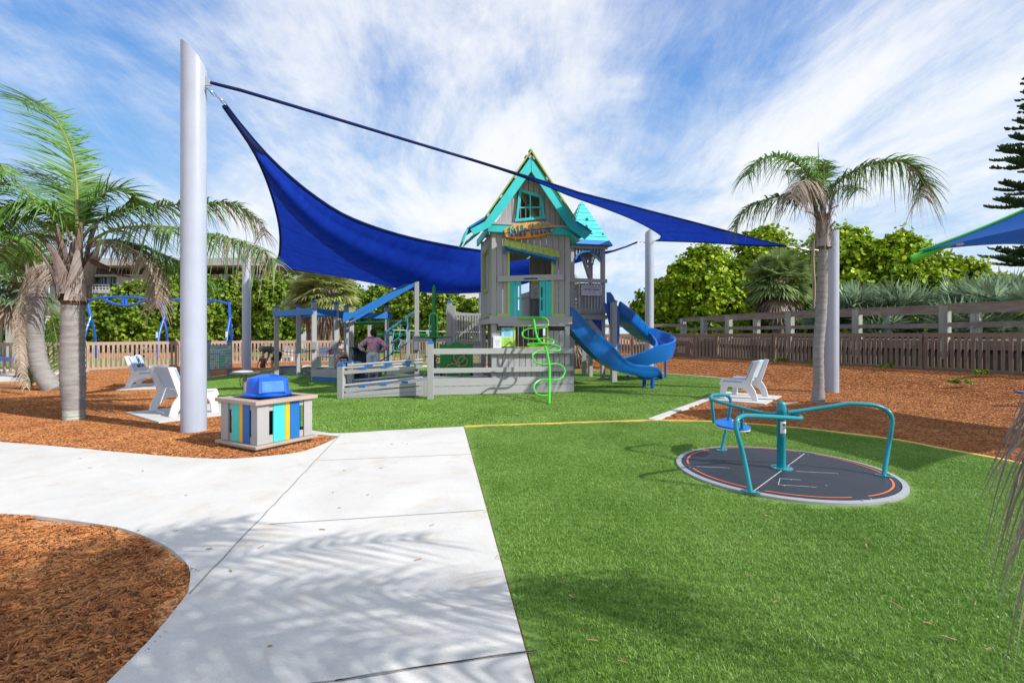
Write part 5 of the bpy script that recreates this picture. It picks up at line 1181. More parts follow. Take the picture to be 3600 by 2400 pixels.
# woman bending down to a toddler
bl = V((at(px('A5', 600, 0), 18.4).x, 18.4, 0)); s_ = 1.0
person('woman in charcoal T-shirt and black shorts bending over beside a toddler', bl, R(170), dict(pel=(-.12, 0, .78), belly=(.06, 0, .93), chest=(.28, 0, 1.00), neck=(.43, 0, .98), head=(.56, 0, .98), lhip=(-.1, .09, .74), rhip=(-.1, -.09, .74), lkne=(.06, .13, .42), rkne=(.02, -.13, .42), lank=(-.06, .14, .08), rank=(-.1, -.14, .08), ltoe=(.09, .15, .035), rtoe=(.06, -.15, .035), lsho=(.34, .15, .96), rsho=(.34, -.15, .96), lelb=(.42, .17, .70), relb=(.40, -.17, .70), lwri=(.50, .10, .50), rwri=(.48, -.10, .48), face=(.6, 0, -.8)), 1.62, SKIN,
       [('shirt', [['pel@belly@0.3', 'belly'], ['belly', 'chest'], ['chest', 'lsho', 'lsho@lelb@0.55'], ['chest', 'rsho', 'rsho@relb@0.55'], ['chest', 'chest@neck@0.5']], .028, CHAR), ('shorts', [['pel', 'lhip', 'lhip@lkne@0.3', 'lhip@lkne@0.55'], ['pel', 'rhip', 'rhip@rkne@0.3', 'rhip@rkne@0.55']], .045, BLKC), ('shoe', [['lank', 'ltoe']], .01, WHITE), ('shoe', [['rank', 'rtoe']], .01, WHITE)], hair_long(GREYH, .16))
def child(label, loc, hd, arms, H, skin, shirtm, shortm, hair, face=(1, 0, 0)):
    J = dict(pel=(0, 0, .88), chest=(.0, 0, 1.2), neck=(.01, 0, 1.36), head=(.04, 0, 1.50), lhip=(0, .08, .84), rhip=(0, -.08, .84), lkne=(.02, .10, .47), rkne=(.02, -.10, .47), lank=(-.02, .11, .08), rank=(-.02, -.11, .08), ltoe=(.12, .12, .035), rtoe=(.12, -.12, .035), lsho=(0, .16, 1.29), rsho=(0, -.16, 1.29))
    J.update(arms); J['face'] = face; s = H / 1.68; J = {k: tuple(c * s * (1.0) for c in q) for k, q in J.items()}
    t = person(label, loc, hd, J, H * 1.15, skin, [('shirt', [['pel', 'belly'], ['belly', 'chest'], ['chest', 'lsho', 'lsho@lelb@0.6'], ['chest', 'rsho', 'rsho@relb@0.6']], .022, shirtm), ('shorts', [['pel', 'lhip', 'lhip@lkne@0.7'], ['pel', 'rhip', 'rhip@rkne@0.7']], .026, shortm)], hair)
    return t
FLN = mat('navy_flower_cloth', (.03, .02, .05), .8, 0, 30, col2=(.35, .06, .12)); PINKC = mat('pale_pink_cloth', (.70, .48, .55), .8, .1, 20)
tl_ = V((at(px('A5', 395, 0), 18.1).x, 18.1, 0))
child('fair-haired toddler in dark flowered clothes beside the bending woman', tl_, R(100), dict(lelb=(.05, .34, 1.02), lwri=(.10, .42, .78), relb=(.1, -.2, 1.05), rwri=(.2, -.22, .9)), .80, SKIN, FLN, CHAR, hair_long(BLOND, .05))
bo = V((at(px('C5', 320, 0), 15.2).x, 15.2, 0))
tb = child('blond boy in black lettered T-shirt rubbing his eye behind the ramp', bo, R(-86), dict(lelb=(.16, .34, 1.22), lwri=(.17, .14, 1.50), relb=(.10, -.32, 1.12), rwri=(.16, -.30, 1.36)), 1.02, SKIN, BLKC, BLKC, hair_long(BLOND, .06))
mb = MB(); s_ = 1.02 / 1.68
for i, tx in enumerate(('CLUB', 'DOMAIN', 'KIDS')): put_text(mb, tx, (bo.x + .005, bo.y - .112, (1.22 - i * .115) * s_), (1, .05, 0), (0, 0, 1), .075, .002, bold=.002)
mb.build('shirt_lettering', WHITE, tb)
go_ = V((at(px('C5', 240, 0), 16.3).x, 16.3, 0))
child('blond girl in pale pink top standing behind the boy in black', go_, R(150), dict(lelb=(.02, .24, 1.0), lwri=(.08, .24, .78), relb=(.02, -.24, 1.0), rwri=(.08, -.24, .78)), 1.08, SKIN, PINKC, PINKC, hair_long(BLOND, .22))
so_ = V((at(px('C5', 262, 0), 22.6).x, 22.6, 0))
person('brown-haired adult in white top sitting on the far bench with head bowed', so_, R(-90), dict(pel=(0, 0, .52), belly=(.04, 0, .74), chest=(.08, 0, .94), neck=(.14, 0, 1.08), head=(.20, 0, 1.17), lhip=(.04, .09, .50), rhip=(.04, -.09, .50), lkne=(.46, .12, .50), rkne=(.46, -.12, .50), lank=(.44, .12, .08), rank=(.44, -.12, .08), ltoe=(.58, .12, .035), rtoe=(.58, -.12, .035), lsho=(.1, .17, 1.02), rsho=(.1, -.17, 1.02), lelb=(.2, .22, .78), relb=(.2, -.22, .78), lwri=(.36, .08, .72), rwri=(.36, -.08, .9), face=(.8, 0, -.6)), 1.6, SKIN,
       [('shirt', [['pel', 'belly'], ['belly', 'chest'], ['chest', 'lsho', 'lelb'], ['chest', 'rsho', 'relb']], .022, mat('white_cloth', (.7, .7, .7), .8)), ('trousers', [['pel', 'lhip', 'lkne', 'lank'], ['pel', 'rhip', 'rkne', 'rank']], .02, CHAR)], hair_long(mat('brown_hair', (.06, .035, .02), .5), .1))
# pushchair
NAVY = mat('dark_teal_cloth', (.006, .022, .032), .75, .1, 12)
sc_ = V((at(px('C5', 575, 0), 16.2).x, 16.2, 0)); st = thing('pushchair', 'dark folding pushchair with canopy standing beside the woman in flowers', 'pushchair', sc_)
mb = MB(); o_ = sc_
mb.grid([[o_ + V((x, -.10 + .45 * math.sin(a) * .8, .72 + .38 * math.cos(a))) for x in (-.22, -.11, 0, .11, .22)] for a in np.linspace(-.35, 1.2, 7)]); mb.build('canopy', NAVY, st, solid=.02, smooth=True)
mb = MB(); mb.beam(o_ + V((0, .25, .98)), o_ + V((0, .1, .48)), .42, .05, up=(0, 1, .3)); mb.build('backrest', NAVY, st, bevel=.02)
mb = MB(); mb.box(o_.x - .21, o_.x + .21, o_.y - .25, o_.y + .1, .42, .48); mb.build('seat', NAVY, st, bevel=.02)
mb = MB(); mb.ball(o_ + V((0, -.05, .55)), .14, 12, 8, sc=(1.1, .9, .6)); mb.build('blanket', mat('grey_blanket', (.42, .45, .5), .9, .2, 12), st, smooth=True)
mb = MB(); mb.box(o_.x - .18, o_.x + .18, o_.y - .2, o_.y + .15, .16, .36); mb.build('basket', BLKC, st, bevel=.03)
for sx in (-.24, .24):
    mb = MB(); mb.tube([o_ + V((sx, -.35, .12)), o_ + V((sx, .0, .55)), o_ + V((sx, .30, .95)), o_ + V((sx + .12, .36, 1.02))], .014, 8); mb.tube([o_ + V((sx, .35, .12)), o_ + V((sx, -.1, .55))], .013, 8); mb.build('frame', BLACK, st)
    for sy_ in (-.35, .35):
        mb = MB(); c = o_ + V((sx, sy_, .13)); mb.tube([c + V((0, .11 * math.cos(a), .11 * math.sin(a))) for a in np.linspace(0, 2 * math.pi, 17)[:-1]], .02, 6, closed=True); mb.build('wheel', BLACK, st, smooth=True)
mb = MB(); mb.tube([o_ + V((-.24, .36, 1.0)), o_ + V((.40, .36, 1.03))], .016, 8); mb.build('handle', BLACK, st)
# ------------------------------------------------------------------ SHADE SAILS and their poles
def sail_pole(p, r, ztop, cut, label, hz=None):
    t = thing('shade_pole', label, 'pole', p, 0, 'poles of the blue shade sails')
    mb = MB(); n = 32; vs = []
    for k_, (z0) in enumerate((p.z - .05, None)):
        for j in range(n):
            a = 2 * math.pi * j / n; x_, y_ = r * math.cos(a), r * math.sin(a)
            vs.append((p.x + x_, p.y + y_, z0 if z0 is not None else ztop - cut * (x_ / r * .5 + .5) - abs(cut) * .42 * (y_ / r + 0)))
    fs = [(j, (j + 1) % n, (j + 1) % n + n, j + n) for j in range(n)] + [tuple(range(n, 2 * n))]
    mb.add(vs, fs); mb.build('shaft', POLE, t, smooth=True)
    return t
P1 = V((gr(px('M', 445, 990)).x, gr(px('M', 445, 990)).y, 0)); P1r = .176
t1 = sail_pole(P1, P1r, at(px('Z4', 0, 0), P1.y).z, 0, 'thick silver grey pole in the left foreground with slanted top') if False else None
z1a = CH + (HZ - 167) / FP * (P1.y); z1b = CH + (HZ - 236) / FP * (P1.y)
t1 = sail_pole(P1, P1r, z1a, z1a - z1b, 'thick silver grey pole in the left foreground beside the bin, holding two sails')
mb = MB(); a = V((P1.x + P1r - .01, P1.y, CH + (HZ - 262) / FP * P1.y)); mb.prism([a, a + V((.11, 0, -.13)), a + V((.11, 0, -.17)), a + V((0, 0, -.17))], (0, .02, 0)); mb.build('eye_plate', POLE, t1)
P2 = V((at((867, 0), 21.0).x, 21.0, 0)); t2 = sail_pole(P2, .175, at((0, 897), 21).z, .16, 'silver grey pole rising beyond the bending woman, behind the foreground pole')
P3 = V((at((2283, 0), 20.6).x, 20.6, hgt(at((2283, 0), 20.6).x, 20.6))); t3 = sail_pole(P3, .18, at((0, 820), 20.6).z, -.17, 'silver grey pole standing behind the spiral slide')
P4 = V((at((2924, 0), 12.75).x, 12.75, 0)); t4 = sail_pole(P4, .165, at((0, 823), 12.75).z, -.08, 'silver grey pole standing directly behind the right palm trunk')
p_ = V((at((1694, 0), 27).x, 27, 0)); t5 = sail_pole(p_, .17, 6.2, .1, 'distant grey pole half hidden behind the left side of the playhouse')
def edge(pts, ya, yb, pw=1.):                                 # image trace with 1/depth running from ya to yb
    P = [V((a, b, 0)) for a, b in pts]; d = [0]
    for i in range(1, len(P)): d.append(d[-1] + (P[i] - P[i - 1]).length)
    return [at((p.x, p.y), 1 / (1 / ya + (1 / yb - 1 / ya) * (q / d[-1]) ** pw)) for p, q in zip(P, d)]
def edge_y(pts, tab):                                  # image trace with a table of (column, depth)
    return [at(p, interp(tab, p[0])) for p in pts]
def resample(P, n):
    P = spline(P, 8); d = [0]
    for i in range(1, len(P)): d.append(d[-1] + (P[i] - P[i - 1]).length)
    o = []; j = 0
    for k in range(n):
        s = d[-1] * k / (n - 1)
        while j < len(d) - 2 and d[j + 1] < s: j += 1
        o.append(P[j].lerp(P[j + 1], (s - d[j]) / max(d[j + 1] - d[j], 1e-9)))
    return o
def sail(AB, AC, BC, n, label, hemr, par=None):
    """Curved triangle between three edge curves: AB and AC start at A, BC joins their ends."""
    AB, AC, BC = resample(AB, n), resample(AC, n), resample(BC, n); rows = []
    for i in range(n):
        s = i / (n - 1); row = []
        for j in range(n):
            t = j / (n - 1); lin_ = AB[i].lerp(AC[i], t); row.append(lin_ + (BC[j] - BC[0].lerp(BC[-1], t)) * s)
        rows.append(row)
    o = thing('shade_sail', label, 'shade sail', AB[n // 2]); mb = MB(); mb.grid(rows); mb.build('cloth', SAIL, o, smooth=True, auto=0)
    for E_ in (AB, AC, BC):
        mb = MB(); mb.tube([q + V((0, 0, .0)) for q in E_], hemr, 6); mb.build('hem', SAILD, o, smooth=True)
    for f in (.22, .40, .58, .76, .90):                               # seams
        i = int(f * (n - 1)); mb = MB(); mb.tube([q for q in rows[i]], .006, 4); mb.build('seam', mat('seam_blue', (.002, .012, .16), .8), o)
    return o, AB, AC, BC
m_ = lambda L_: [px('M', *q) for q in L_]
z_1 = lambda L_: [px('Z1', *q) for q in L_]
z_8 = lambda L_: [px('Z8', *q) for q in L_]
YA, YB, YC = P1.y + .35, 20.6, 20.2
AB = edge(m_([(514, 244), (545, 288), (582, 345), (610, 405), (630, 465), (642, 520), (644, 560), (640, 590), (628, 602), (606, 603)]), YA, YB, 1.35)
AC = edge_y(m_([(518, 243), (545, 278), (580, 320), (640, 383), (720, 449), (800, 498), (900, 534), (1000, 558), (1110, 576), (1250, 590), (1390, 579), (1440, 566), (1463, 556)]), [(793, YA), (1000, 10.3), (1225, 13.2), (1450, 16.2), (1700, 18.5), (1900, 19.3), (2130, 20.0), (2239, YC)])
BC = edge_y(m_([(606, 604), (640, 614), (668, 618), (713, 625), (780, 633), (848, 643), (915, 653), (960, 660), (1078, 668), (1200, 652)]) + z_1([(1180, 1172), (1320, 1135), (1510, 1074), (1640, 1035)]) + m_([(1463, 557)]), [(927, YB), (1200, 20.1), (1450, 19.9), (2239, YC)])
s1, AB1, AC1, BC1 = sail(AB, AC, BC, 34, 'large deep blue triangular shade sail sweeping down behind the playhouse', .035)
TPl = edge(m_([(484, 190), (560, 209)]) + z_1([(0, 127), (300, 216), (700, 340), (1000, 430), (1300, 525), (1600, 600), (1900, 680), (2300, 783)]) + z_8([(100, 1068), (300, 1120), (460, 1157)]), P1.y - .05, 12.7)
LWl = edge(m_([(484, 191), (560, 210.5)]) + z_1([(0, 131), (300, 222), (600, 318), (850, 405), (1000, 463), (1200, 548), (1500, 655), (1750, 755), (1900, 830), (1990, 885), (2028, 915), (2015, 940), (1975, 957)]), P1.y - .05, 20.2, 2.0)
DC = edge(z_1([(1975, 959), (2352, 971)]) + z_8([(180, 1150), (370, 1158), (460, 1161)]), 20.2, 12.7)
s2, AB2, AC2, BC2 = sail(LWl, TPl, DC, 34, 'slim deep blue shade sail crossing in front of the playhouse gable', .022)
def chain(a, b, label, n=5, par=None):
    o = thing('shackle_chain', label, 'chain', a); d = (V(b) - V(a)); L_ = d.length; d.normalize(); s_ = d.orthogonal().normalized(); u_ = d.cross(s_)
    ll = L_ / n
    for i in range(n):
        c = V(a) + d * (i + .5) * ll; w = s_ if i % 2 else u_; r = min(.009, ll * .12)
        mb = MB(); mb.tube([c + d * math.cos(t) * ll * .58 + w * math.sin(t) * max(ll * .18, .02) for t in np.linspace(0, 2 * math.pi, 13)[:-1]], r, 6, closed=True); mb.build('link', STEEL, o, smooth=True)
    return o
k1 = V((P1.x + P1r + .10, P1.y, at((0, 285), P1.y).z)); chain(k1, TPl[0].lerp(TPl[1], .35), 'steel chain from the foreground pole to the upper sail cable', 5)
k2 = V((P1.x + P1r + .01, P1.y, at((0, 307), P1.y).z)); chain(k2, AB[0].lerp(AC[0], .5) + V((.02, 0, .03)), 'steel turnbuckle from the foreground pole down to the big sail corner', 4)
chain(P2 + V((.17, 0, at((0, 925), 21).z)), AB[-1], 'steel chain from the far left pole to the low sail corner', 4)
chain(V((P3.x - .17, P3.y, at((0, 852), 20.6).z)), AC[-1], 'steel chain from the pole behind the slide leftwards to the big sail', 5)
chain(V((P3.x + .17, P3.y, at((0, 849), 20.6).z)), LWl[-1], 'steel chain from the pole behind the slide rightwards to the slim sail', 2)
chain(V((P4.x - .16, P4.y, at((0, 881), 12.75).z)), TPl[-1], 'steel chain from the pole behind the palm to the slim sail tip', 6)
for (q, d_) in ((AB[0].lerp(AC[0], .5), AB[2] - AB[0]),):                 # reinforced dark corner with clamps
    mb = MB(); n = d_.normalized(); mb.grid([[AB1[i] , AB1[i].lerp(AC1[i], .5), AC1[i]] for i in range(0, 4)]); mb.build('corner_patch', SAILD, s1, solid=.02, smooth=True)
    for i in (0, 1, 2):
        for E_ in (AB1, AC1): mb = MB(); mb.ball(E_[i].lerp(E_[i + 1], .3), .03, 8, 6); mb.build('clamp', STEEL, s1, smooth=True)

# ------------------------------------------------------------------ LITTER BIN
BC_ = V((-3.235, 6.14, 0)); rr = V((math.cos(R(60)), math.sin(R(60)), 0)); ll_ = V((math.cos(R(150)), math.sin(R(150)), 0)); S = .93
BM = Matrix.Translation(BC_) @ Matrix.Rotation(R(60), 4, 'Z')              # local x along the right face, y along the left face
bin_ = thing('litter_bin', 'striped board litter bin housing with blue domed lid beside the concrete path', 'litter bin', BC_ + (rr + ll_) * S / 2, R(60))
def BB(): return MB(BM)
mb = BB(); mb.box(0, S, 0, S, .045, .085); mb.build('base', TAN, bin_, bevel=.008)
mb = BB(); mb.box(.07, S - .07, .07, S - .07, -.01, .0445); mb.build('plinth', TAN, bin_)
i0, i1, zt0, zt1 = .055, S - .055, .088, .605
TURQ = mat('turquoise_board', (.05, .58, .52), .5, .05, 4, .2, 90); YO = mat('amber_board', (.85, .42, .01), .5, .05, 4, .2, 90); RB = mat('royal_board', (.005, .13, .42), .5, .05, 4, .2, 90)
ww = i1 - i0
for f in range(4):
    rot = Matrix.Translation(V((S / 2, S / 2, 0))) @ Matrix.Rotation(R(90) * f, 4, 'Z') @ Matrix.Translation(V((-S / 2, -S / 2, 0)))
    def fb(x0, x1, name, mt, y0=0., th=.03, z0=zt0, z1=zt1):
        mb = MB(BM @ rot); mb.box(i0 + ww * x0, i0 + ww * x1, i0 + y0, i0 + y0 + th, z0, z1); return mb.build(name, mt, bin_, bevel=.004)
    rev = (f % 2 == 1)
    X_ = (lambda a, b: (a, b))
    fb(.0, .20, 'corner_board', G, .0, .03); fb(.84, .965, 'corner_board', G, .0, .03)
    for a, b, mt, nm in ((.285, .49, TURQ, 'turquoise_board'), (.497, .58, YO, 'amber_board'), (.587, .765, RB, 'blue_board')):
        fb(a, b, nm, mt, .012, .03)
    fb(.201, .2845, 'cross_piece', G, .02, .03, zt1 - .10, zt1); fb(.201, .2845, 'cross_piece', G, .02, .03, zt0, zt0 + .10); fb(.766, .839, 'cross_piece', G, .02, .03, zt1 - .08, zt1); fb(.766, .839, 'cross_piece', G, .02, .03, zt0, zt0 + .09)
for (a, b, c, d) in ((0, S, 0, .14), (0, S, S - .14, S), (0, .14, .1402, S - .1402), (S - .14, S, .1402, S - .1402)):
    mb = BB(); mb.box(a, b, c, d, .606, .655); mb.build('top_board', TAN, bin_, bevel=.006)
mb = BB(); mb.lathe((S / 2, S / 2, 0), [(.26, .10), (.28, .62), (.285, .66), (.27, .66), (.25, .5)], 32); mb.build('bucket', BLACK, bin_, smooth=True)
LIDB = mat('bright_blue_plastic', (.003, .10, .62), .33, .08, 5, .06, 40, coat=.2)
lid = BB(); lid.lathe((S / 2, S / 2, .668), [(.30, 0), (.31, .006), (.315, .03), (.30, .045), (.272, .05), (.262, .21), (.235, .245), (.10, .285), (0, .295)], 48)
lo = lid.build('lid', LIDB, bin_, smooth=True, auto=28)
ang = R(-50) - R(60); cd, sd_ = math.cos(ang), math.sin(ang); c_ = V((S / 2, S / 2, .668)); fx = V((cd, sd_, 0)); sx = V((-sd_, cd, 0))
mb = BB(); q = []
for (w_, d_, z_) in ((.175, .292, .055), (.165, .266, .215), (.15, .20, .262)):
    q.append([c_ + sx * -w_ + fx * d_ + V((0, 0, z_)), c_ + sx * w_ + fx * d_ + V((0, 0, z_)), c_ + sx * w_ * .9 + fx * .1 + V((0, 0, z_)), c_ + sx * -w_ * .9 + fx * .1 + V((0, 0, z_))])
mb.grid(q, closed=True); k = len(mb.v); mb.f.append((8, 9, 10, 11)); mb.m.append(0); mb.build('hood', LIDB, lo, smooth=True, auto=20)
mb = BB(); a, b = q[0], q[1]; e = fx * .007
mb.hexa([a[0].lerp(a[1], .09) + e + V((0, 0, .012)), a[0].lerp(a[1], .91) + e + V((0, 0, .012)), a[0].lerp(a[1], .91) + V((0, 0, .012)) - e, a[0].lerp(a[1], .09) - e + V((0, 0, .012)), b[0].lerp(b[1], .09) + e - V((0, 0, .008)), b[0].lerp(b[1], .91) + e - V((0, 0, .008)), b[0].lerp(b[1], .91) - e, b[0].lerp(b[1], .09) - e]); mb.build('flap', mat('scuffed_blue_plastic', (.004, .11, .60), .5, .12, 9, col2=(.05, .22, .70)), lo, bevel=.005)

# ------------------------------------------------------------------ SPINNER (flush roundabout)
DC_ = V((2.978, 5.377, 0)); spin = thing('roundabout', 'flush round black roundabout with teal pipe arms and a blue seat on the turf', 'roundabout', DC_)
mb = MB(); n = 96
mb.lathe(DC_, [(.995, -.02), (1.10, -.02), (1.10, .024), (1.045, .030), (1.042, -.01)], n); mb.build('rim', mat('grey_metal_ring', (.42, .43, .46), .45, .08, 12, metal=.3), spin, smooth=True)
DK = bpy.data.materials.new('black_tread_rubber'); DK.use_nodes = True; t_ = DK.node_tree; b_ = t_.nodes['Principled BSDF']; b_.inputs['Base Color'].default_value = (.026, .032, .045, 1); b_.inputs['Roughness'].default_value = .5
tc_ = t_.nodes.new('ShaderNodeTexCoord'); mp_ = t_.nodes.new('ShaderNodeMapping'); mp_.inputs['Scale'].default_value = (42, 20, 1); mp_.inputs['Rotation'].default_value = (0, 0, R(20)); t_.links.new(tc_.outputs['Object'], mp_.inputs[0])
br_ = t_.nodes.new('ShaderNodeTexBrick'); br_.inputs['Scale'].default_value = 1; br_.inputs['Mortar Size'].default_value = .12; br_.inputs['Color1'].default_value = (1, 1, 1, 1); br_.inputs['Color2'].default_value = (.7, .7, .7, 1); br_.inputs['Mortar'].default_value = (0, 0, 0, 1); t_.links.new(mp_.outputs[0], br_.inputs['Vector'])
bp_ = t_.nodes.new('ShaderNodeBump'); bp_.inputs['Strength'].default_value = .7; bp_.inputs['Distance'].default_value = .003; t_.links.new(br_.outputs['Color'], bp_.inputs['Height']); t_.links.new(bp_.outputs[0], b_.inputs['Normal'])
n_ = t_.nodes.new('ShaderNodeTexNoise'); n_.inputs['Scale'].default_value = 5; n_.inputs['Detail'].default_value = 7; r_ = t_.nodes.new('ShaderNodeMapRange'); r_.inputs[3].default_value = .34; r_.inputs[4].default_value = .62; t_.links.new(n_.outputs['Fac'], r_.inputs[0]); t_.links.new(r_.outputs[0], b_.inputs['Roughness'])
mb = MB(); mb.lathe(DC_, [(.2, .0), (1.036, .0), (1.036, .030), (.0, .031)], n); mb.build('deck', DK, spin)
ORA = mat('orange_line', (.78, .17, .05), .5, .05, 8)
def ang_of(p): q = gr(p, .031); return math.atan2(q.y - DC_.y, q.x - DC_.x)
A1 = lambda x, y: (2350 + x * .212585, 1540 + y * .212585); A2 = lambda x, y: (2750 + x * .212585, 1540 + y * .212585)
for (p, q) in ((A1(1220, 852), A1(355, 492)), (A1(335, 420), A1(780, 217)), (A1(980, 195), A1(2105, 245)), (A2(490, 285), A2(1545, 580)), (A2(1690, 660), A2(1510, 988)), (A2(1270, 1028), A1(1550, 928))):
    a, b = ang_of(p), ang_of(q)
    d = (b - a) % (2 * math.pi)
    if d > math.pi: d -= 2 * math.pi
    m = 24; mb = MB(); pts = [a + d * i / m for i in range(m + 1)]
    mb.grid([[DC_ + V((r_ * math.cos(t), r_ * math.sin(t), .0335)) for r_ in ((.968, .986) if d < 0 else (.986, .968))] for t in pts]); mb.build('orange_arc', ORA, spin)
mb = MB(); 
for (p, q, w) in ((A1(2250, 250), A1(1410, 870), .007), (A1(270, 452), A1(990, 488), .004), (A2(230, 545), A2(920, 578), .003), (A1(1845, 663), A1(1815, 765), .005), (A1(1845, 663), A1(2190, 685), .004), (A1(1815, 765), A2(565, 806), .004)):
    a, b = gr(p, .0345), gr(q, .0345); mb.beam(a, b, w, .002)
mb.build('sheet_joint', mat('pale_wire', (.60, .58, .54), .5), spin)
mb = MB()
for p in (A1(335, 440), A1(350, 476), A1(990, 490), A1(2165, 252), A1(2305, 272), A1(2090, 372), A1(1610, 722), A2(908, 580), A2(722, 780), A2(1330, 1018), A2(1460, 996), A2(140, 682), A2(25, 780), A2(490, 802)):
    a = gr(p, .034); mb.lathe(a, [(.011, -.002), (.011, .002), (.0, .004)], 8)
mb.build('screws', STEEL, spin)['kind'] = 'stuff'
mb = MB(); mb.lathe((DC_.x, DC_.y, .031), [(.045, 0), (.045, .57), (.050, .575), (.050, .655), (.046, .70), (.040, .722), (.025, .738), (0, .742)], 32); post = mb.build('centre_post', TEALD, spin, smooth=True, auto=45)
mb = MB(); mb.lathe((DC_.x, DC_.y, .031), [(.115, 0), (.115, .012), (.045, .014)], 40); mb.build('post_flange', TEALD, post, smooth=True, auto=30)
for i in range(6):
    a = i * math.pi / 3 + .3; mb = MB(); mb.lathe((DC_.x +   .092 * math.cos(a), DC_.y + .092 * math.sin(a), .043), [(.010, 0), (.010, .006), (0, .010)], 8); mb.build('bolt', STEEL, post)
zl0, zl1 = at(px('Z7', 1060, 528), 5.31).z, at(px('Z7', 1060, 430), 5.31).z
mb = MB(); rows = []
for i in range(9):
    a = R(-90 - 42 + 84 * i / 8); rows.append([DC_ + V((.0465 * math.cos(a), .0465 * math.sin(a), zl0)), DC_ + V((.0465 * math.cos(a), .0465 * math.sin(a), zl1))])
mb.grid(rows); mb.build('label', PAPER, post); mb = MB()
for i in range(9): mb.box(DC_.x - .018 + .006 * (i % 3 == 0), DC_.x + .02 - .008 * (i % 2), DC_.y - .0485, DC_.y - .0475, zl1 - .075 - i * .012, zl1 - .071 - i * .012)
mb.ball((DC_.x, DC_.y - .048, zl1 - .035), .014, 8, 4, sc=(1, .05, 1.2)); mb.build('label_print', mat('grey_ink', (.15, .15, .18), .6), post)
z7 = lambda x, y, Y: at(px('Z7', x, y), Y)
zf = lambda x, y, z=.031: gr(px('Z7', x, y), z)
def arm(pts, r=.0225): mb = MB(); mb.tube(spline(pts, 6), r, 12); return mb.build('arm', TEALD, spin, smooth=True)
b1, b2, b3 = zf(797, 1010), zf(1897, 878), zf(557, 663)
arm([b1, z7(745, 745, 4.67), z7(700, 570, 4.70), z7(675, 470, 4.72), z7(684, 415, 4.74), z7(722, 384, 4.80), z7(790, 378, 4.88), z7(1000, 388, 5.12), z7(1150, 397, 5.24), z7(1200, 400, 5.28), z7(1214, 392, 5.34), z7(1180, 378, 5.40), z7(1120, 372, 5.42)])
arm([b2, z7(1935, 650, 5.16), z7(1958, 500, 5.16), z7(1966, 410, 5.16), z7(1945, 355, 5.17), z7(1895, 318, 5.2), z7(1810, 291, 5.22), z7(1680, 281, 5.25), z7(1580, 282, 5.28), z7(1480, 298, 5.30), z7(1280, 328, 5.35), z7(1105, 352, 5.38)])
arm([b3, z7(600, 465, 6.3), z7(625, 330, 6.25), z7(632, 265, 6.25), z7(622, 228, 6.25), z7(595, 208, 6.2), z7(500, 205, 6.05), z7(470, 218, 5.95), z7(472, 240, 5.9), z7(510, 256, 5.85), z7(700, 308, 5.65), z7(850, 345, 5.5), z7(950, 360, 5.42), z7(1040, 362, 5.38)], .020)
arm([z7(472, 235, 5.93), z7(482, 330, 5.93), z7(493, 435, 5.95)], .019); arm([z7(722, 316, 5.66), z7(724, 400, 5.68), z7(726, 488, 5.72)], .019)
for b_, d_ in ((b1, V((.7, -.45, 0))), (b2, V((-.75, .6, 0))), (b3, V((1, .25, 0)))):
    d_ = d_.normalized(); n_ = V((-d_.y, d_.x, 0)); mb = MB(); mb.prism([V((b_.x, b_.y, .0315)) + d_ * .085 * math.cos(t) + n_ * .034 * math.sin(t) for t in np.linspace(0, 2 * math.pi, 21)[:-1]], (0, 0, .010)); fl = mb.build('foot_plate', TEALD, spin)
    for s_ in (-.06, .06): mb = MB(); mb.lathe(V((b_.x, b_.y, .0415)) + d_ * s_, [(.010, 0), (.010, .007), (0, .010)], 8); mb.build('bolt', STEEL, fl)
SZ = .405
sp_ = [gr(px('Z7', *q), SZ) for q in ((505, 415), (530, 405), (565, 402), (610, 395), (640, 397), (655, 412), (655, 428), (690, 440), (740, 448), (785, 458), (797, 470), (780, 484), (720, 486), (640, 477), (560, 462), (515, 444))]
mb = MB(); mb.prism([q for q in spline(sp_, 3, closed=True)], (0, 0, -.022)); seat = mb.build('seat', mat('seat_blue', (.005, .16, .60), .4, .05, 6), spin, bevel=.004)
mb = MB(); mb.prism([V((q.x, q.y, SZ - .0225)) for q in spline(sp_, 3, closed=True)], (0, 0, -.014)); mb.build('seat_core', WHITE, seat)
mb = MB()
for k in range(3):
    c = sp_[2].lerp(sp_[9], .2 + .25 * k); mb.tube([c + V((.05 * math.cos(t), .09 * math.sin(t), .004)) for t in np.linspace(-1.2, 1.2, 9)], .004, 4)
mb.build('seat_groove', WHITE, seat)
mb = MB(); c = sp_[10]; mb.ball(V((c.x - .03, c.y + .02, SZ - .06)), .022, 10, 6); mb.build('bumper', BLACK, seat, smooth=True)

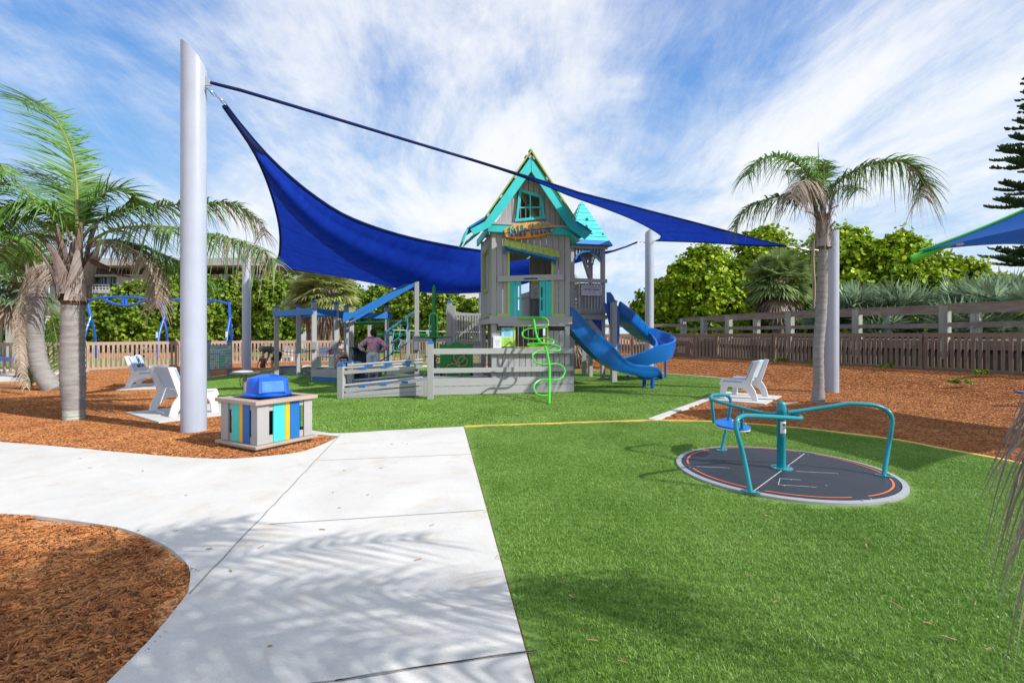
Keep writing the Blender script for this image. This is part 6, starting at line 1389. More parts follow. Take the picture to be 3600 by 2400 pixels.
# ------------------------------------------------------------------ BENCHES
prof = [(280, 1225), (286, 1120), (300, 960), (312, 862), (272, 822), (290, 750), (322, 694), (385, 700), (975, 748), (1080, 500), (1185, 262), (1215, 250), (1335, 268), (1230, 560), (1130, 868), (1190, 950), (1245, 1050), (1285, 1170), (1310, 1300), (1160, 1295), (1130, 1200), (1080, 1120), (1000, 1045), (900, 975), (780, 945), (640, 925), (560, 905), (515, 915), (480, 960), (455, 1030), (438, 1130), (430, 1225)]
def bprof(x, y): yb_ = 1220 + (x - 350) * .09; return V(((795 - x) * .00079, 0, (yb_ - y) * .00085))
BH = .53
def make_bench(label):
    t = thing('bench', label, 'bench')
    for s_ in (-1, 1):
        mb = MB(); P = [bprof(*q) + V((0, s_ * BH, 0)) for q in prof]; mb.prism(P, (0, -.05 * s_, 0)); mb.build('side_panel', WHITE, t, bevel=.005)
    def slab2(a, b, th, name, mt, y=BH - .055, off=0.):
        a, b = bprof(*a), bprof(*b); d = (b - a).normalized(); n = V((-d.z, 0, d.x)); n = n if n.z > 0 or abs(n.z) < .3 and n.x > 0 else -n
        mb = MB(); a, b = a + n * off, b + n * off
        mb.hexa([a + V((0, -y, 0)), b + V((0, -y, 0)), b + V((0, y, 0)), a + V((0, y, 0)), a + n * th + V((0, -y, 0)), b + n * th + V((0, -y, 0)), b + n * th + V((0, y, 0)), a + n * th + V((0, y, 0))]) if True else None
        return mb.build(name, mt, t, bevel=.004)
    slab2((385, 775), (960, 820), .045, 'seat', PALEB); slab2((1010, 745), (1200, 275), .05, 'backrest', PALEB, off=-.01)
    mb = MB()
    for s_ in (-1, 1):
        for (q1, q2, w) in (((380, 742), (905, 800), .035), ((1000, 740), (1190, 300), .03)):
            a, b = bprof(*q1), bprof(*q2); mb.beam(a + V((0, s_ * (BH + .001), 0)), b + V((0, s_ * (BH + .001), 0)), .003, w, up=V((0, 1, 0)).cross((b - a).normalized()))
        mb.build('inlay', mat('blue_inlay', (.28, .40, .62), .5), t) if s_ == 1 else None
    return t
def place_bench(t, x, y, h): t.location = (x, y, .035); t.rotation_euler = (0, 0, h); ROOT[t.name] = Matrix.Translation(V((x, y, .035))) @ Matrix.Rotation(h, 4, 'Z')
def pad(c, h, w, l, label):
    d = V((math.cos(h), math.sin(h), 0)); n = V((-d.y, d.x, 0)); c = V((c[0], c[1], 0)); mb = MB(); q = [c - d * w - n * l, c + d * w - n * l, c + d * w + n * l, c - d * w + n * l]
    mb.hexa([p + V((0, 0, -.03)) for p in q] + [p + V((0, 0, .034)) for p in q]); o = mb.build('concrete_pad', CONC, origin=tuple(c)); return tag(o, None, None, None, 'structure')
b0 = make_bench('white side-panelled bench standing left of the right palm, facing the playhouse'); place_bench(b0, 5.49, 11.5, R(140.7)); b0['group'] = 'white side-panelled benches'
pad((5.5, 11.5), R(140.7), .62, .88, '')
bB = copy_tree(b0); place_bench(bB, -6.30, 9.33, R(53)); bB['label'] = 'white bench half hidden by the foreground pole, seen from behind'; pad((-6.2, 9.4), R(53), .80, .86, '')
bC = copy_tree(b0); place_bench(bC, -10.55, 14.1, R(24)); bC['label'] = 'white bench with a pale lettered backrest nearer the left picket fence'; pad((-10.35, 14.2), R(24), .75, .85, '')
mb = MB(); m_c = ROOT[bC.name]; a, b = bprof(1010, 745), bprof(1200, 275); d = (b - a).normalized(); n = V((d.z, 0, -d.x)); n = n if n.x > 0 else -n
ex = (m_c.to_3x3() @ V((0, 1, 0))); ey = (m_c.to_3x3() @ d); o_ = m_c @ (a.lerp(b, .35) + n * .045)
for zz_ in (1,):
    put_text(mb, 'MARC 2019', m_c @ (a.lerp(b, .30) + n * .047), ex, ey, .13, bold=.004)
c0 = m_c @ (a.lerp(b, .68) + n * .047); mb.tube([c0 + ex * .10 * math.cos(t) + ey * .12 * math.sin(t) for t in np.linspace(0, 2 * math.pi, 21)[:-1]], .008, 4, closed=True); mb.tube([c0 + ex * .04 * math.cos(t) + ey * .05 * math.sin(t) for t in np.linspace(0, 2 * math.pi, 13)[:-1]], .008, 4, closed=True)
mb.build('back_lettering', INK, bC)
# benches behind the far fence
def far_bench(c0, c1, Y, label, pic=False):
    a, b = at(px(*c0), Y), at(px(*c1), Y); t = thing('bench', label, 'bench', ((a.x + b.x) / 2, Y, 0)); z1, z0 = a.z, b.z
    mb = MB(); mb.box(a.x, b.x, Y + .2, Y + .25, z0 + .12, z1); mb.build('backrest', WHITE, t, bevel=.01)
    mb = MB(); mb.box(a.x, b.x, Y - .25, Y + .19, z0 + .0, z0 + .05); mb.build('seat', PALEB, t, bevel=.01)
    for xx in (a.x + .02, b.x - .08): mb = MB(); mb.box(xx, xx + .06, Y - .24, Y + .26, 0, z0 - .001); mb.build('leg', WHITE, t)
    return t, a, b, z0, z1
t, a, b, z0, z1 = far_bench(('A5', 1290, 380), ('A5', 1552, 545), 20.3, 'white bench with a coloured picture on its backrest beyond the front pergola post')
mb = MB(); cx = a.x + (b.x - a.x) * .8; mb.tube([V((cx + .09 * math.cos(q), 20.49, z1 - .2 + .12 * math.sin(q))) for q in np.linspace(0, 6.28, 15)], .012, 5); mb.build('hoop_emblem', INK, t)
mb = MB(); mb.box(cx - .1, cx + .02, 20.485, 20.499, z0 + .13, z0 + .33); mb.build('red_emblem', mat('red_print', (.6, .06, .12), .5), t); mb = MB(); mb.box(cx + .08, cx + .3, 20.485, 20.499, z0 + .13, z0 + .35); mb.build('blue_emblem', mat('blue_print', (.05, .22, .5), .5), t)
mb = MB(); put_text(mb, 'Dolphins Play', (a.x + .62, 20.49, z0 + .19), (1, 0, 0), (0, 0, 1), .10); mb.build('lettering', INK, t)
far_bench(('A5', 710, 352), ('A5', 892, 540), 28.5, 'white slatted bench seen through the pickets of the far fence')

# ------------------------------------------------------------------ COMMUNICATION BOARD, drum, bottle
c2 = lambda x, y, Y: at(px('C2', x, y), Y)
Yb0, Yb1 = 17.2, 18.2
cb = thing('picture_board', 'framed board with a coloured grid of pictograms on two grey posts', 'board', c2(1660, 760, 17.7))
for (x, Y, yt) in ((1484, Yb0, 232), (1822, Yb1, 232)):
    p = c2(x, 0, Y); mbx, mbc = MB(), MB(); capped_post(mbx, p.x, p.y, 0, c2(x, yt, Y).z, .17, mbc, .5); o = mbx.build('post', mat('blue_grey_board', (.25, .27, .30), .6, .05, 5), cb); mbc.build('cap', BLUE, o)
Q = [V((c2(1500, 690, Yb0 - .12))), V((c2(1868, 652, Yb1 - .12))), V((c2(1862, 268, Yb1 - .12))), V((c2(1497, 280, Yb0 - .12)))]
Q[1].z = Q[0].z; Q[2].z = Q[3].z
def bq(u, v_, o_=0.): a = Q[0].lerp(Q[1], u); b = Q[3].lerp(Q[2], u); return a.lerp(b, v_) + V((.5, -.85, 0)).normalized() * o_
mb = MB(); mb.prism([bq(0, 0), bq(1, 0), bq(1, 1), bq(0, 1)], V((-.03, .05, 0))); mb.build('frame', mat('blue_grey_board', (.25, .27, .30), .6), cb)
mb = MB(); mb.add([bq(.04, .06, .004), bq(.96, .06, .004), bq(.96, .96, .004), bq(.04, .96, .004)], [(0, 1, 2, 3)]); mb.build('sheet', mat('pale_green_sheet', (.55, .68, .66), .5), cb)
pal = [(.62, .72, .72), (.38, .42, .68), (.55, .62, .75), (.72, .70, .30), (.20, .52, .34), (.28, .60, .45), (.66, .42, .60), (.60, .70, .66), (.70, .25, .30), (.24, .50, .55)]
mts = [mat('tile_%s' % n, c, .5, .02) for n, c in zip(('pale', 'violet', 'lilac', 'yellow', 'green', 'mint', 'pink', 'mist', 'red', 'teal'), pal)] + [INK]
mb = MB(); rmap = ['0000000455', '1111177448', '3377494555', '6477444777', '0377444755', '0377455667', '0087444668']
for r_ in range(7):
    for c in range(10):
        u0, u1 = .05 + .09 * c + .006, .05 + .09 * (c + 1) - .006; v1 = .80 - .105 * r_; v0 = v1 - .09
        mb.add([bq(u0, v0, .007), bq(u1, v0, .007), bq(u1, v1, .007), bq(u0, v1, .007)], [(0, 1, 2, 3)], int(rmap[r_][c]))
        um, vm = (u0 + u1) / 2, (v0 + v1) / 2; a_, b_ = random.uniform(.008, .018), random.uniform(.012, .028)
        mb.add([bq(um - a_, vm - b_, .009), bq(um + a_, vm - b_, .009), bq(um + a_ * random.uniform(-.5, 1), vm + b_, .009), bq(um - a_, vm + b_ * .6, .009)], [(0, 1, 2, 3)], 10)
mb.build('pictogram_grid', mts, cb)
mb = MB(); ex = (Q[1] - Q[0]); 
for i, tx in enumerate(('Communication Board for our Playground', 'Point to a picture to share what you want', 'to say to a friend')): put_text(mb, tx, bq(.42, .92 - .035 * i, .008), ex, (0, 0, 1), .050)
mb.build('heading', INK, cb)
dp = V((at((860, 0), 13.3).x, 13.3, 0)); dr = thing('drum_table', 'low metal drum table on a steel pedestal beyond the bin lid', 'drum', dp)
mb = MB(); mb.tube([dp, dp + V((0, 0, .43))], .055, 14); mb.build('pedestal', mat('weathered_steel', (.33, .30, .24), .5, .15, 12, metal=.5), dr, smooth=True)
mb = MB(); mb.lathe(dp + V((0, 0, .43)), [(.12, 0), (.36, .02), (.37, .035), (.36, .05), (0, .05)], 32); mb.build('table_top', mat('dark_grey_metal', (.13, .13, .14), .4, .1, 8, metal=.4), dr, smooth=True, auto=30)
mb = MB(); mb.lathe(dp + V((-.03, -.03, .481)), [(.22, 0), (.26, .02), (.24, .04), (.10, .06), (0, .063)], 28); mb.build('drum_head', mat('silver_plate', (.52, .53, .55), .35), dr, smooth=True)
mb = MB(); mb.tube([dp + V((-.04, -.04, .40)), dp + V((-.10, -.06, .30)), dp + V((-.08, -.06, .12)), dp + V((.02, -.08, .03))], .01, 5); mb.build('cable', BLACK, dr)
# ------------------------------------------------------------------ BLUE AND GREEN UMBRELLA SHADE at the right edge
T0 = V((6.70, 8.0, 2.87)); T1 = V((8.05, 3.72, 2.90)); T2 = V((12.35, 5.0, 2.95)); T3 = V((11.0, 9.3, 2.92)); PK = V((9.5, 6.5, 4.62))
um = thing('umbrella_shade', 'blue umbrella shade canopy with green edge piping jutting in at the right', 'shade canopy', (9.5, 6.5, 0))
cs = [T0, T1, T2, T3]; CLO = mat('azure_shade_cloth', (.003, .115, .50), .75, .05, 2, .15, 300, trans=.3)
for i in range(4):
    A, B = cs[i], cs[(i + 1) % 4]; n = 16; rows = []
    for r_ in range(n + 1):
        s = r_ / n; row = []
        for c in range(n + 1):
            t = c / n; e = A.lerp(B, t); e = e + (PK - e) * .10 * 4 * t * (1 - t); p = e.lerp(PK, s); p.z -= .35 * 4 * s * (1 - s) * .5; row.append(p)
        rows.append(row)
    mb = MB(); mb.grid(rows); mb.build('canopy_panel', CLO, um, smooth=True, auto=0)
    mb = MB(); mb.tube([q + V((0, 0, .015)) for q in [rows[r_][0] for r_ in range(n + 1)]], .022, 8); mb.build('rib', GREEN, um, smooth=True)
g7 = lambda x, y, Y: at(px('G7', x, y), Y)
mb = MB(); mb.tube([g7(8, 480, 8.1), g7(120, 440, 8.0), g7(240, 388, 7.9), g7(330, 350, 7.85)], [.06, .06, .05, .03], 10); mb.build('arm_end', GREEN, um, smooth=True)
mb = MB(); mb.tube([V((9.5, 6.5, 0)), V((9.5, 6.5, 4.62))], .11, 16); mb.build('post', GREEN, um, smooth=True)
mb = MB(); a, b, c, d = g7(295, 380, 7.35), g7(345, 372, 7.2), g7(350, 388, 7.2), g7(300, 396, 7.35); mb.add([a, b, c, d], [(0, 1, 2, 3)]); mb.build('maker_label', mat('cream_tag', (.55, .50, .42), .6), um)
# ------------------------------------------------------------------ PALMS
def leaf_mat(name, c, c2, trans=.3, isl=.35, rough=.5):
    return mat(name, c, rough, .1, 2.0, col2=c2, trans=trans, island=isl, spec=.35)
FR_G = leaf_mat('palm_green', (.075, .20, .02), (.16, .31, .045)); FR_D = leaf_mat('palm_dull_green', (.075, .17, .03), (.16, .25, .06)); FR_B = leaf_mat('dead_frond', (.24, .18, .13), (.38, .30, .23), .15)
FAN_G = leaf_mat('fan_green', (.22, .29, .07), (.42, .44, .18)); FAN_B = leaf_mat('palmetto_blue_green', (.15, .24, .14), (.30, .40, .24), isl=.6); 
BARK = mat('ringed_palm_bark', (.20, .185, .175), .9, .3, 3, .9, 18, (1, 1, 7), col2=(.36, .34, .325), detail=8)
BOOT = mat('leaf_base_fibre', (.30, .25, .22), .85, .3, 6, .7, 30, (1, 1, .3), col2=(.13, .075, .045), detail=7)
BOOTL = mat('pale_leaf_base', (.46, .42, .40), .8, .2, 5, .5, 30, (1, 1, .25), col2=(.25, .19, .16), detail=7)
RACH = mat('frond_stalk', (.22, .22, .06), .6, .2, 10)
def trunk(par, pts, rad, name='trunk', mt=None, rings=True):
    P = spline(pts, 10); n = len(P); k = len(rad); rr_ = []
    for i in range(n):
        f = i / (n - 1) * (k - 1); j = min(int(f), k - 2); r_ = rad[j] + (rad[j + 1] - rad[j]) * (f - j)
        rr_.append(r_ * (1 + (random.uniform(.015, .055) * (1 if i % 2 else -1) if rings else 0)))
    mb = MB(); mb.tube(P, rr_, 20); return mb.build(name, mt or BARK, par, smooth=True, auto=0)
def frond(par, pts, L0, n=60, mt=None, droop=.5, seed=0, up=.25, w=.022, lift=0., r0=.022, wind=(0, 0, 0), name='frond', start=.10, fw=.5):
    rg = random.Random(seed); P = spline(pts, 8); m = len(P); cum = [0]
    for i in range(1, m): cum.append(cum[-1] + (P[i] - P[i - 1]).length)
    mb = MB(); mb.tube(P, [r0 * (1 - .85 * i / (m - 1)) for i in range(m)], 5, mi=0)
    j = 0; wd = V(wind)
    for a in range(n):
        t = start + (1 - start) * (a + rg.random() * .7) / n; s = cum[-1] * min(t, .999)
        j = 0
        while j < m - 2 and cum[j + 1] < s: j += 1
        f = (s - cum[j]) / max(cum[j + 1] - cum[j], 1e-9); p = P[j].lerp(P[j + 1], f); T = (P[j + 1] - P[j]).normalized()
        S_ = T.cross(V((0, 0, 1))); S_ = S_.normalized() if S_.length > .15 else V((0, 1, 0)).cross(T).normalized(); U = S_.cross(T)
        Lt = L0 * (.35 + .65 * math.sin(math.pi * min(1, .12 + t * .80)) ** .8) * rg.uniform(.75, 1.1)
        for sd_ in (-1, 1):
            ph = rg.uniform(up - .35, up + .45)
            d = (S_ * sd_ * math.cos(ph) + U * math.sin(ph) + T * rg.uniform(fw - .15, fw + .25)).normalized() + wd * .3
            d.normalize(); q = p.copy(); wv = (T - d * T.dot(d)); wv = wv.normalized() if wv.length > .1 else U
            vs = []; k = 4; dr = droop * rg.uniform(.6, 1.5)
            for i in range(k + 1):
                u_ = i / k; ww_ = w * (1 - u_ ** 1.6) * .5 + .0015; c = p + d * Lt * u_ + V((0, 0, -1)) * Lt * dr * u_ * u_ + wd * Lt * u_ * u_
                vs += [c - wv * ww_, c + wv * ww_]
            mb.add(vs, [(2 * i, 2 * i + 1, 2 * i + 3, 2 * i + 2) for i in range(k)], 1)
    return mb.build(name, [RACH if mt is not FR_B else FR_B, mt or FR_G], par)
def boots(par, c, r0, h, n, mt, seed=1, spread=.16, rz=0.):
    rg = random.Random(seed)
    for i in range(n):
        a = rz + 2 * math.pi * i / n + rg.uniform(-.2, .2); d = V((math.cos(a), math.sin(a), 0)); s = V((-d.y, d.x, 0)); hh = h * rg.uniform(.75, 1.1); z0 = rg.uniform(0, .15) * h; mb = MB(); rows = []
        for j in range(6):
            u_ = j / 5; rr_ = r0 * (1 - .1 * math.sin(u_ * 3)) + spread * u_ ** 1.6 * rg.uniform(.9, 1.1); w = r0 * (.80 - .66 * u_ ** 1.3); p = V(c) + d * rr_ + V((0, 0, z0 + hh * u_))
            rows.append([p - s * w, p + d * .035 * (1 - u_ * .3), p + s * w, p - d * .02])
        mb.grid(rows, closed=True); mb.build('leaf_base', mt, par, smooth=True)
def z4(x, y, Y): return at(px('Z4', x, y), Y)
def c8(x, y, Y): return at(px('C8', x, y), Y)
# --- left foreground palm
LPB = gr(px('Z5', 567, 1250)); LY = LPB.y
lp = thing('palm_tree', 'tall feather palm in the left foreground with grey ringed trunk and half browned fronds', 'palm tree', LPB)
Z5p = lambda x, y: at(px('Z5', x, y), LY)
trunk(lp, [Z5p(567, 1262), Z5p(566, 1160), Z5p(560, 1000), Z5p(553, 800), Z5p(556, 600), Z5p(560, 400), Z5p(568, 310)], [.155, .155, .168, .186, .178, .176, .170, .172, .15])
mb = MB(); q = Z5p(567, 1240); mb.tube([Z5p(566, 1262), Z5p(566, 1170)], [.159, .161], 20); mb.build('lichen_band', mat('lichen_bark', (.30, .29, .27), .9, .2, 9, .5, 30, col2=(.55, .58, .50), detail=9), lp, smooth=True)
boots(lp, Z5p(568, 350), .19, 1.0, 8, BOOTL, 3, .32); boots(lp, Z5p(572, 330), .13, 1.3, 7, BOOT, 5, .20, .4)
def fibres(par, c, r0, h, n, mt, seed, out=.35):
    rg = random.Random(seed); mb = MB()
    for i in range(n):
        a = rg.uniform(0, 6.283); d = V((math.cos(a), math.sin(a), 0)); z0 = rg.uniform(0, h); p = V(c) + d * r0 * rg.uniform(.8, 1.3) + V((0, 0, z0)); L_ = rg.uniform(.15, .45); w = V((-d.y, d.x, 0)) * rg.uniform(.004, .012)
        q = p + d * L_ * out * rg.uniform(.4, 1.2) + V((0, 0, L_ * rg.uniform(-.2, .6))); e = q + d * .06 + V((0, 0, -L_ * rg.uniform(.3, 1.0)))
        mb.add([p - w, p + w, q + w * .8, q - w * .8, e], [(0, 1, 2, 3), (3, 2, 4)])
    mb.build('fibres', mt, par)['kind'] = 'stuff'
fibres(lp, Z5p(568, 330), .20, 1.1, 260, BOOT, 71)
mb = MB(); mb.tube([Z5p(568, 372), Z5p(568, 345), Z5p(568, 320)], [.178, .20, .165], 20); mb.build('fibre_collar', mat('dark_fibre', (.06, .032, .018), .9, .3, 14, 1, 40, (1, 1, 6), col2=(.16, .09, .05)), lp, smooth=True)
def F4(pts, ya, yb): 
    k = len(pts) - 1; return [z4(x, y, LY + ya + (yb - ya) * i / k) for i, (x, y) in enumerate(pts)]
fl = [([(612, 1180), (605, 950), (600, 780), (560, 520), (440, 270), (300, 130), (130, 120)], -.1, .6, .85, 95, FR_G, .25, .1, (-.25, 0, .1)),
      ([(560, 1220), (500, 1080), (400, 980), (220, 930), (40, 960), (-120, 1060)], 0, -.9, .75, 70, FR_G, .6, .1, (0, 0, 0)),
      ([(520, 1230), (420, 1130), (280, 1060), (120, 1040), (-60, 1090)], 0, .5, .75, 60, FR_D, .55, .1, (0, 0, 0)),
      ([(500, 1240), (400, 1200), (250, 1170), (100, 1230), (-20, 1340)], .1, 1.0, .7, 55, FR_D, .6, .1, (0, 0, 0)),
      ([(640, 1160), (680, 1010), (790, 870), (920, 820), (1040, 870), (1080, 950)], 0, .8, .8, 65, FR_G, .35, .2, (.1, 0, .05)),
      ([(655, 1190), (760, 1080), (930, 1000), (1180, 960), (1420, 935), (1700, 925), (1900, 965), (2050, 1080)], 0, 1.2, .75, 100, FR_D, .65, .15, (0, 0, 0)),
      ([(700, 1240), (860, 1150), (1080, 1110), (1400, 1120), (1700, 1180), (2000, 1270), (2180, 1400)], 0, -.3, .75, 100, FR_D, .75, .1, (0, 0, 0)),
      ([(700, 1250), (850, 1220), (1050, 1250), (1300, 1340), (1500, 1440), (1680, 1540)], .1, .9, .7, 75, FR_G, .75, .1, (0, 0, 0)),
      ([(720, 1270), (880, 1230), (1040, 1290), (1160, 1400), (1240, 1560), (1230, 1750)], 0, -.4, .38, 50, FR_B, 1.0, .0, (0, 0, 0)),
      ([(700, 1260), (800, 1225), (900, 1225), (1060, 1260), (1250, 1400), (1340, 1600)], .1, .4, .38, 45, FR_B, 1.0, .0, (0, 0, 0)),
      ([(640, 1170), (650, 1020), (700, 900), (800, 800), (850, 780)], .2, 1.2, .7, 50, FR_G, .4, .3, (0, 0, 0)),
      ([(590, 1170), (540, 960), (460, 800), (330, 700), (230, 720)], .2, 1.0, .7, 55, FR_G, .4, .3, (0, 0, 0)),
      ([(640, 1200), (700, 1100), (760, 1090), (900, 1300), (700, 1600)], -.2, -.6, .4, 1, FR_B, 1., .1, (0, 0, 0))]
for i, (pts, ya, yb, L0, n, mt, dr, up, wd) in enumerate(fl[:-1]): frond(lp, F4(pts, ya, yb), L0, int(n * 1.25), mt, dr, i + 11, up, .028, wind=wd, r0=.03)
# tips already browned by the wind
frond(lp, F4([(1500, 930), (1700, 925), (1900, 965), (2060, 1090), (2080, 1180)], .85, 1.25), .55, 40, FR_B, .9, 77, .1, .017, r0=.010)
frond(lp, F4([(1650, 1165), (1850, 1220), (2050, 1290), (2200, 1420)], -.15, -.3), .6, 40, FR_B, .9, 78, .1, .017, r0=.010)
mb = MB(); P = [z4(720, 1385, LY - .1), z4(850, 1440, LY - .1), z4(930, 1490, LY - .05), z4(1050, 1510, LY)]; mb.grid([[p + V((0, 0, .05 * (1 - i / 3))), p + V((0, -.05, 0)), p - V((0, 0, .04 * (1 - i / 4)))] for i, p in enumerate(P)]); mb.build('spathe', mat('brown_spathe', (.10, .045, .02), .6), lp, solid=.012, smooth=True)
# --- leaning palm
LQ = gr(px('C8', 590, 1478)); QY = LQ.y
q_ = thing('palm_tree', 'leaning curved feather palm behind the foreground palm, with hanging dead frond', 'palm tree', LQ)
trunk(q_, [c8(620, 1490, QY), c8(540, 1400, QY), c8(460, 1270, QY), c8(415, 1100, QY), c8(390, 900, QY), c8(388, 700, QY), c8(398, 520, QY), c8(405, 400, QY)], [.26, .23, .20, .195, .185, .20, .20, .20])
boots(q_, c8(408, 460, QY), .19, .95, 6, BOOTL, 8, .06); boots(q_, c8(410, 400, QY), .12, 1.0, 5, BOOT, 9, .10)
C8F = lambda pts, ya, yb: [c8(x, y, QY + ya + (yb - ya) * i / (len(pts) - 1)) for i, (x, y) in enumerate(pts)]
for i, (pts, ya, yb, L0, n, mt, dr) in enumerate([([(400, 150), (330, 200), (250, 380), (215, 600), (200, 900), (230, 1200), (290, 1440)], 0, -1., .20, 80, FR_B, 1.3), ([(410, 150), (500, 110), (600, 140), (640, 260)], 0, -.8, .6, 50, FR_B, .9),
     ([(420, 300), (540, 560), (600, 800), (640, 1050), (640, 1250)], .3, .6, .75, 60, FR_D, .6), ([(400, 130), (320, -60), (200, -180), (60, -200), (-60, -140)], 0, .5, .75, 60, FR_G, .5), ([(400, 130), (350, -30), (250, -60), (100, 40), (0, 160)], 0, -.6, .75, 60, FR_G, .5),
     ([(410, 130), (430, -100), (480, -260), (580, -300)], 0, .5, .7, 50, FR_G, .4), ([(400, 140), (280, 60), (120, 100), (0, 200)], 0, .4, .7, 50, FR_D, .6), ([(360, 1380), (400, 1250), (480, 1180), (560, 1230)], .6, .9, .5, 40, FR_D, .5), ([(350, 1440), (330, 1300), (280, 1220), (240, 1300)], .5, .4, .5, 40, FR_D, .6)]):
    frond(q_, C8F(pts, ya, yb), L0, n, mt, dr, i + 40, .15, .022, r0=.025)
# --- big frond of an out-of-frame palm at the far left
o_ = thing('palm_tree', 'feather palm at the left frame edge with green frond arching in above the path', 'palm tree', (-9.6, 7.6, 0))
trunk(o_, [(-9.6, 7.6, 0), (-9.6, 7.6, 1.5), (-9.5, 7.7, 3.0)], [.2, .19, .18])
for i, pts in enumerate(([(-300, 1250), (-150, 1000), (-20, 800), (120, 760), (240, 860), (290, 960)], [(-300, 1250), (-250, 900), (-150, 720), (-20, 620), (60, 700)], [(-300, 1260), (-200, 1150), (-60, 1100), (60, 1200)])):
    frond(o_, [z4(x, y, 8.0) for x, y in pts], .6, 70, FR_G, .5, i + 60, .2, .022)
# --- right palm
RPB = gr(px('Z6', 1132, 700)); RY = RPB.y; M8 = lambda x, y, Y=RY: at(px('M', x, y), Y)
rp_ = thing('palm_tree', 'slim feather palm on the right beside the bench with fronds spread to both sides', 'palm tree', RPB)
trunk(rp_, [M8(1878, 928), M8(1880, 880), M8(1880, 800), M8(1886, 720), M8(1889, 640), M8(1889, 575)], [.15, .112, .102, .106, .110, .106, .102])
z8p = lambda x, y, Y=RY: at(px('Z8', x, y), Y)
boots(rp_, z8p(685, 1200), .125, 1.05, 6, BOOTL, 21, .02); boots(rp_, z8p(685, 1090), .10, .9, 6, BOOT, 22, .13)
fibres(rp_, z8p(685, 1190), .13, 1.1, 170, BOOT, 72, .3)
mb = MB()
for pts in ([(700, 1010), (715, 960), (745, 925), (785, 908)], [(650, 990), (625, 960), (575, 945)], [(715, 1080), (735, 1035), (760, 1008)]):
    m1 = MB(); m1.tube(spline([z8p(*p, RY - .1) for p in pts], 4), [.03 - .002 * i for i in range(4 * (len(pts) - 1) + 1)], 6); m1.build('old_stalk', mat('brown_stalk', (.11, .05, .03), .7), rp_, smooth=True)
m1 = MB(); m1.tube(spline([z8p(628, 1120, RY - .2), z8p(622, 1250, RY - .2), z8p(630, 1400, RY - .2), z8p(628, 1540, RY - .2)], 5), [.02] * 3 + [.035] * 10 + [.02] * 3, 5); m1.build('dead_spathe', FR_B, rp_, smooth=True)
F8 = lambda pts, ya, yb: [z8p(x, y, RY + ya + (yb - ya) * i / (len(pts) - 1)) for i, (x, y) in enumerate(pts)]
for i, (pts, ya, yb, L0, n, mt, dr, up) in enumerate([([(690, 930), (740, 810), (860, 710), (1030, 650), (1170, 645), (1260, 700), (1290, 790)], 0, -.5, .75, 120, FR_D, 1.05, .5), ([(665, 900), (610, 740), (520, 650), (400, 610), (290, 640), (215, 730)], 0, -.3, .62, 90, FR_G, .95, .45),
     ([(655, 920), (570, 860), (450, 850), (310, 885), (200, 945), (145, 1040)], 0, .4, .60, 90, FR_D, .95, .3), ([(672, 880), (662, 760), (645, 670), (615, 620), (570, 640)], 0, .5, .55, 45, FR_G, .7, .4), ([(675, 880), (690, 760), (690, 660), (705, 640)], 0, -.2, .5, 35, FR_G, .5, .5),
     ([(645, 910), (600, 800), (570, 760), (520, 790), (490, 860)], -.1, -.7, .55, 55, FR_B, 1.1, .1), ([(690, 920), (740, 840), (830, 790), (900, 820)], 0, .8, .5, 40, FR_D, .9, .3), ([(640, 900), (560, 760), (520, 700), (450, 700)], 0, 1.0, .5, 40, FR_D, .8, .3)]):
    frond(rp_, F8(pts, ya, yb), L0, n, mt, dr, i + 90, up, .032, r0=.028)
frond(rp_, F8([(1180, 660), (1250, 700), (1290, 780), (1295, 860)], -.4, -.5), .55, 35, FR_B, 1.2, 99, .2, .018, r0=.012)
m1 = MB(); m1.tube([z8p(668, 900), z8p(660, 700), z8p(655, 520)], [.02, .014, .003], 5); m1.build('spear_leaf', FR_G, rp_)
# --- palm just outside the right edge: its crown shades the near path, its dead fronds hang into view
ep = thing('palm_tree', 'palm at the right frame edge with grey dead fronds hanging into view', 'palm tree', (1.8, .45, 0))
ctr = V((1.75, .5, 3.15)); trunk(ep, [(1.8, .45, 0), (1.8, .45, 1.3), (1.75, .5, 3.15)], [.17, .16, .15])
DG = leaf_mat('grey_dead_frond', (.17, .125, .10), (.32, .26, .22), .1)
E_ = lambda x, y, Y: at((x, y), Y)
for i, pts in enumerate(([ctr, E_(3950, 900, 1.9), E_(3640, 1250, 1.95), E_(3575, 1420, 1.95), E_(3565, 1650, 1.9), E_(3590, 1850, 1.9)], [ctr, E_(3980, 1000, 1.8), E_(3680, 1350, 1.85), E_(3615, 1600, 1.85), E_(3600, 1950, 1.8)], [ctr, E_(3900, 1000, 2.1), E_(3640, 1290, 2.15), E_(3560, 1400, 2.15), E_(3530, 1560, 2.1), E_(3560, 1700, 2.1)], [ctr, E_(3980, 1000, 2.0), E_(3700, 1250, 2.0), E_(3620, 1450, 2.0), E_(3590, 1700, 2.0), E_(3570, 2050, 2.0)])):
    frond(ep, [p if k < 2 else p + V((.10, 0, 0)) for k, p in enumerate(pts)], .24, 40, DG, 2.2, i + 130, -.1, .009, r0=.008, fw=.5, start=.35)
rg = random.Random(4)
def vis(p, m): return p.y > -.2 and abs(p.x) < p.y * 1.06 + m and p.z < CH + .70 * p.y + m
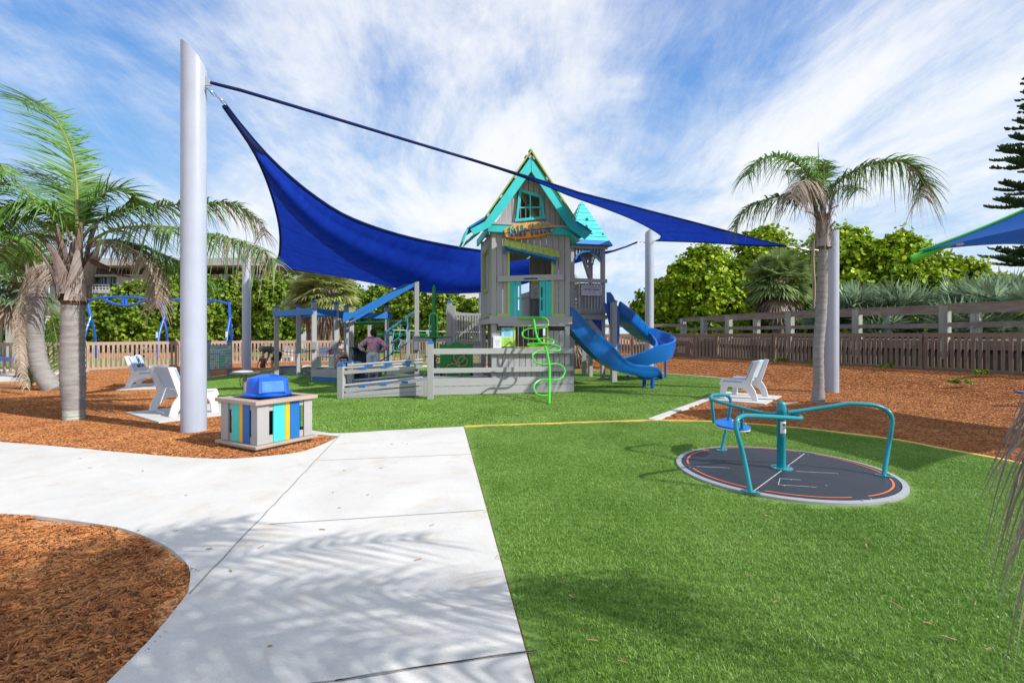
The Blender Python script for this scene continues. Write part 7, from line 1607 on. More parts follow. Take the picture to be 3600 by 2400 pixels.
for i in range(19):
    a = 2 * math.pi * i / 14 + rg.uniform(-.12, .12); Lr = rg.uniform(1.9, 2.5); d = V((math.cos(a), math.sin(a), 0)); el = rg.uniform(.35, 1.0)
    pts = [ctr] + [ctr + d * Lr * math.cos(el) * u_ + V((0, 0, Lr * (math.sin(el) * u_ * 1.35 - .75 * u_ * u_))) for u_ in (.25, .5, .75, 1)]
    while len(pts) > 2 and vis(pts[-1], .38): pts.pop()
    if any(vis(p, .3) for p in pts) or len(pts) < 3: continue
    frond(ep, pts, .50, 44, FR_D, .55, 150 + i, .2, .024)
# fan palms
def fans(mb, c, Rm, n, seed, elev=(-.9, 1.3), az=(0, 6.283), blade=.42, nb=16, mi=0, tipdroop=.25, pet=.5, w0=.05):
    rg = random.Random(seed)
    for i in range(n):
        a = rg.uniform(*az); e = rg.uniform(*elev); d = V((math.cos(a) * math.cos(e), math.sin(a) * math.cos(e), math.sin(e))); L_ = Rm * pet * rg.uniform(.75, 1.1)
        p = V(c) + d * L_ + V((0, 0, -.12 * L_)); S_ = d.cross(V((0, 0, 1))); S_ = S_.normalized() if S_.length > .1 else V((1, 0, 0)); U = S_.cross(d)
        mb.beam(c, p, .02, .015, mi=mi)
        tilt = rg.uniform(-.4, .4); S2 = (S_ * math.cos(tilt) + U * math.sin(tilt)); R_ = Rm * blade * rg.uniform(.8, 1.15) * 1.15
        for k in range(nb):
            f = (k + .5) / nb * 2 - 1; th = f * 1.75; q = (d * math.cos(th) + S2 * math.sin(th)).normalized(); wv = (S2 * math.cos(th) - d * math.sin(th)).normalized()
            r1 = R_ * (1 - .25 * abs(f)) * rg.uniform(.85, 1.05); w = w0 * R_; nrm = q.cross(wv)
            a1 = p + q * r1 * .5 + nrm * .04 * R_; a2 = p + q * r1 + V((0, 0, -tipdroop * r1 * rg.uniform(.5, 1.4)))
            mb.add([p, p, a1 - wv * w, a1 + wv * w, a2 - wv * .004, a2 + wv * .004], [(0, 2, 3), (2, 4, 5, 3)], mi)
def fan_palm(label, base, zc, Rm, n, seed, trunks, mt=FAN_G, dead=10, group=None, elev=(-.7, 1.35), w0=.065):
    t = thing('fan_palm', label, 'palm tree', base, 0, group); c = V((base.x, base.y, zc))
    mb = MB(); fans(mb, c, Rm, n, seed, elev, mi=0, w0=w0); mb.build('crown', mt, t)
    if dead: mb = MB(); fans(mb, c - V((0, 0, Rm * .12)), Rm * .85, dead, seed + 1, (-1.4, -.6), tipdroop=.6, mi=0); mb.build('dead_skirt', FR_B, t)
    for (dx, r_, x2) in trunks:
        trunk(t, [(base.x + dx, base.y, base.z), (base.x + (dx + x2) / 2, base.y, (base.z + zc) / 2), (base.x + x2, base.y, zc)], [r_, r_ * .9, r_ * 1.2], mt=mat('brown_palm_bark', (.17, .12, .085), .9, .3, 4, .8, 20, (1, 1, 5), col2=(.28, .21, .16), detail=7))
    return t
b_ = at((1150, 0), 29); fan_palm('clump of fan palms with shaggy crown beyond the pergola', V((b_.x, 29, 0)), 4.25, 2.35, 120, 3, ((-.6, .17, -.3), (-.2, .16, 0), (.25, .17, .1), (.75, .15, .4)), dead=45)
b_ = at((1085, 0), 30); fan_palm('smaller fan palm crown left of the shaggy clump', V((b_.x, 30, 0)), 3.9, 1.9, 70, 13, ((0, .15, 0),), dead=25)
b_ = at((2735, 0), 25.5); fan_palm('rounded fan palm with green crown behind the boardwalk, left of the right palm', V((b_.x, 25.5, .3)), 4.35, 2.15, 130, 5, ((0, .3, 0),), dead=30, elev=(-.5, 1.4), mt=leaf_mat('sabal_green', (.17, .26, .08), (.30, .38, .14)))
b_ = at((60, 0), 17.5); fan_palm('fan palm at the left edge with blue-green and yellowing fans', V((b_.x, 17.5, 0)), 3.55, 1.7, 80, 7, ((.25, .22, .1),), dead=25, mt=leaf_mat('sabal_blue', (.10, .18, .10), (.20, .28, .15)))
b_ = at((1955, 0), 34); fan_palm('fan palm glimpsed behind the lookout tower', V((b_.x + .8, 34, 0)), 4.2, 2.0, 70, 9, ((0, .2, 0),), dead=10)
b_ = gr((2032, 1262)); fan_palm('low palm with drooping fans standing behind the wave slide', V((at((2030, 0), 21.5).x, 21.5, 0)), 1.7, 1.5, 45, 19, ((0, .16, 0),), dead=30)
rg = random.Random(12)
for i, (pxx, pyy, Y, lab) in enumerate(((3570, 1065, 17.5, 'large blue-green saw palmetto at the right frame edge'), (3420, 1052, 19, 'blue-green saw palmetto below the dark conifer'), (3240, 1072, 20, 'blue-green saw palmetto behind the second boardwalk bay'), (3080, 1078, 21, 'pale saw palmetto just right of the silver pole'), (2900, 1115, 23, 'saw palmetto behind the right palm trunk'), (3480, 1150, 17.5, 'dark saw palmetto seen between the boardwalk rails at the right'), (3150, 1155, 20, 'dark saw palmetto seen between the rails right of the silver pole'), (3010, 1075, 23, 'small saw palmetto behind the silver pole'))):
    c = at((pxx, pyy), Y); t = thing('saw_palmetto', lab, 'palmetto', (c.x, c.y, .3), 0, 'saw palmettos behind the boardwalk')
    mb = MB(); 
    for k in range(3): fans(mb, c + V((rg.uniform(-.8, .8), rg.uniform(-.6, .6), rg.uniform(-.5, -.2))), 1.3, 15, i * 5 + k, (.1, 1.3), blade=.70, nb=13, tipdroop=.04, pet=.55, w0=.045)
    mb.build('fronds', FAN_B, t)
    m1 = MB(); m1.tube([V((c.x, c.y, .2)), c - V((0, 0, .4))], .08, 8); m1.build('stem', BOOT, t)
# ------------------------------------------------------------------ BROADLEAF TREES (sea grape) and hedge
def leaf_cloud(blobs, n, size, seed, shell=.62):
    """Small six-sided leaves spread through the outer part of several ellipsoids."""
    g = np.random.default_rng(seed); vol = np.array([b[3] * b[4] * b[5] for b in blobs]) ** (2 / 3); cnt = (n * vol / vol.sum()).astype(int); P = []; Nn = []
    for b, c in zip(blobs, cnt):
        nc = max(6, c // 26); cd = g.normal(size=(nc, 3)); cd /= np.linalg.norm(cd, axis=1)[:, None]; cr_ = g.uniform(shell, 1.0, nc)   # leaf clusters
        ci = g.integers(0, nc, c); d = cd[ci] * cr_[ci][:, None] * np.array(b[3:6]) + g.normal(size=(c, 3)) * np.array(b[3:6]) * .062
        P.append(np.array(b[:3]) + d); nr = d / np.array(b[3:6]) ** 2; nr /= np.linalg.norm(nr, axis=1)[:, None]; Nn.append(nr)
    m0 = sum(len(q) for q in P)
    for b in blobs:                                    # bigger leaves deep inside, so the crown is not see-through
        c = max(20, int(n * .05 * b[3] / blobs[0][3])); d = g.normal(size=(c, 3)); d /= np.linalg.norm(d, axis=1)[:, None]; P.append(np.array(b[:3]) + d * g.uniform(.3, .66, c)[:, None] * np.array(b[3:6])); Nn.append(d)
    P = np.concatenate(P); Nn = np.concatenate(Nn); big = np.arange(len(P)) >= m0; k = P[:, 2] > .15; P = P[k]; Nn = Nn[k]; big = big[k]; m = len(P)
    nv = Nn * .6 + g.normal(size=(m, 3)) * .55 + np.array([0, 0, .35]); nv /= np.linalg.norm(nv, axis=1)[:, None]
    a = np.cross(nv, g.normal(size=(m, 3))); a /= np.linalg.norm(a, axis=1)[:, None]; b2 = np.cross(nv, a); s = size * g.uniform(.6, 1.25, m) * np.where(big, 2.6, 1.)
    V_ = []
    for t in range(6):
        th = t * math.pi / 3; V_.append(P + (a * math.cos(th) + b2 * math.sin(th) * .85) * s[:, None] + nv * (.18 * s * math.cos(2 * th))[:, None])
    V_ = np.stack(V_, 1).reshape(-1, 3); F_ = np.arange(m * 6).reshape(m, 6); return V_, F_
def tree(label, blobs, n, size, mt, seed, base, group=None, name='tree', cat='tree', trunk_r=.16):
    t = thing(name, label, cat, base, 0, group); V_, F_ = leaf_cloud(blobs, n, size, seed); V_ = V_ - np.array(base)
    me = mesh_np('crown', V_, F_, mt); o = bpy.data.objects.new('crown', me); COL.objects.link(o); o.parent = t
    mb = MB(); rg = random.Random(seed); B = V(base); mb.tube([B, B + V((.1, 0, 1.0)), B + V((0, .1, 2.2))], [trunk_r * 1.3, trunk_r, trunk_r * .8], 8)
    for b in blobs[:7]: c = V(b[:3]); mb.tube([B + V((0, 0, rg.uniform(.5, 1.4))), B.lerp(c, .5) + V((0, 0, .4)), c], [trunk_r * .6, trunk_r * .4, .03], 5)
    mb.build('trunk', mat('grey_brown_bark', (.13, .10, .08), .9, .3, 8, .6, 20), t, smooth=True); return t
SG = mat('sea_grape_leaf', (.09, .235, .010), .5, .1, 1.3, col2=(.46, .56, .02), trans=.25, island=.5, spec=.2)
SGH = mat('hedge_leaf', (.09, .19, .015), .4, .1, .8, col2=(.28, .38, .04), trans=.3, island=.5, spec=.25)
def blobs_for(cx, top, hw, Y, zlo=.5, seed=0, depth=1.3, k=7):
    rg = random.Random(seed); c = at((cx, top), Y); w = hw / FP * Y; H_ = c.z - zlo; out = [(c.x, Y, zlo + H_ * .48, w * .92, w * depth * .6, H_ * .50)]
    for i in range(k):
        a = rg.uniform(-1, 1); zz_ = rg.uniform(.25, .86); r_ = w * rg.uniform(.28, .42)
        zt_ = zlo + H_ * zz_ * (1 - .28 * a * a); out.append((c.x + a * w * .72, Y - rg.uniform(.1, .9) * w * .5, zt_, r_, r_ * .9, min(r_ * .8, c.z - zt_ + .2)))
    out.append((c.x + rg.uniform(-.3, .3) * w, Y, c.z - w * .28, w * .36, w * .34, w * .28)); return out
for i, (cx, top, hw, Y, lab) in enumerate(((2330, 980, 125, 33, 'low leafy end of the sea grape thicket behind the spiral slide'), (2480, 862, 165, 31, 'sea grape tree right of the pole behind the slide'), (2700, 800, 185, 31.5, 'tall sea grape tree behind the rounded fan palm'), (2950, 792, 200, 29, 'tallest bright sea grape tree just right of the right palm'), (3170, 815, 180, 28, 'bright sea grape tree behind the second boardwalk bay'), (3370, 905, 150, 27, 'sea grape tree under the blue and green umbrella shade'), (3540, 960, 120, 26, 'sea grape tree at the right frame edge below the conifer'))):
    c = at((cx, 0), Y); tree(lab, blobs_for(cx, top, hw, Y, .3, i), 27000, .125, SG, 300 + i, (c.x, Y, .25), 'sea grape trees behind the boardwalk')
for i, (cx, top, hw, Y, lab) in enumerate(((40, 1075, 120, 60, 'low green trees beyond the pavilion at the far left'), (345, 1035, 95, 43, 'hedge tree beside the grey building, left end of the hedge'), (470, 985, 110, 43, 'hedge tree behind the left swing bay'), (600, 965, 110, 44, 'hedge tree hidden partly by the thick foreground pole'), (740, 968, 100, 44, 'hedge tree just right of the thick foreground pole'), (860, 955, 95, 45, 'hedge tree behind the far left sail pole'), (980, 950, 95, 44, 'hedge tree behind the bending woman'), (1200, 975, 110, 46, 'hedge tree behind the shaggy fan palm clump'), (1330, 990, 110, 44, 'hedge tree behind the slanted blue beam'), (1450, 1010, 100, 42, 'yellowish hedge tree behind the green stem climber'), (1570, 1022, 100, 41, 'hedge tree left of the playhouse above the balustrade'), (1690, 1040, 100, 41, 'hedge tree right behind the playhouse'), (230, 1090, 60, 26, 'small shrub behind the leaning palm'))):
    c = at((cx, 0), Y); tree(lab, blobs_for(cx, top, hw, Y, 0.0, 50 + i), 15000 if Y < 50 else 4000, .145 if Y > 30 else .08, SGH, 400 + i, (c.x, Y, 0), 'broadleaf trees of the far hedge')
# --- dark conifer at the right edge
Yn = 27.; nb_ = at((3685, 0), Yn); con = thing('conifer', 'dark tiered conifer rising along the right frame edge', 'conifer', (nb_.x, Yn, .3))
m1 = MB(); m1.tube([V((nb_.x, Yn, .3)), V((nb_.x, Yn, 10)), V((nb_.x, Yn, 20))], [.35, .25, .05], 10); m1.build('trunk', BOOT, con, smooth=True)
NED = mat('dark_needles', (.03, .075, .03), .6, .2, 6, island=.4); rg = random.Random(9)
tiers = [(1285, 300), (1240, 290), (1190, 290), (1130, 250), (1060, 240), (985, 225), (910, 205), (880, 215), (700, 190), (645, 185), (565, 165), (520, 180), (480, 150), (425, 125), (375, 110), (325, 100), (275, 90), (225, 70), (170, 60), (110, 45)]
for ti, (py_, ext) in enumerate(tiers):
    z0 = at((0, py_), Yn).z; L_ = ext * (.84 if py_ < 950 else 1) / FP * Yn; mb = MB()
    for b in range(7):
        a = math.pi + (b - 3) * .9 + rg.uniform(-.25, .25) if b else math.pi; d = V((math.cos(a), math.sin(a), 0)); Lb = L_ * (1 if b == 0 else rg.uniform(.75, 1.0))
        P = [V((nb_.x, Yn, z0)) + d * Lb * u_ + V((0, 0, -.10 * Lb * math.sin(u_ * 3.0) + .06 * Lb * u_)) for u_ in np.linspace(0, 1, 8)]
        mb.tube(P, [.06 * (1 - .8 * i / 7) + .01 for i in range(8)], 5)
        S_ = V((-d.y, d.x, 0))
        for k in range(int(14 * Lb) + 9):
            u_ = rg.uniform(.12, 1); f = u_ * 7; j = min(int(f), 6); p = P[j].lerp(P[j + 1], f - j)
            for sd_ in (-1, 1):
                ll = Lb * .22 * rg.uniform(.5, 1.1) * (1.25 - u_ * .6); q = (S_ * sd_ * rg.uniform(.5, 1) + d * rg.uniform(.5, 1.1)).normalized()
                Q = [p, p + q * ll * .5 + V((0, 0, -.05 * ll)), p + q * ll * .85 + V((0, 0, .12 * ll)), p + q * ll + V((0, 0, .35 * ll))]; mb.tube(Q, [.035, .05, .05, .02], 4, cap=False)
    mb.build('branch_tier', NED, con)
# ------------------------------------------------------------------ PICKET FENCES with engraved boards
NAMES = ['THE FAUCHER FAMILY', 'NELSON FAM JAM', 'AQUARIAN DREAMS', 'LIVE LIKE MIKEY', 'SURFRISTA', 'THE ARCHIBS', 'THE MALLEY FAMILY', 'JAMIE & ANN NANCE', 'MEMORY OF PHIL ROUZER', 'CHANTELL DUGAN RIP', 'NEVER STOP PLAYING', 'LUCA SADIE SANTANA', 'JAXSON LIAM', 'ADENA GINSBERG', 'THE ORMAN FAMILY', 'SHIRLEY SALTZMAN', 'GO ROBERTS FAMILY', 'ETHAN BOO', 'ABBY DELANEY', 'HALPERN FAMILY', 'THE PARKER FAMILY', 'SANDY & BECKETT', 'ANNA GRACE CHARLOTTE', 'THE BERRYS', 'OCEANSIDE PIZZA', 'PARTNERS OF EAU GALLIE', 'SEABREEZE FAMILY', 'MMM JAMS', 'GO WHERE LOVE WAITS', 'THE HARRISONS', 'FRANK & SUE REESE', 'CLIMB ON', 'HALEY KATE CLARK', 'BEACH BUMS']
def fence(pts, label, mt, h=1.22, text=True, pl=2.35, side=-1, post_h=.03, z_of=None, ntext=400, name='picket_fence'):
    P = [V((a, b, 0)) for a, b in pts]; t = thing(name, label, 'fence', P[0]); ni = 0
    for A, B in zip(P, P[1:]):
        d = (B - A); L_ = d.length; d.normalize(); n = V((-d.y, d.x, 0)); n = n if n.y < 0 or (n.x < 0) else -n
        if n.dot(-A) < 0: n = -n
        m = max(1, round(L_ / pl)); w = L_ / m
        for i in range(m):
            a, b = A + d * w * i, A + d * w * (i + 1); za, zb = hgt(a.x, a.y), hgt(b.x, b.y); mb = MB(); U = V((0, 0, 1)); n_p = max(4, round(w / .168))
            mb.beam(a + U * (za + h - .075) + d * .012, b + U * (zb + h - .075) - d * .012, .06, .135); mb.beam(a + U * (za + .07) + d * .012, b + U * (zb + .07) - d * .012, .045, .09); mb.beam(a + n * -.03 + U * (za + h * .55) + d * .012, b + n * -.03 + U * (zb + h * .55) - d * .012, .03, .07) if False else None
            tm = MB(); cnt = 0
            for k in range(n_p):
                f = (k + .5) / n_p; c = a.lerp(b, f); zc = za + (zb - za) * f; s = d * .046
                mb.hexa([c - s + n * .002 + U * (zc + .03), c + s + n * .002 + U * (zc + .03), c + s + n * .028 + U * (zc + .03), c - s + n * .028 + U * (zc + .03), c - s + n * .002 + U * (zc + h - .14), c + s + n * .002 + U * (zc + h - .14), c + s + n * .028 + U * (zc + h - .14), c - s + n * .028 + U * (zc + h - .14)])
                if text and ni < ntext:
                    s_ = NAMES[ni % len(NAMES)]; ni += 1; ey = d if (d.cross(V((0, 0, 1)))).dot(n) > 0 else -d
                    ey = d if V((0, 0, -1)).cross(d).dot(n) > 0 else -d
                    put_text(tm, s_, c + n * .0295 + U * (zc + .64), (0, 0, -1), ey, min(.062, 1.15 / len(s_)), mi=0); cnt += 1
            pn = mb.build('picket_panel', mt, t)
            if cnt: tm.build('engraving', INKB if mt is BROWNF else INK, pn)
        for i in range(m + 1):
            a = A + d * w * i; za = hgt(a.x, a.y); mb = MB(); mb.beam(a - n * .09 + V((0, 0, za)), a - n * .09 + V((0, 0, za + h + post_h)), .11, .11, up=d); mb.build('post', mt, t)
    return t
fence([(17.0, 8.2), (14.55, 13.4), (11.1, 20.7), (9.9, 23.6)], 'dark brown engraved picket fence along the boardwalk on the right', BROWNF, ntext=90)
fence([(9.9, 23.6), (9.0, 24.0), (8.75, 26.3), (4.2, 26.3), (1.9, 26.3)], 'brown engraved picket fence behind the slides', mat('mid_brown_fence_board', (.22, .15, .115), .65, .10, 5, .2, 90, island=.08), ntext=60)
def fp(c, x, Y): q = at(px(c, x, 0), Y); return (q.x, q.y)
fence([(at((-200, 0), 17.6).x, 17.6), (at((300, 0), 20.4).x, 20.4), (at((625, 0), 23.2).x, 23.2), (at((850, 0), 25.2).x, 25.2), (at((1215, 0), 27.2).x, 27.2)], 'long tan engraved picket fence behind the benches and picture board', TANF, ntext=110)
fence([(at((1408, 0), 29.5).x, 29.5), (at((1500, 0), 29.2).x, 29.2), (at((1750, 0), 28.6).x, 28.6)], 'short tan picket fence with a gate post right of the rope net', TANF, ntext=0, text=False)
for k, (x, y) in enumerate(((2740, 1278), (2860, 1285), (3120, 1303), (3450, 1325), (3380, 1335))):
    c = gr((x, y)); t = thing('weed', ('low weed at the fence foot behind the bench', 'low weed at the fence foot left of the right palm', 'sparse weed at the fence foot right of the silver pole', 'green weed patch at the fence foot near the frame edge', 'small weed in front of the fence below the umbrella shade')[k], 'weed', c)
    V_, F_ = leaf_cloud([(0, 0, .16, .42, .2, .09)], 260, .035, 900 + k, .3); me = mesh_np('leaves', V_, F_, SGH); o = bpy.data.objects.new('leaves', me); COL.objects.link(o); o.parent = t
# ------------------------------------------------------------------ BOARDWALK
OLDW = mat('weathered_timber', (.16, .13, .11), .85, .3, 4, .6, 40, (1, 1, .3), col2=(.27, .24, .21), detail=7); OLDP = mat('treated_timber_post', (.21, .225, .185), .85, .3, 5, .6, 40, (1, 1, .2), col2=(.36, .385, .33), detail=7); OLDH = mat('weathered_rail', (.15, .115, .085), .85, .3, 4, .5, 40, (.4, .4, 3), col2=(.28, .24, .20), detail=7)
bw = thing('boardwalk', 'raised weathered timber boardwalk with post and rail handrails behind the brown fence', 'boardwalk', (12.5, 19, 0))
nf = V((.91, .415, 0)); NL = [V((17.9, 7.9, 0)), V((15.45, 13.6, 0)), V((12.0, 21.0, 0)), V((10.65, 23.9, 0)), V((10.2, 29.0, 0)), V((10.3, 36.0, 0))]
FLn = [p + V((1.75, .75, 0)) for p in NL]
ZT, ZD = 2.50, 1.32
def walk_rail(L_, sides, post_px=None):
    P = []
    for A, B in zip(L_, L_[1:]):
        n = max(1, round((B - A).length / 2.35))
        for i in range(n): P.append(A.lerp(B, i / n))
    P.append(L_[-1]); U = V((0, 0, 1))
    for i, (A, B) in enumerate(zip(P, P[1:])):
        mb = MB(); j1, j2 = random.uniform(-.015, .015), random.uniform(-.015, .015)
        mb.beam(A + U * (ZT + j1), B + U * (ZT + j2), .19, .04); mb.build('cap_rail', OLDH, bw)
        mb = MB(); mb.beam(A + U * (ZT - .13 + j1) + sides, B + U * (ZT - .13 + j2) + sides, .045, .19); mb.build('side_rail', OLDH, bw)
        mb = MB(); mb.beam(A + U * (ZT - .66 + j2) + sides, B + U * (ZT - .66 + j1) + sides, .045, .14); mb.build('middle_rail', OLDW, bw)
    for A in P: mb = MB(); mb.beam(A + U * (hgt(A.x, A.y) - .1), A + U * (ZT - .03), .25, .25, up=(.91, .415, 0)); mb.build('post', OLDP, bw, bevel=.01)
    return P
walk_rail(NL, V((-.07, -.03, 0))); walk_rail(FLn, V((-.11, -.05, 0)))
for A, B, C_, D in zip(NL, NL[1:], FLn, FLn[1:]):
    n = max(2, int((B - A).length / .15)); mb = MB()
    for i in range(n):
        p, q = A.lerp(B, i / n), A.lerp(B, (i + .92) / n); r_, s = C_.lerp(D, i / n), C_.lerp(D, (i + .92) / n); z_ = V((0, 0, ZD)); mb.hexa([p + z_, q + z_, s + z_, r_ + z_, p + z_ * 1.03, q + z_ * 1.03, s + z_ * 1.03, r_ + z_ * 1.03])
    mb.build('decking', mat('pale_weathered_decking', (.36, .34, .32), .85, .2, 5, .4, 40, col2=(.5, .48, .46)), bw)
    mb = MB(); mb.beam(A + V((0, 0, ZD - .15)), B + V((0, 0, ZD - .15)), .05, .26); mb.build('joist', OLDH, bw)
# lower ramp rail of the boardwalk, left part, coming down behind the brown fence
lr = thing('ramp_handrail', 'lower weathered timber handrail behind the spiral slide', 'handrail', (9.0, 27, .3))
for (A, B, z0, z1) in ((V((9.6, 26.9, 0)), V((5.6, 27.6, 0)), 2.05, 2.02), (V((5.6, 27.6, 0)), V((1.0, 28.2, 0)), 2.02, 1.95)):
    for dz, w in ((0, .16), (-.55, .12)): mb = MB(); mb.beam(A + V((0, 0, z0 + dz)), B + V((0, 0, z1 + dz)), .05, w); mb.build('rail', OLDH, lr)
    for f in (0, .5): p = A.lerp(B, f); mb = MB(); mb.beam(p + V((0, .1, 0)), p + V((0, .1, z0 + .06)), .15, .15, up=(0, 1, 0)); mb.build('post', OLDP, lr)
mb = MB(); mb.hexa([V((1, 26.9, .95)), V((9.8, 26.9, 1.05)), V((9.8, 29, 1.05)), V((1, 29, .95)), V((1, 26.9, 1.02)), V((9.8, 26.9, 1.12)), V((9.8, 29, 1.12)), V((1, 29, 1.02))]); mb.build('decking', mat('pale_weathered_decking', (.36, .34, .32), .85), lr)
# planted bank under and behind the boardwalk, under-deck shade put into its colour
mb = MB(); mb.grid([[V((x, y, hgt(x, y) - .5 + 1.35 * smooth((.91 * x + .415 * y - 18.95) / 1.0) + .4 * smooth((.91 * x + .415 * y - 21) / 3.0))) for x in list(np.linspace(8, 22, 43)) + [26, 32, 40, 60]] for y in list(np.linspace(0, 40, 61)) + [50, 60]])
mb.build('dune_bank', mat('shaded_leaf_litter', (.035, .03, .02), .95, .3, 3, .8, 9, col2=(.06, .06, .03)), smooth=True)['kind'] = 'structure'
# ------------------------------------------------------------------ BUILDING, PAVILION far left
bY = 52.; A_ = lambda x, y, Y=bY: at((x, y), Y)
WALLG = bpy.data.materials.new('pale_brick'); WALLG.use_nodes = True; t_ = WALLG.node_tree; b_ = t_.nodes['Principled BSDF']; b_.inputs['Roughness'].default_value = .9
tc_ = t_.nodes.new('ShaderNodeTexCoord'); mp_ = t_.nodes.new('ShaderNodeMapping'); mp_.inputs['Rotation'].default_value = (R(90), 0, 0); br_ = t_.nodes.new('ShaderNodeTexBrick'); br_.inputs['Scale'].default_value = 2.2; br_.inputs['Mortar Size'].default_value = .03
br_.inputs['Color1'].default_value = (.40, .40, .39, 1); br_.inputs['Color2'].default_value = (.33, .33, .33, 1); br_.inputs['Mortar'].default_value = (.24, .24, .24, 1); t_.links.new(tc_.outputs['Object'], mp_.inputs[0]); t_.links.new(mp_.outputs[0], br_.inputs['Vector']); t_.links.new(br_.outputs['Color'], b_.inputs['Base Color'])
bl_ = thing('building', 'long pale brick building with flat overhanging roof behind the left palms', 'building', A_(600, 1178))
mb = MB(); a, b = A_(175, 0), A_(1010, 0); mb.box(a.x, A_(322, 0).x, bY, bY + 10, 0, 9.0); mb.box(A_(410, 0).x, b.x, bY + .01, bY + 10, 0, 8.0); mb.box(A_(322, 0).x + .001, A_(410, 0).x - .001, bY + .02, bY + 10, 0, A_(0, 1012).z); mb.box(A_(322, 0).x + .001, A_(410, 0).x - .001, bY + .02, bY + 10, A_(0, 972).z, 8.0); mb.build('wall', WALLG, bl_)
mb = MB(); p0, p1 = A_(150, 948), A_(1030, 948); mb.box(p0.x - 3, p1.x, bY - 1.8, bY + 11, A_(0, 949).z + .25, A_(0, 949).z + 1.0); mb.build('roof', mat('pale_roof_edge', (.42, .42, .41), .7, .1, 3), bl_)
mb = MB(); a, b = A_(325, 1012, bY + .5), A_(408, 974, bY + .5); mb.box(a.x - .3, b.x + .3, bY + .6, bY + .65, a.z - .2, b.z + .2); win = mb.build('window', mat('dark_glass', (.05, .08, .11), .08, .05, 1, spec=.8), bl_)
for x in (325, 348, 380, 406): mb = MB(); p = A_(x, 0); mb.box(p.x - .08, p.x + .08, bY + .3, bY + .4, A_(0, 1012).z, A_(0, 972).z); mb.build('mullion', mat('dark_frame', (.06, .065, .07), .5), win)
mb = MB(); a, b = A_(318, 1003), A_(400, 1003)
for yy in (1003, 1012, 1022): mb.beam(V((a.x, bY - .6, A_(0, yy).z)), V((b.x, bY - .6, A_(0, yy).z)), .06, .08)
for x in np.linspace(a.x, b.x, 8): mb.beam(V((x, bY - .6, A_(0, 1024).z)), V((x, bY - .6, A_(0, 1002).z)), .05, .05, up=(0, 1, 0))
mb.build('balcony_rail', mat('white_rail', (.6, .6, .6), .5), bl_); mb = MB(); mb.box(a.x - .5, b.x, bY - .8, bY - .001, A_(0, 1032).z, A_(0, 1025).z); mb.build('balcony', mat('pale_roof_edge', (.42, .42, .41), .7), bl_)
b2 = thing('building', 'white building with dark window band glimpsed above the hedge left of the playhouse', 'building', A_(1570, 1178, 60))
mb = MB(); a, b = A_(1440, 1034, 60), A_(1730, 1012, 60); mb.box(a.x, b.x, 60, 68, 0, A_(0, 1006, 60).z); mb.build('wall', WHITE, b2)
mb = MB(); mb.box(A_(1472, 0, 60).x, A_(1600, 0, 60).x, 59.95, 59.99, A_(0, 1030, 60).z, A_(0, 1016, 60).z); mb.build('window', mat('dark_glass', (.05, .08, .11), .08), b2)
mb = MB(); mb.box(a.x - .4, b.x + .4, 59.5, 68.5, A_(0, 1006, 60).z + .001, A_(0, 1001, 60).z + .2); mb.build('roof', mat('pale_roof_edge', (.42, .42, .41), .7), b2)
pv = thing('pavilion', 'small open pavilion with brown roof at the far left edge', 'pavilion', A_(-30, 1178, 34))
P_ = lambda x, y, Y=34: at(px('C8', x, y), Y)
mb = MB(); a, b = P_(-400, 660), P_(190, 665); mb.box(a.x, b.x, 33, 38, b.z, b.z + .12); mb.build('fascia', mat('pale_roof_edge', (.42, .42, .41), .7), pv)
mb = MB(); r0, r1 = P_(-60, 570), P_(190, 655); mb.prism([V((a.x, 33, b.z + .121)), V((b.x, 33, b.z + .121)), V((r0.x + 1.0, 33, r0.z)), V((a.x, 33, r0.z))], (0, 5, 0)); mb.build('roof', mat('brown_shingle', (.11, .07, .06), .9, .2, 9, .5, 30), pv)
for x in (120, 305, -150): mb = MB(); p = P_(x, 980); mb.box(p.x - .38, p.x + .38, 34, 34.7, 0, P_(0, 668).z - .001); mb.build('column', mat('pale_render', (.45, .45, .43), .85, .1, 3), pv)
sbx = thing('blue_table', 'low blue slab table on the lawn at the far left edge', 'table', P_(20, 1200, 22))
mb = MB(); a, b = P_(-120, 1158, 22), P_(95, 1100, 22); mb.box(a.x, b.x, 22, 22.8, a.z, b.z - .05); mb.build('top', BPIPE, sbx, bevel=.02)
for x in (a.x + .3, b.x - .25): mb = MB(); mb.box(x - .05, x + .05, 22.3, 22.4, 0, a.z); mb.build('leg', STEEL, sbx)
# ------------------------------------------------------------------ SWING FRAMES, picnic table
def swing(label, K, Y, r=.075, dY=2.2):
    t = thing('swing_set', label, 'swing set', c4(K['mid'][0], 1178, Y), 0, 'blue arched swing frames'); 
    for pts in K['beams']: mb = MB(); mb.tube(spline([c4(x, y, Y) for x, y in pts], 6), r, 10); mb.build('beam', BPIPE, t, smooth=True)
    for (top, kn, l1, l2) in K['legs']:
        zg = lambda q, Yq: V((c4(q[0], 0, Yq).x, Yq, 0))
        mb = MB(); mb.tube([c4(*top, Y), c4(*kn, Y)], r * 1.1, 10); mb.build('leg_top', BPIPE, t, smooth=True)
        for l_, dy in ((l1, -dY * .5), (l2, dY * .5)): mb = MB(); e = zg(l_, Y + dy); k_ = c4(*kn, Y); mb.tube(spline([k_, k_.lerp(e, .5) + V(((l_[0] - kn[0]) * .002, 0, .1)), e], 5), r * .95, 10); lg = mb.build('leg', BPIPE, t, smooth=True)
    for (x, y) in K['tags']: mb = MB(); p = c4(x, y, Y - .8); mb.box(p.x - .06, p.x + .06, p.y - .1, p.y - .09, p.z - .18, p.z + .18); mb.build('label', PAPER, t)
    return t
c4 = lambda x, y, Y: at(px('C4', x, y), Y)
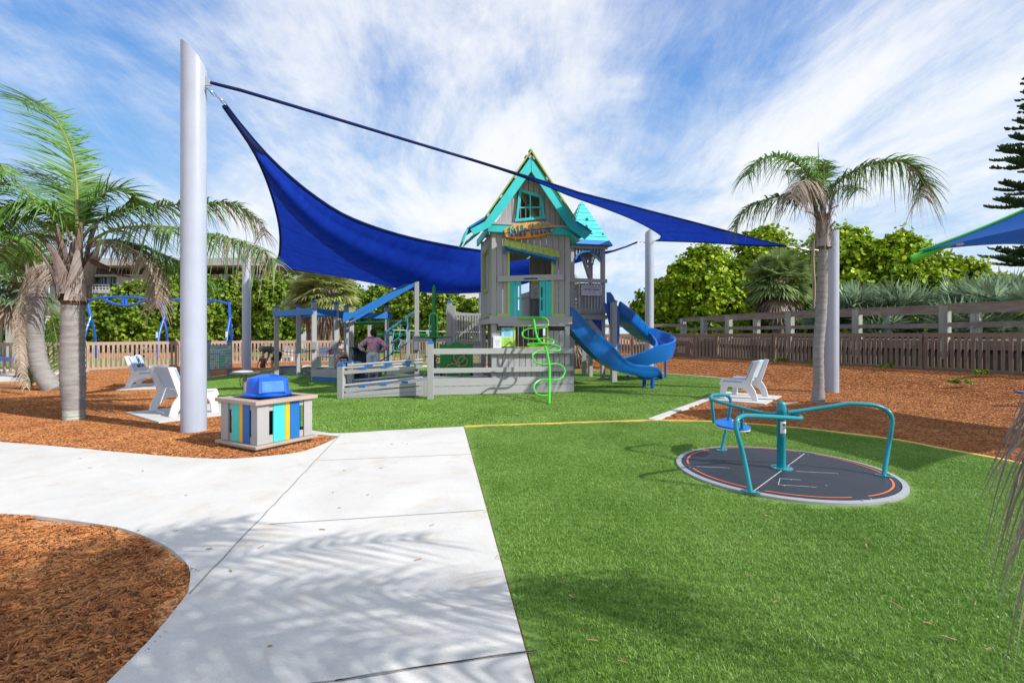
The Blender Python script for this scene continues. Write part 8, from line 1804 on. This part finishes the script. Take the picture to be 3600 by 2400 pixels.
s1w = swing('large blue arched swing frame behind the left picket fence', dict(mid=(960, 0), beams=[[(85, 525), (250, 495), (480, 482), (700, 492), (930, 545)], [(280, 508), (400, 560), (530, 582), (660, 568), (780, 512)], [(515, 490), (520, 580)], [(545, 490), (548, 580)], [(975, 548), (1080, 520), (1250, 505), (1450, 508), (1620, 530), (1765, 565)], [(1150, 512), (1300, 580), (1450, 575), (1590, 520)]],
     legs=[((85, 515), (130, 715), (50, 840), (190, 1010)), ((960, 530), (1000, 720), (925, 1000), (1035, 1200)), ((1765, 540), (1775, 730), (1735, 1000), (1800, 1000))], tags=[(925, 930), (1745, 925)]), 31)
s2w = swing('smaller blue arched swing frame farther back behind the sail pole', dict(mid=(1850, 0), beams=[[(1490, 692), (1560, 690), (1640, 715)], [(1640, 715), (1750, 692), (1850, 688), (1960, 695), (2075, 715)], [(1790, 730), (1860, 742), (1930, 735), (1990, 700)], [(1860, 690), (1862, 742)], [(1490, 725), (1560, 700)]],
     legs=[((1640, 710), (1645, 760), (1625, 975), (1655, 975)), ((2072, 710), (2072, 760), (2062, 970), (2080, 1050)), ((1170, 700), (1170, 760), (1160, 990), (1180, 990))], tags=[(1628, 910), (2062, 905), (1166, 900)]), 46, .07)
pt = thing('picnic_table', 'dark brown picnic table beyond the picket fence', 'table', c4(620, 1200, 33))
a, b = at(px('C2', 140, 382), 33), at(px('C2', 450, 372), 33)
mb = MB(); mb.box(a.x, b.x, 33, 33.8, a.z - .06, a.z); mb.build('top', mat('dark_brown_plastic', (.035, .02, .015), .6), pt)
for dy in (-.5, 1.1): mb = MB(); mb.box(a.x - .3, b.x + .3, 33 + dy, 33.25 + dy, .40, .46); mb.build('seat', mat('dark_brown_plastic', (.035, .02, .015), .6), pt)
for x in (a.x + .5, b.x - .5): mb = MB(); mb.beam((x - .3, 33.4, .0), (x + .25, 33.4, a.z - .06), .1, .1, up=(0, 1, 0)); mb.beam((x + .3, 33.5, .0), (x - .25, 33.5, a.z - .06), .1, .1, up=(0, 1, 0)); mb.build('leg', mat('dark_brown_plastic', (.035, .02, .015), .6), pt)
# ------------------------------------------------------------------ small loose things
fs_ = thing('fallen_sheath', 'grey curled palm sheath lying on the chips behind the roundabout post', 'palm sheath', gr(px('Z7', 1110, 285)))
mb = MB(); P = [gr(px('Z7', *q)) for q in ((985, 290), (1050, 292), (1120, 280), (1205, 266))]; mb.grid([[p + V((0, .05, .01)), p + V((0, .02, .05 * math.sin(.5 + i))), p + V((0, -.05, .015))] for i, p in enumerate(P)]); mb.build('sheath', FR_B, fs_, solid=.01, smooth=True)
E_2 = lambda x, y, Y: at((x, y), Y)
sr = thing('spring_rider', 'bright blue plastic play seat at the right frame edge above the chips', 'spring rider', gr((3640, 1440)))
p = gr((3625, 1430)); mb = MB(); mb.tube([p, p + V((0, 0, .35))], .05, 10); mb.build('stem', BPIPE, sr); c = at((3600, 1362), p.y)
mb = MB(); mb.grid([[c + V((x, y, .05 * x * x * 10 - .1)) for x in (-.14, -.07, 0, .07, .14)] for y in (-.12, 0, .12)]); mb.build('seat', SLIDE, sr, solid=.04, smooth=True, sub=1)
rg = random.Random(21); chips = mat('dry_chip', (.30, .15, .07), .8, .3, 40, col2=(.42, .27, .15)); dead = mat('dry_leaf', (.22, .16, .09), .8, .3, 30)
m1 = MB(); spots = [(207, 1077), (185, 1055), (328, 1084), (427, 1141), (318, 1222), (404, 1223), (900, 1022), (925, 1020), (935, 1022), (790, 1083), (875, 1078), (765, 1134), (780, 1170), (992, 1210), (740, 1220), (530, 1316), (480, 1265), (960, 1290), (845, 1140), (600, 1260), (620, 1490), (1290, 1345), (1312, 1378), (1455, 1300), (1545, 1272), (1700, 1256), (1720, 1330), (1780, 1390), (1820, 1470), (1940, 1430), (1990, 1260), (2130, 1440), (2060, 1398), (1600, 1440), (1640, 1512), (2240, 1395), (2180, 1475), (2270, 1500), (1520, 1430), (1885, 1490), (1760, 1190), (1360, 1480), (1430, 1530), (2100, 1330)]
for (x, y) in [q for k, q in enumerate(spots) if q[0] < 1085 or k % 5 < 3]:
    p = gr((x * 1.5306, y * 1.5306)); a = rg.uniform(0, 3.14); on_turf = x > 1085; z_ = .018 if not on_turf else .024; L_ = rg.uniform(.010, .024) * (1.3 if on_turf else 1); d = V((math.cos(a), math.sin(a), rg.uniform(-.1, .25) if on_turf else 0)); c = V((p.x, p.y, z_)); m1.beam(c - d * L_, c + d * L_, rg.uniform(.004, .009), .003)
m1.build('strewn_chips', chips)['kind'] = 'stuff'
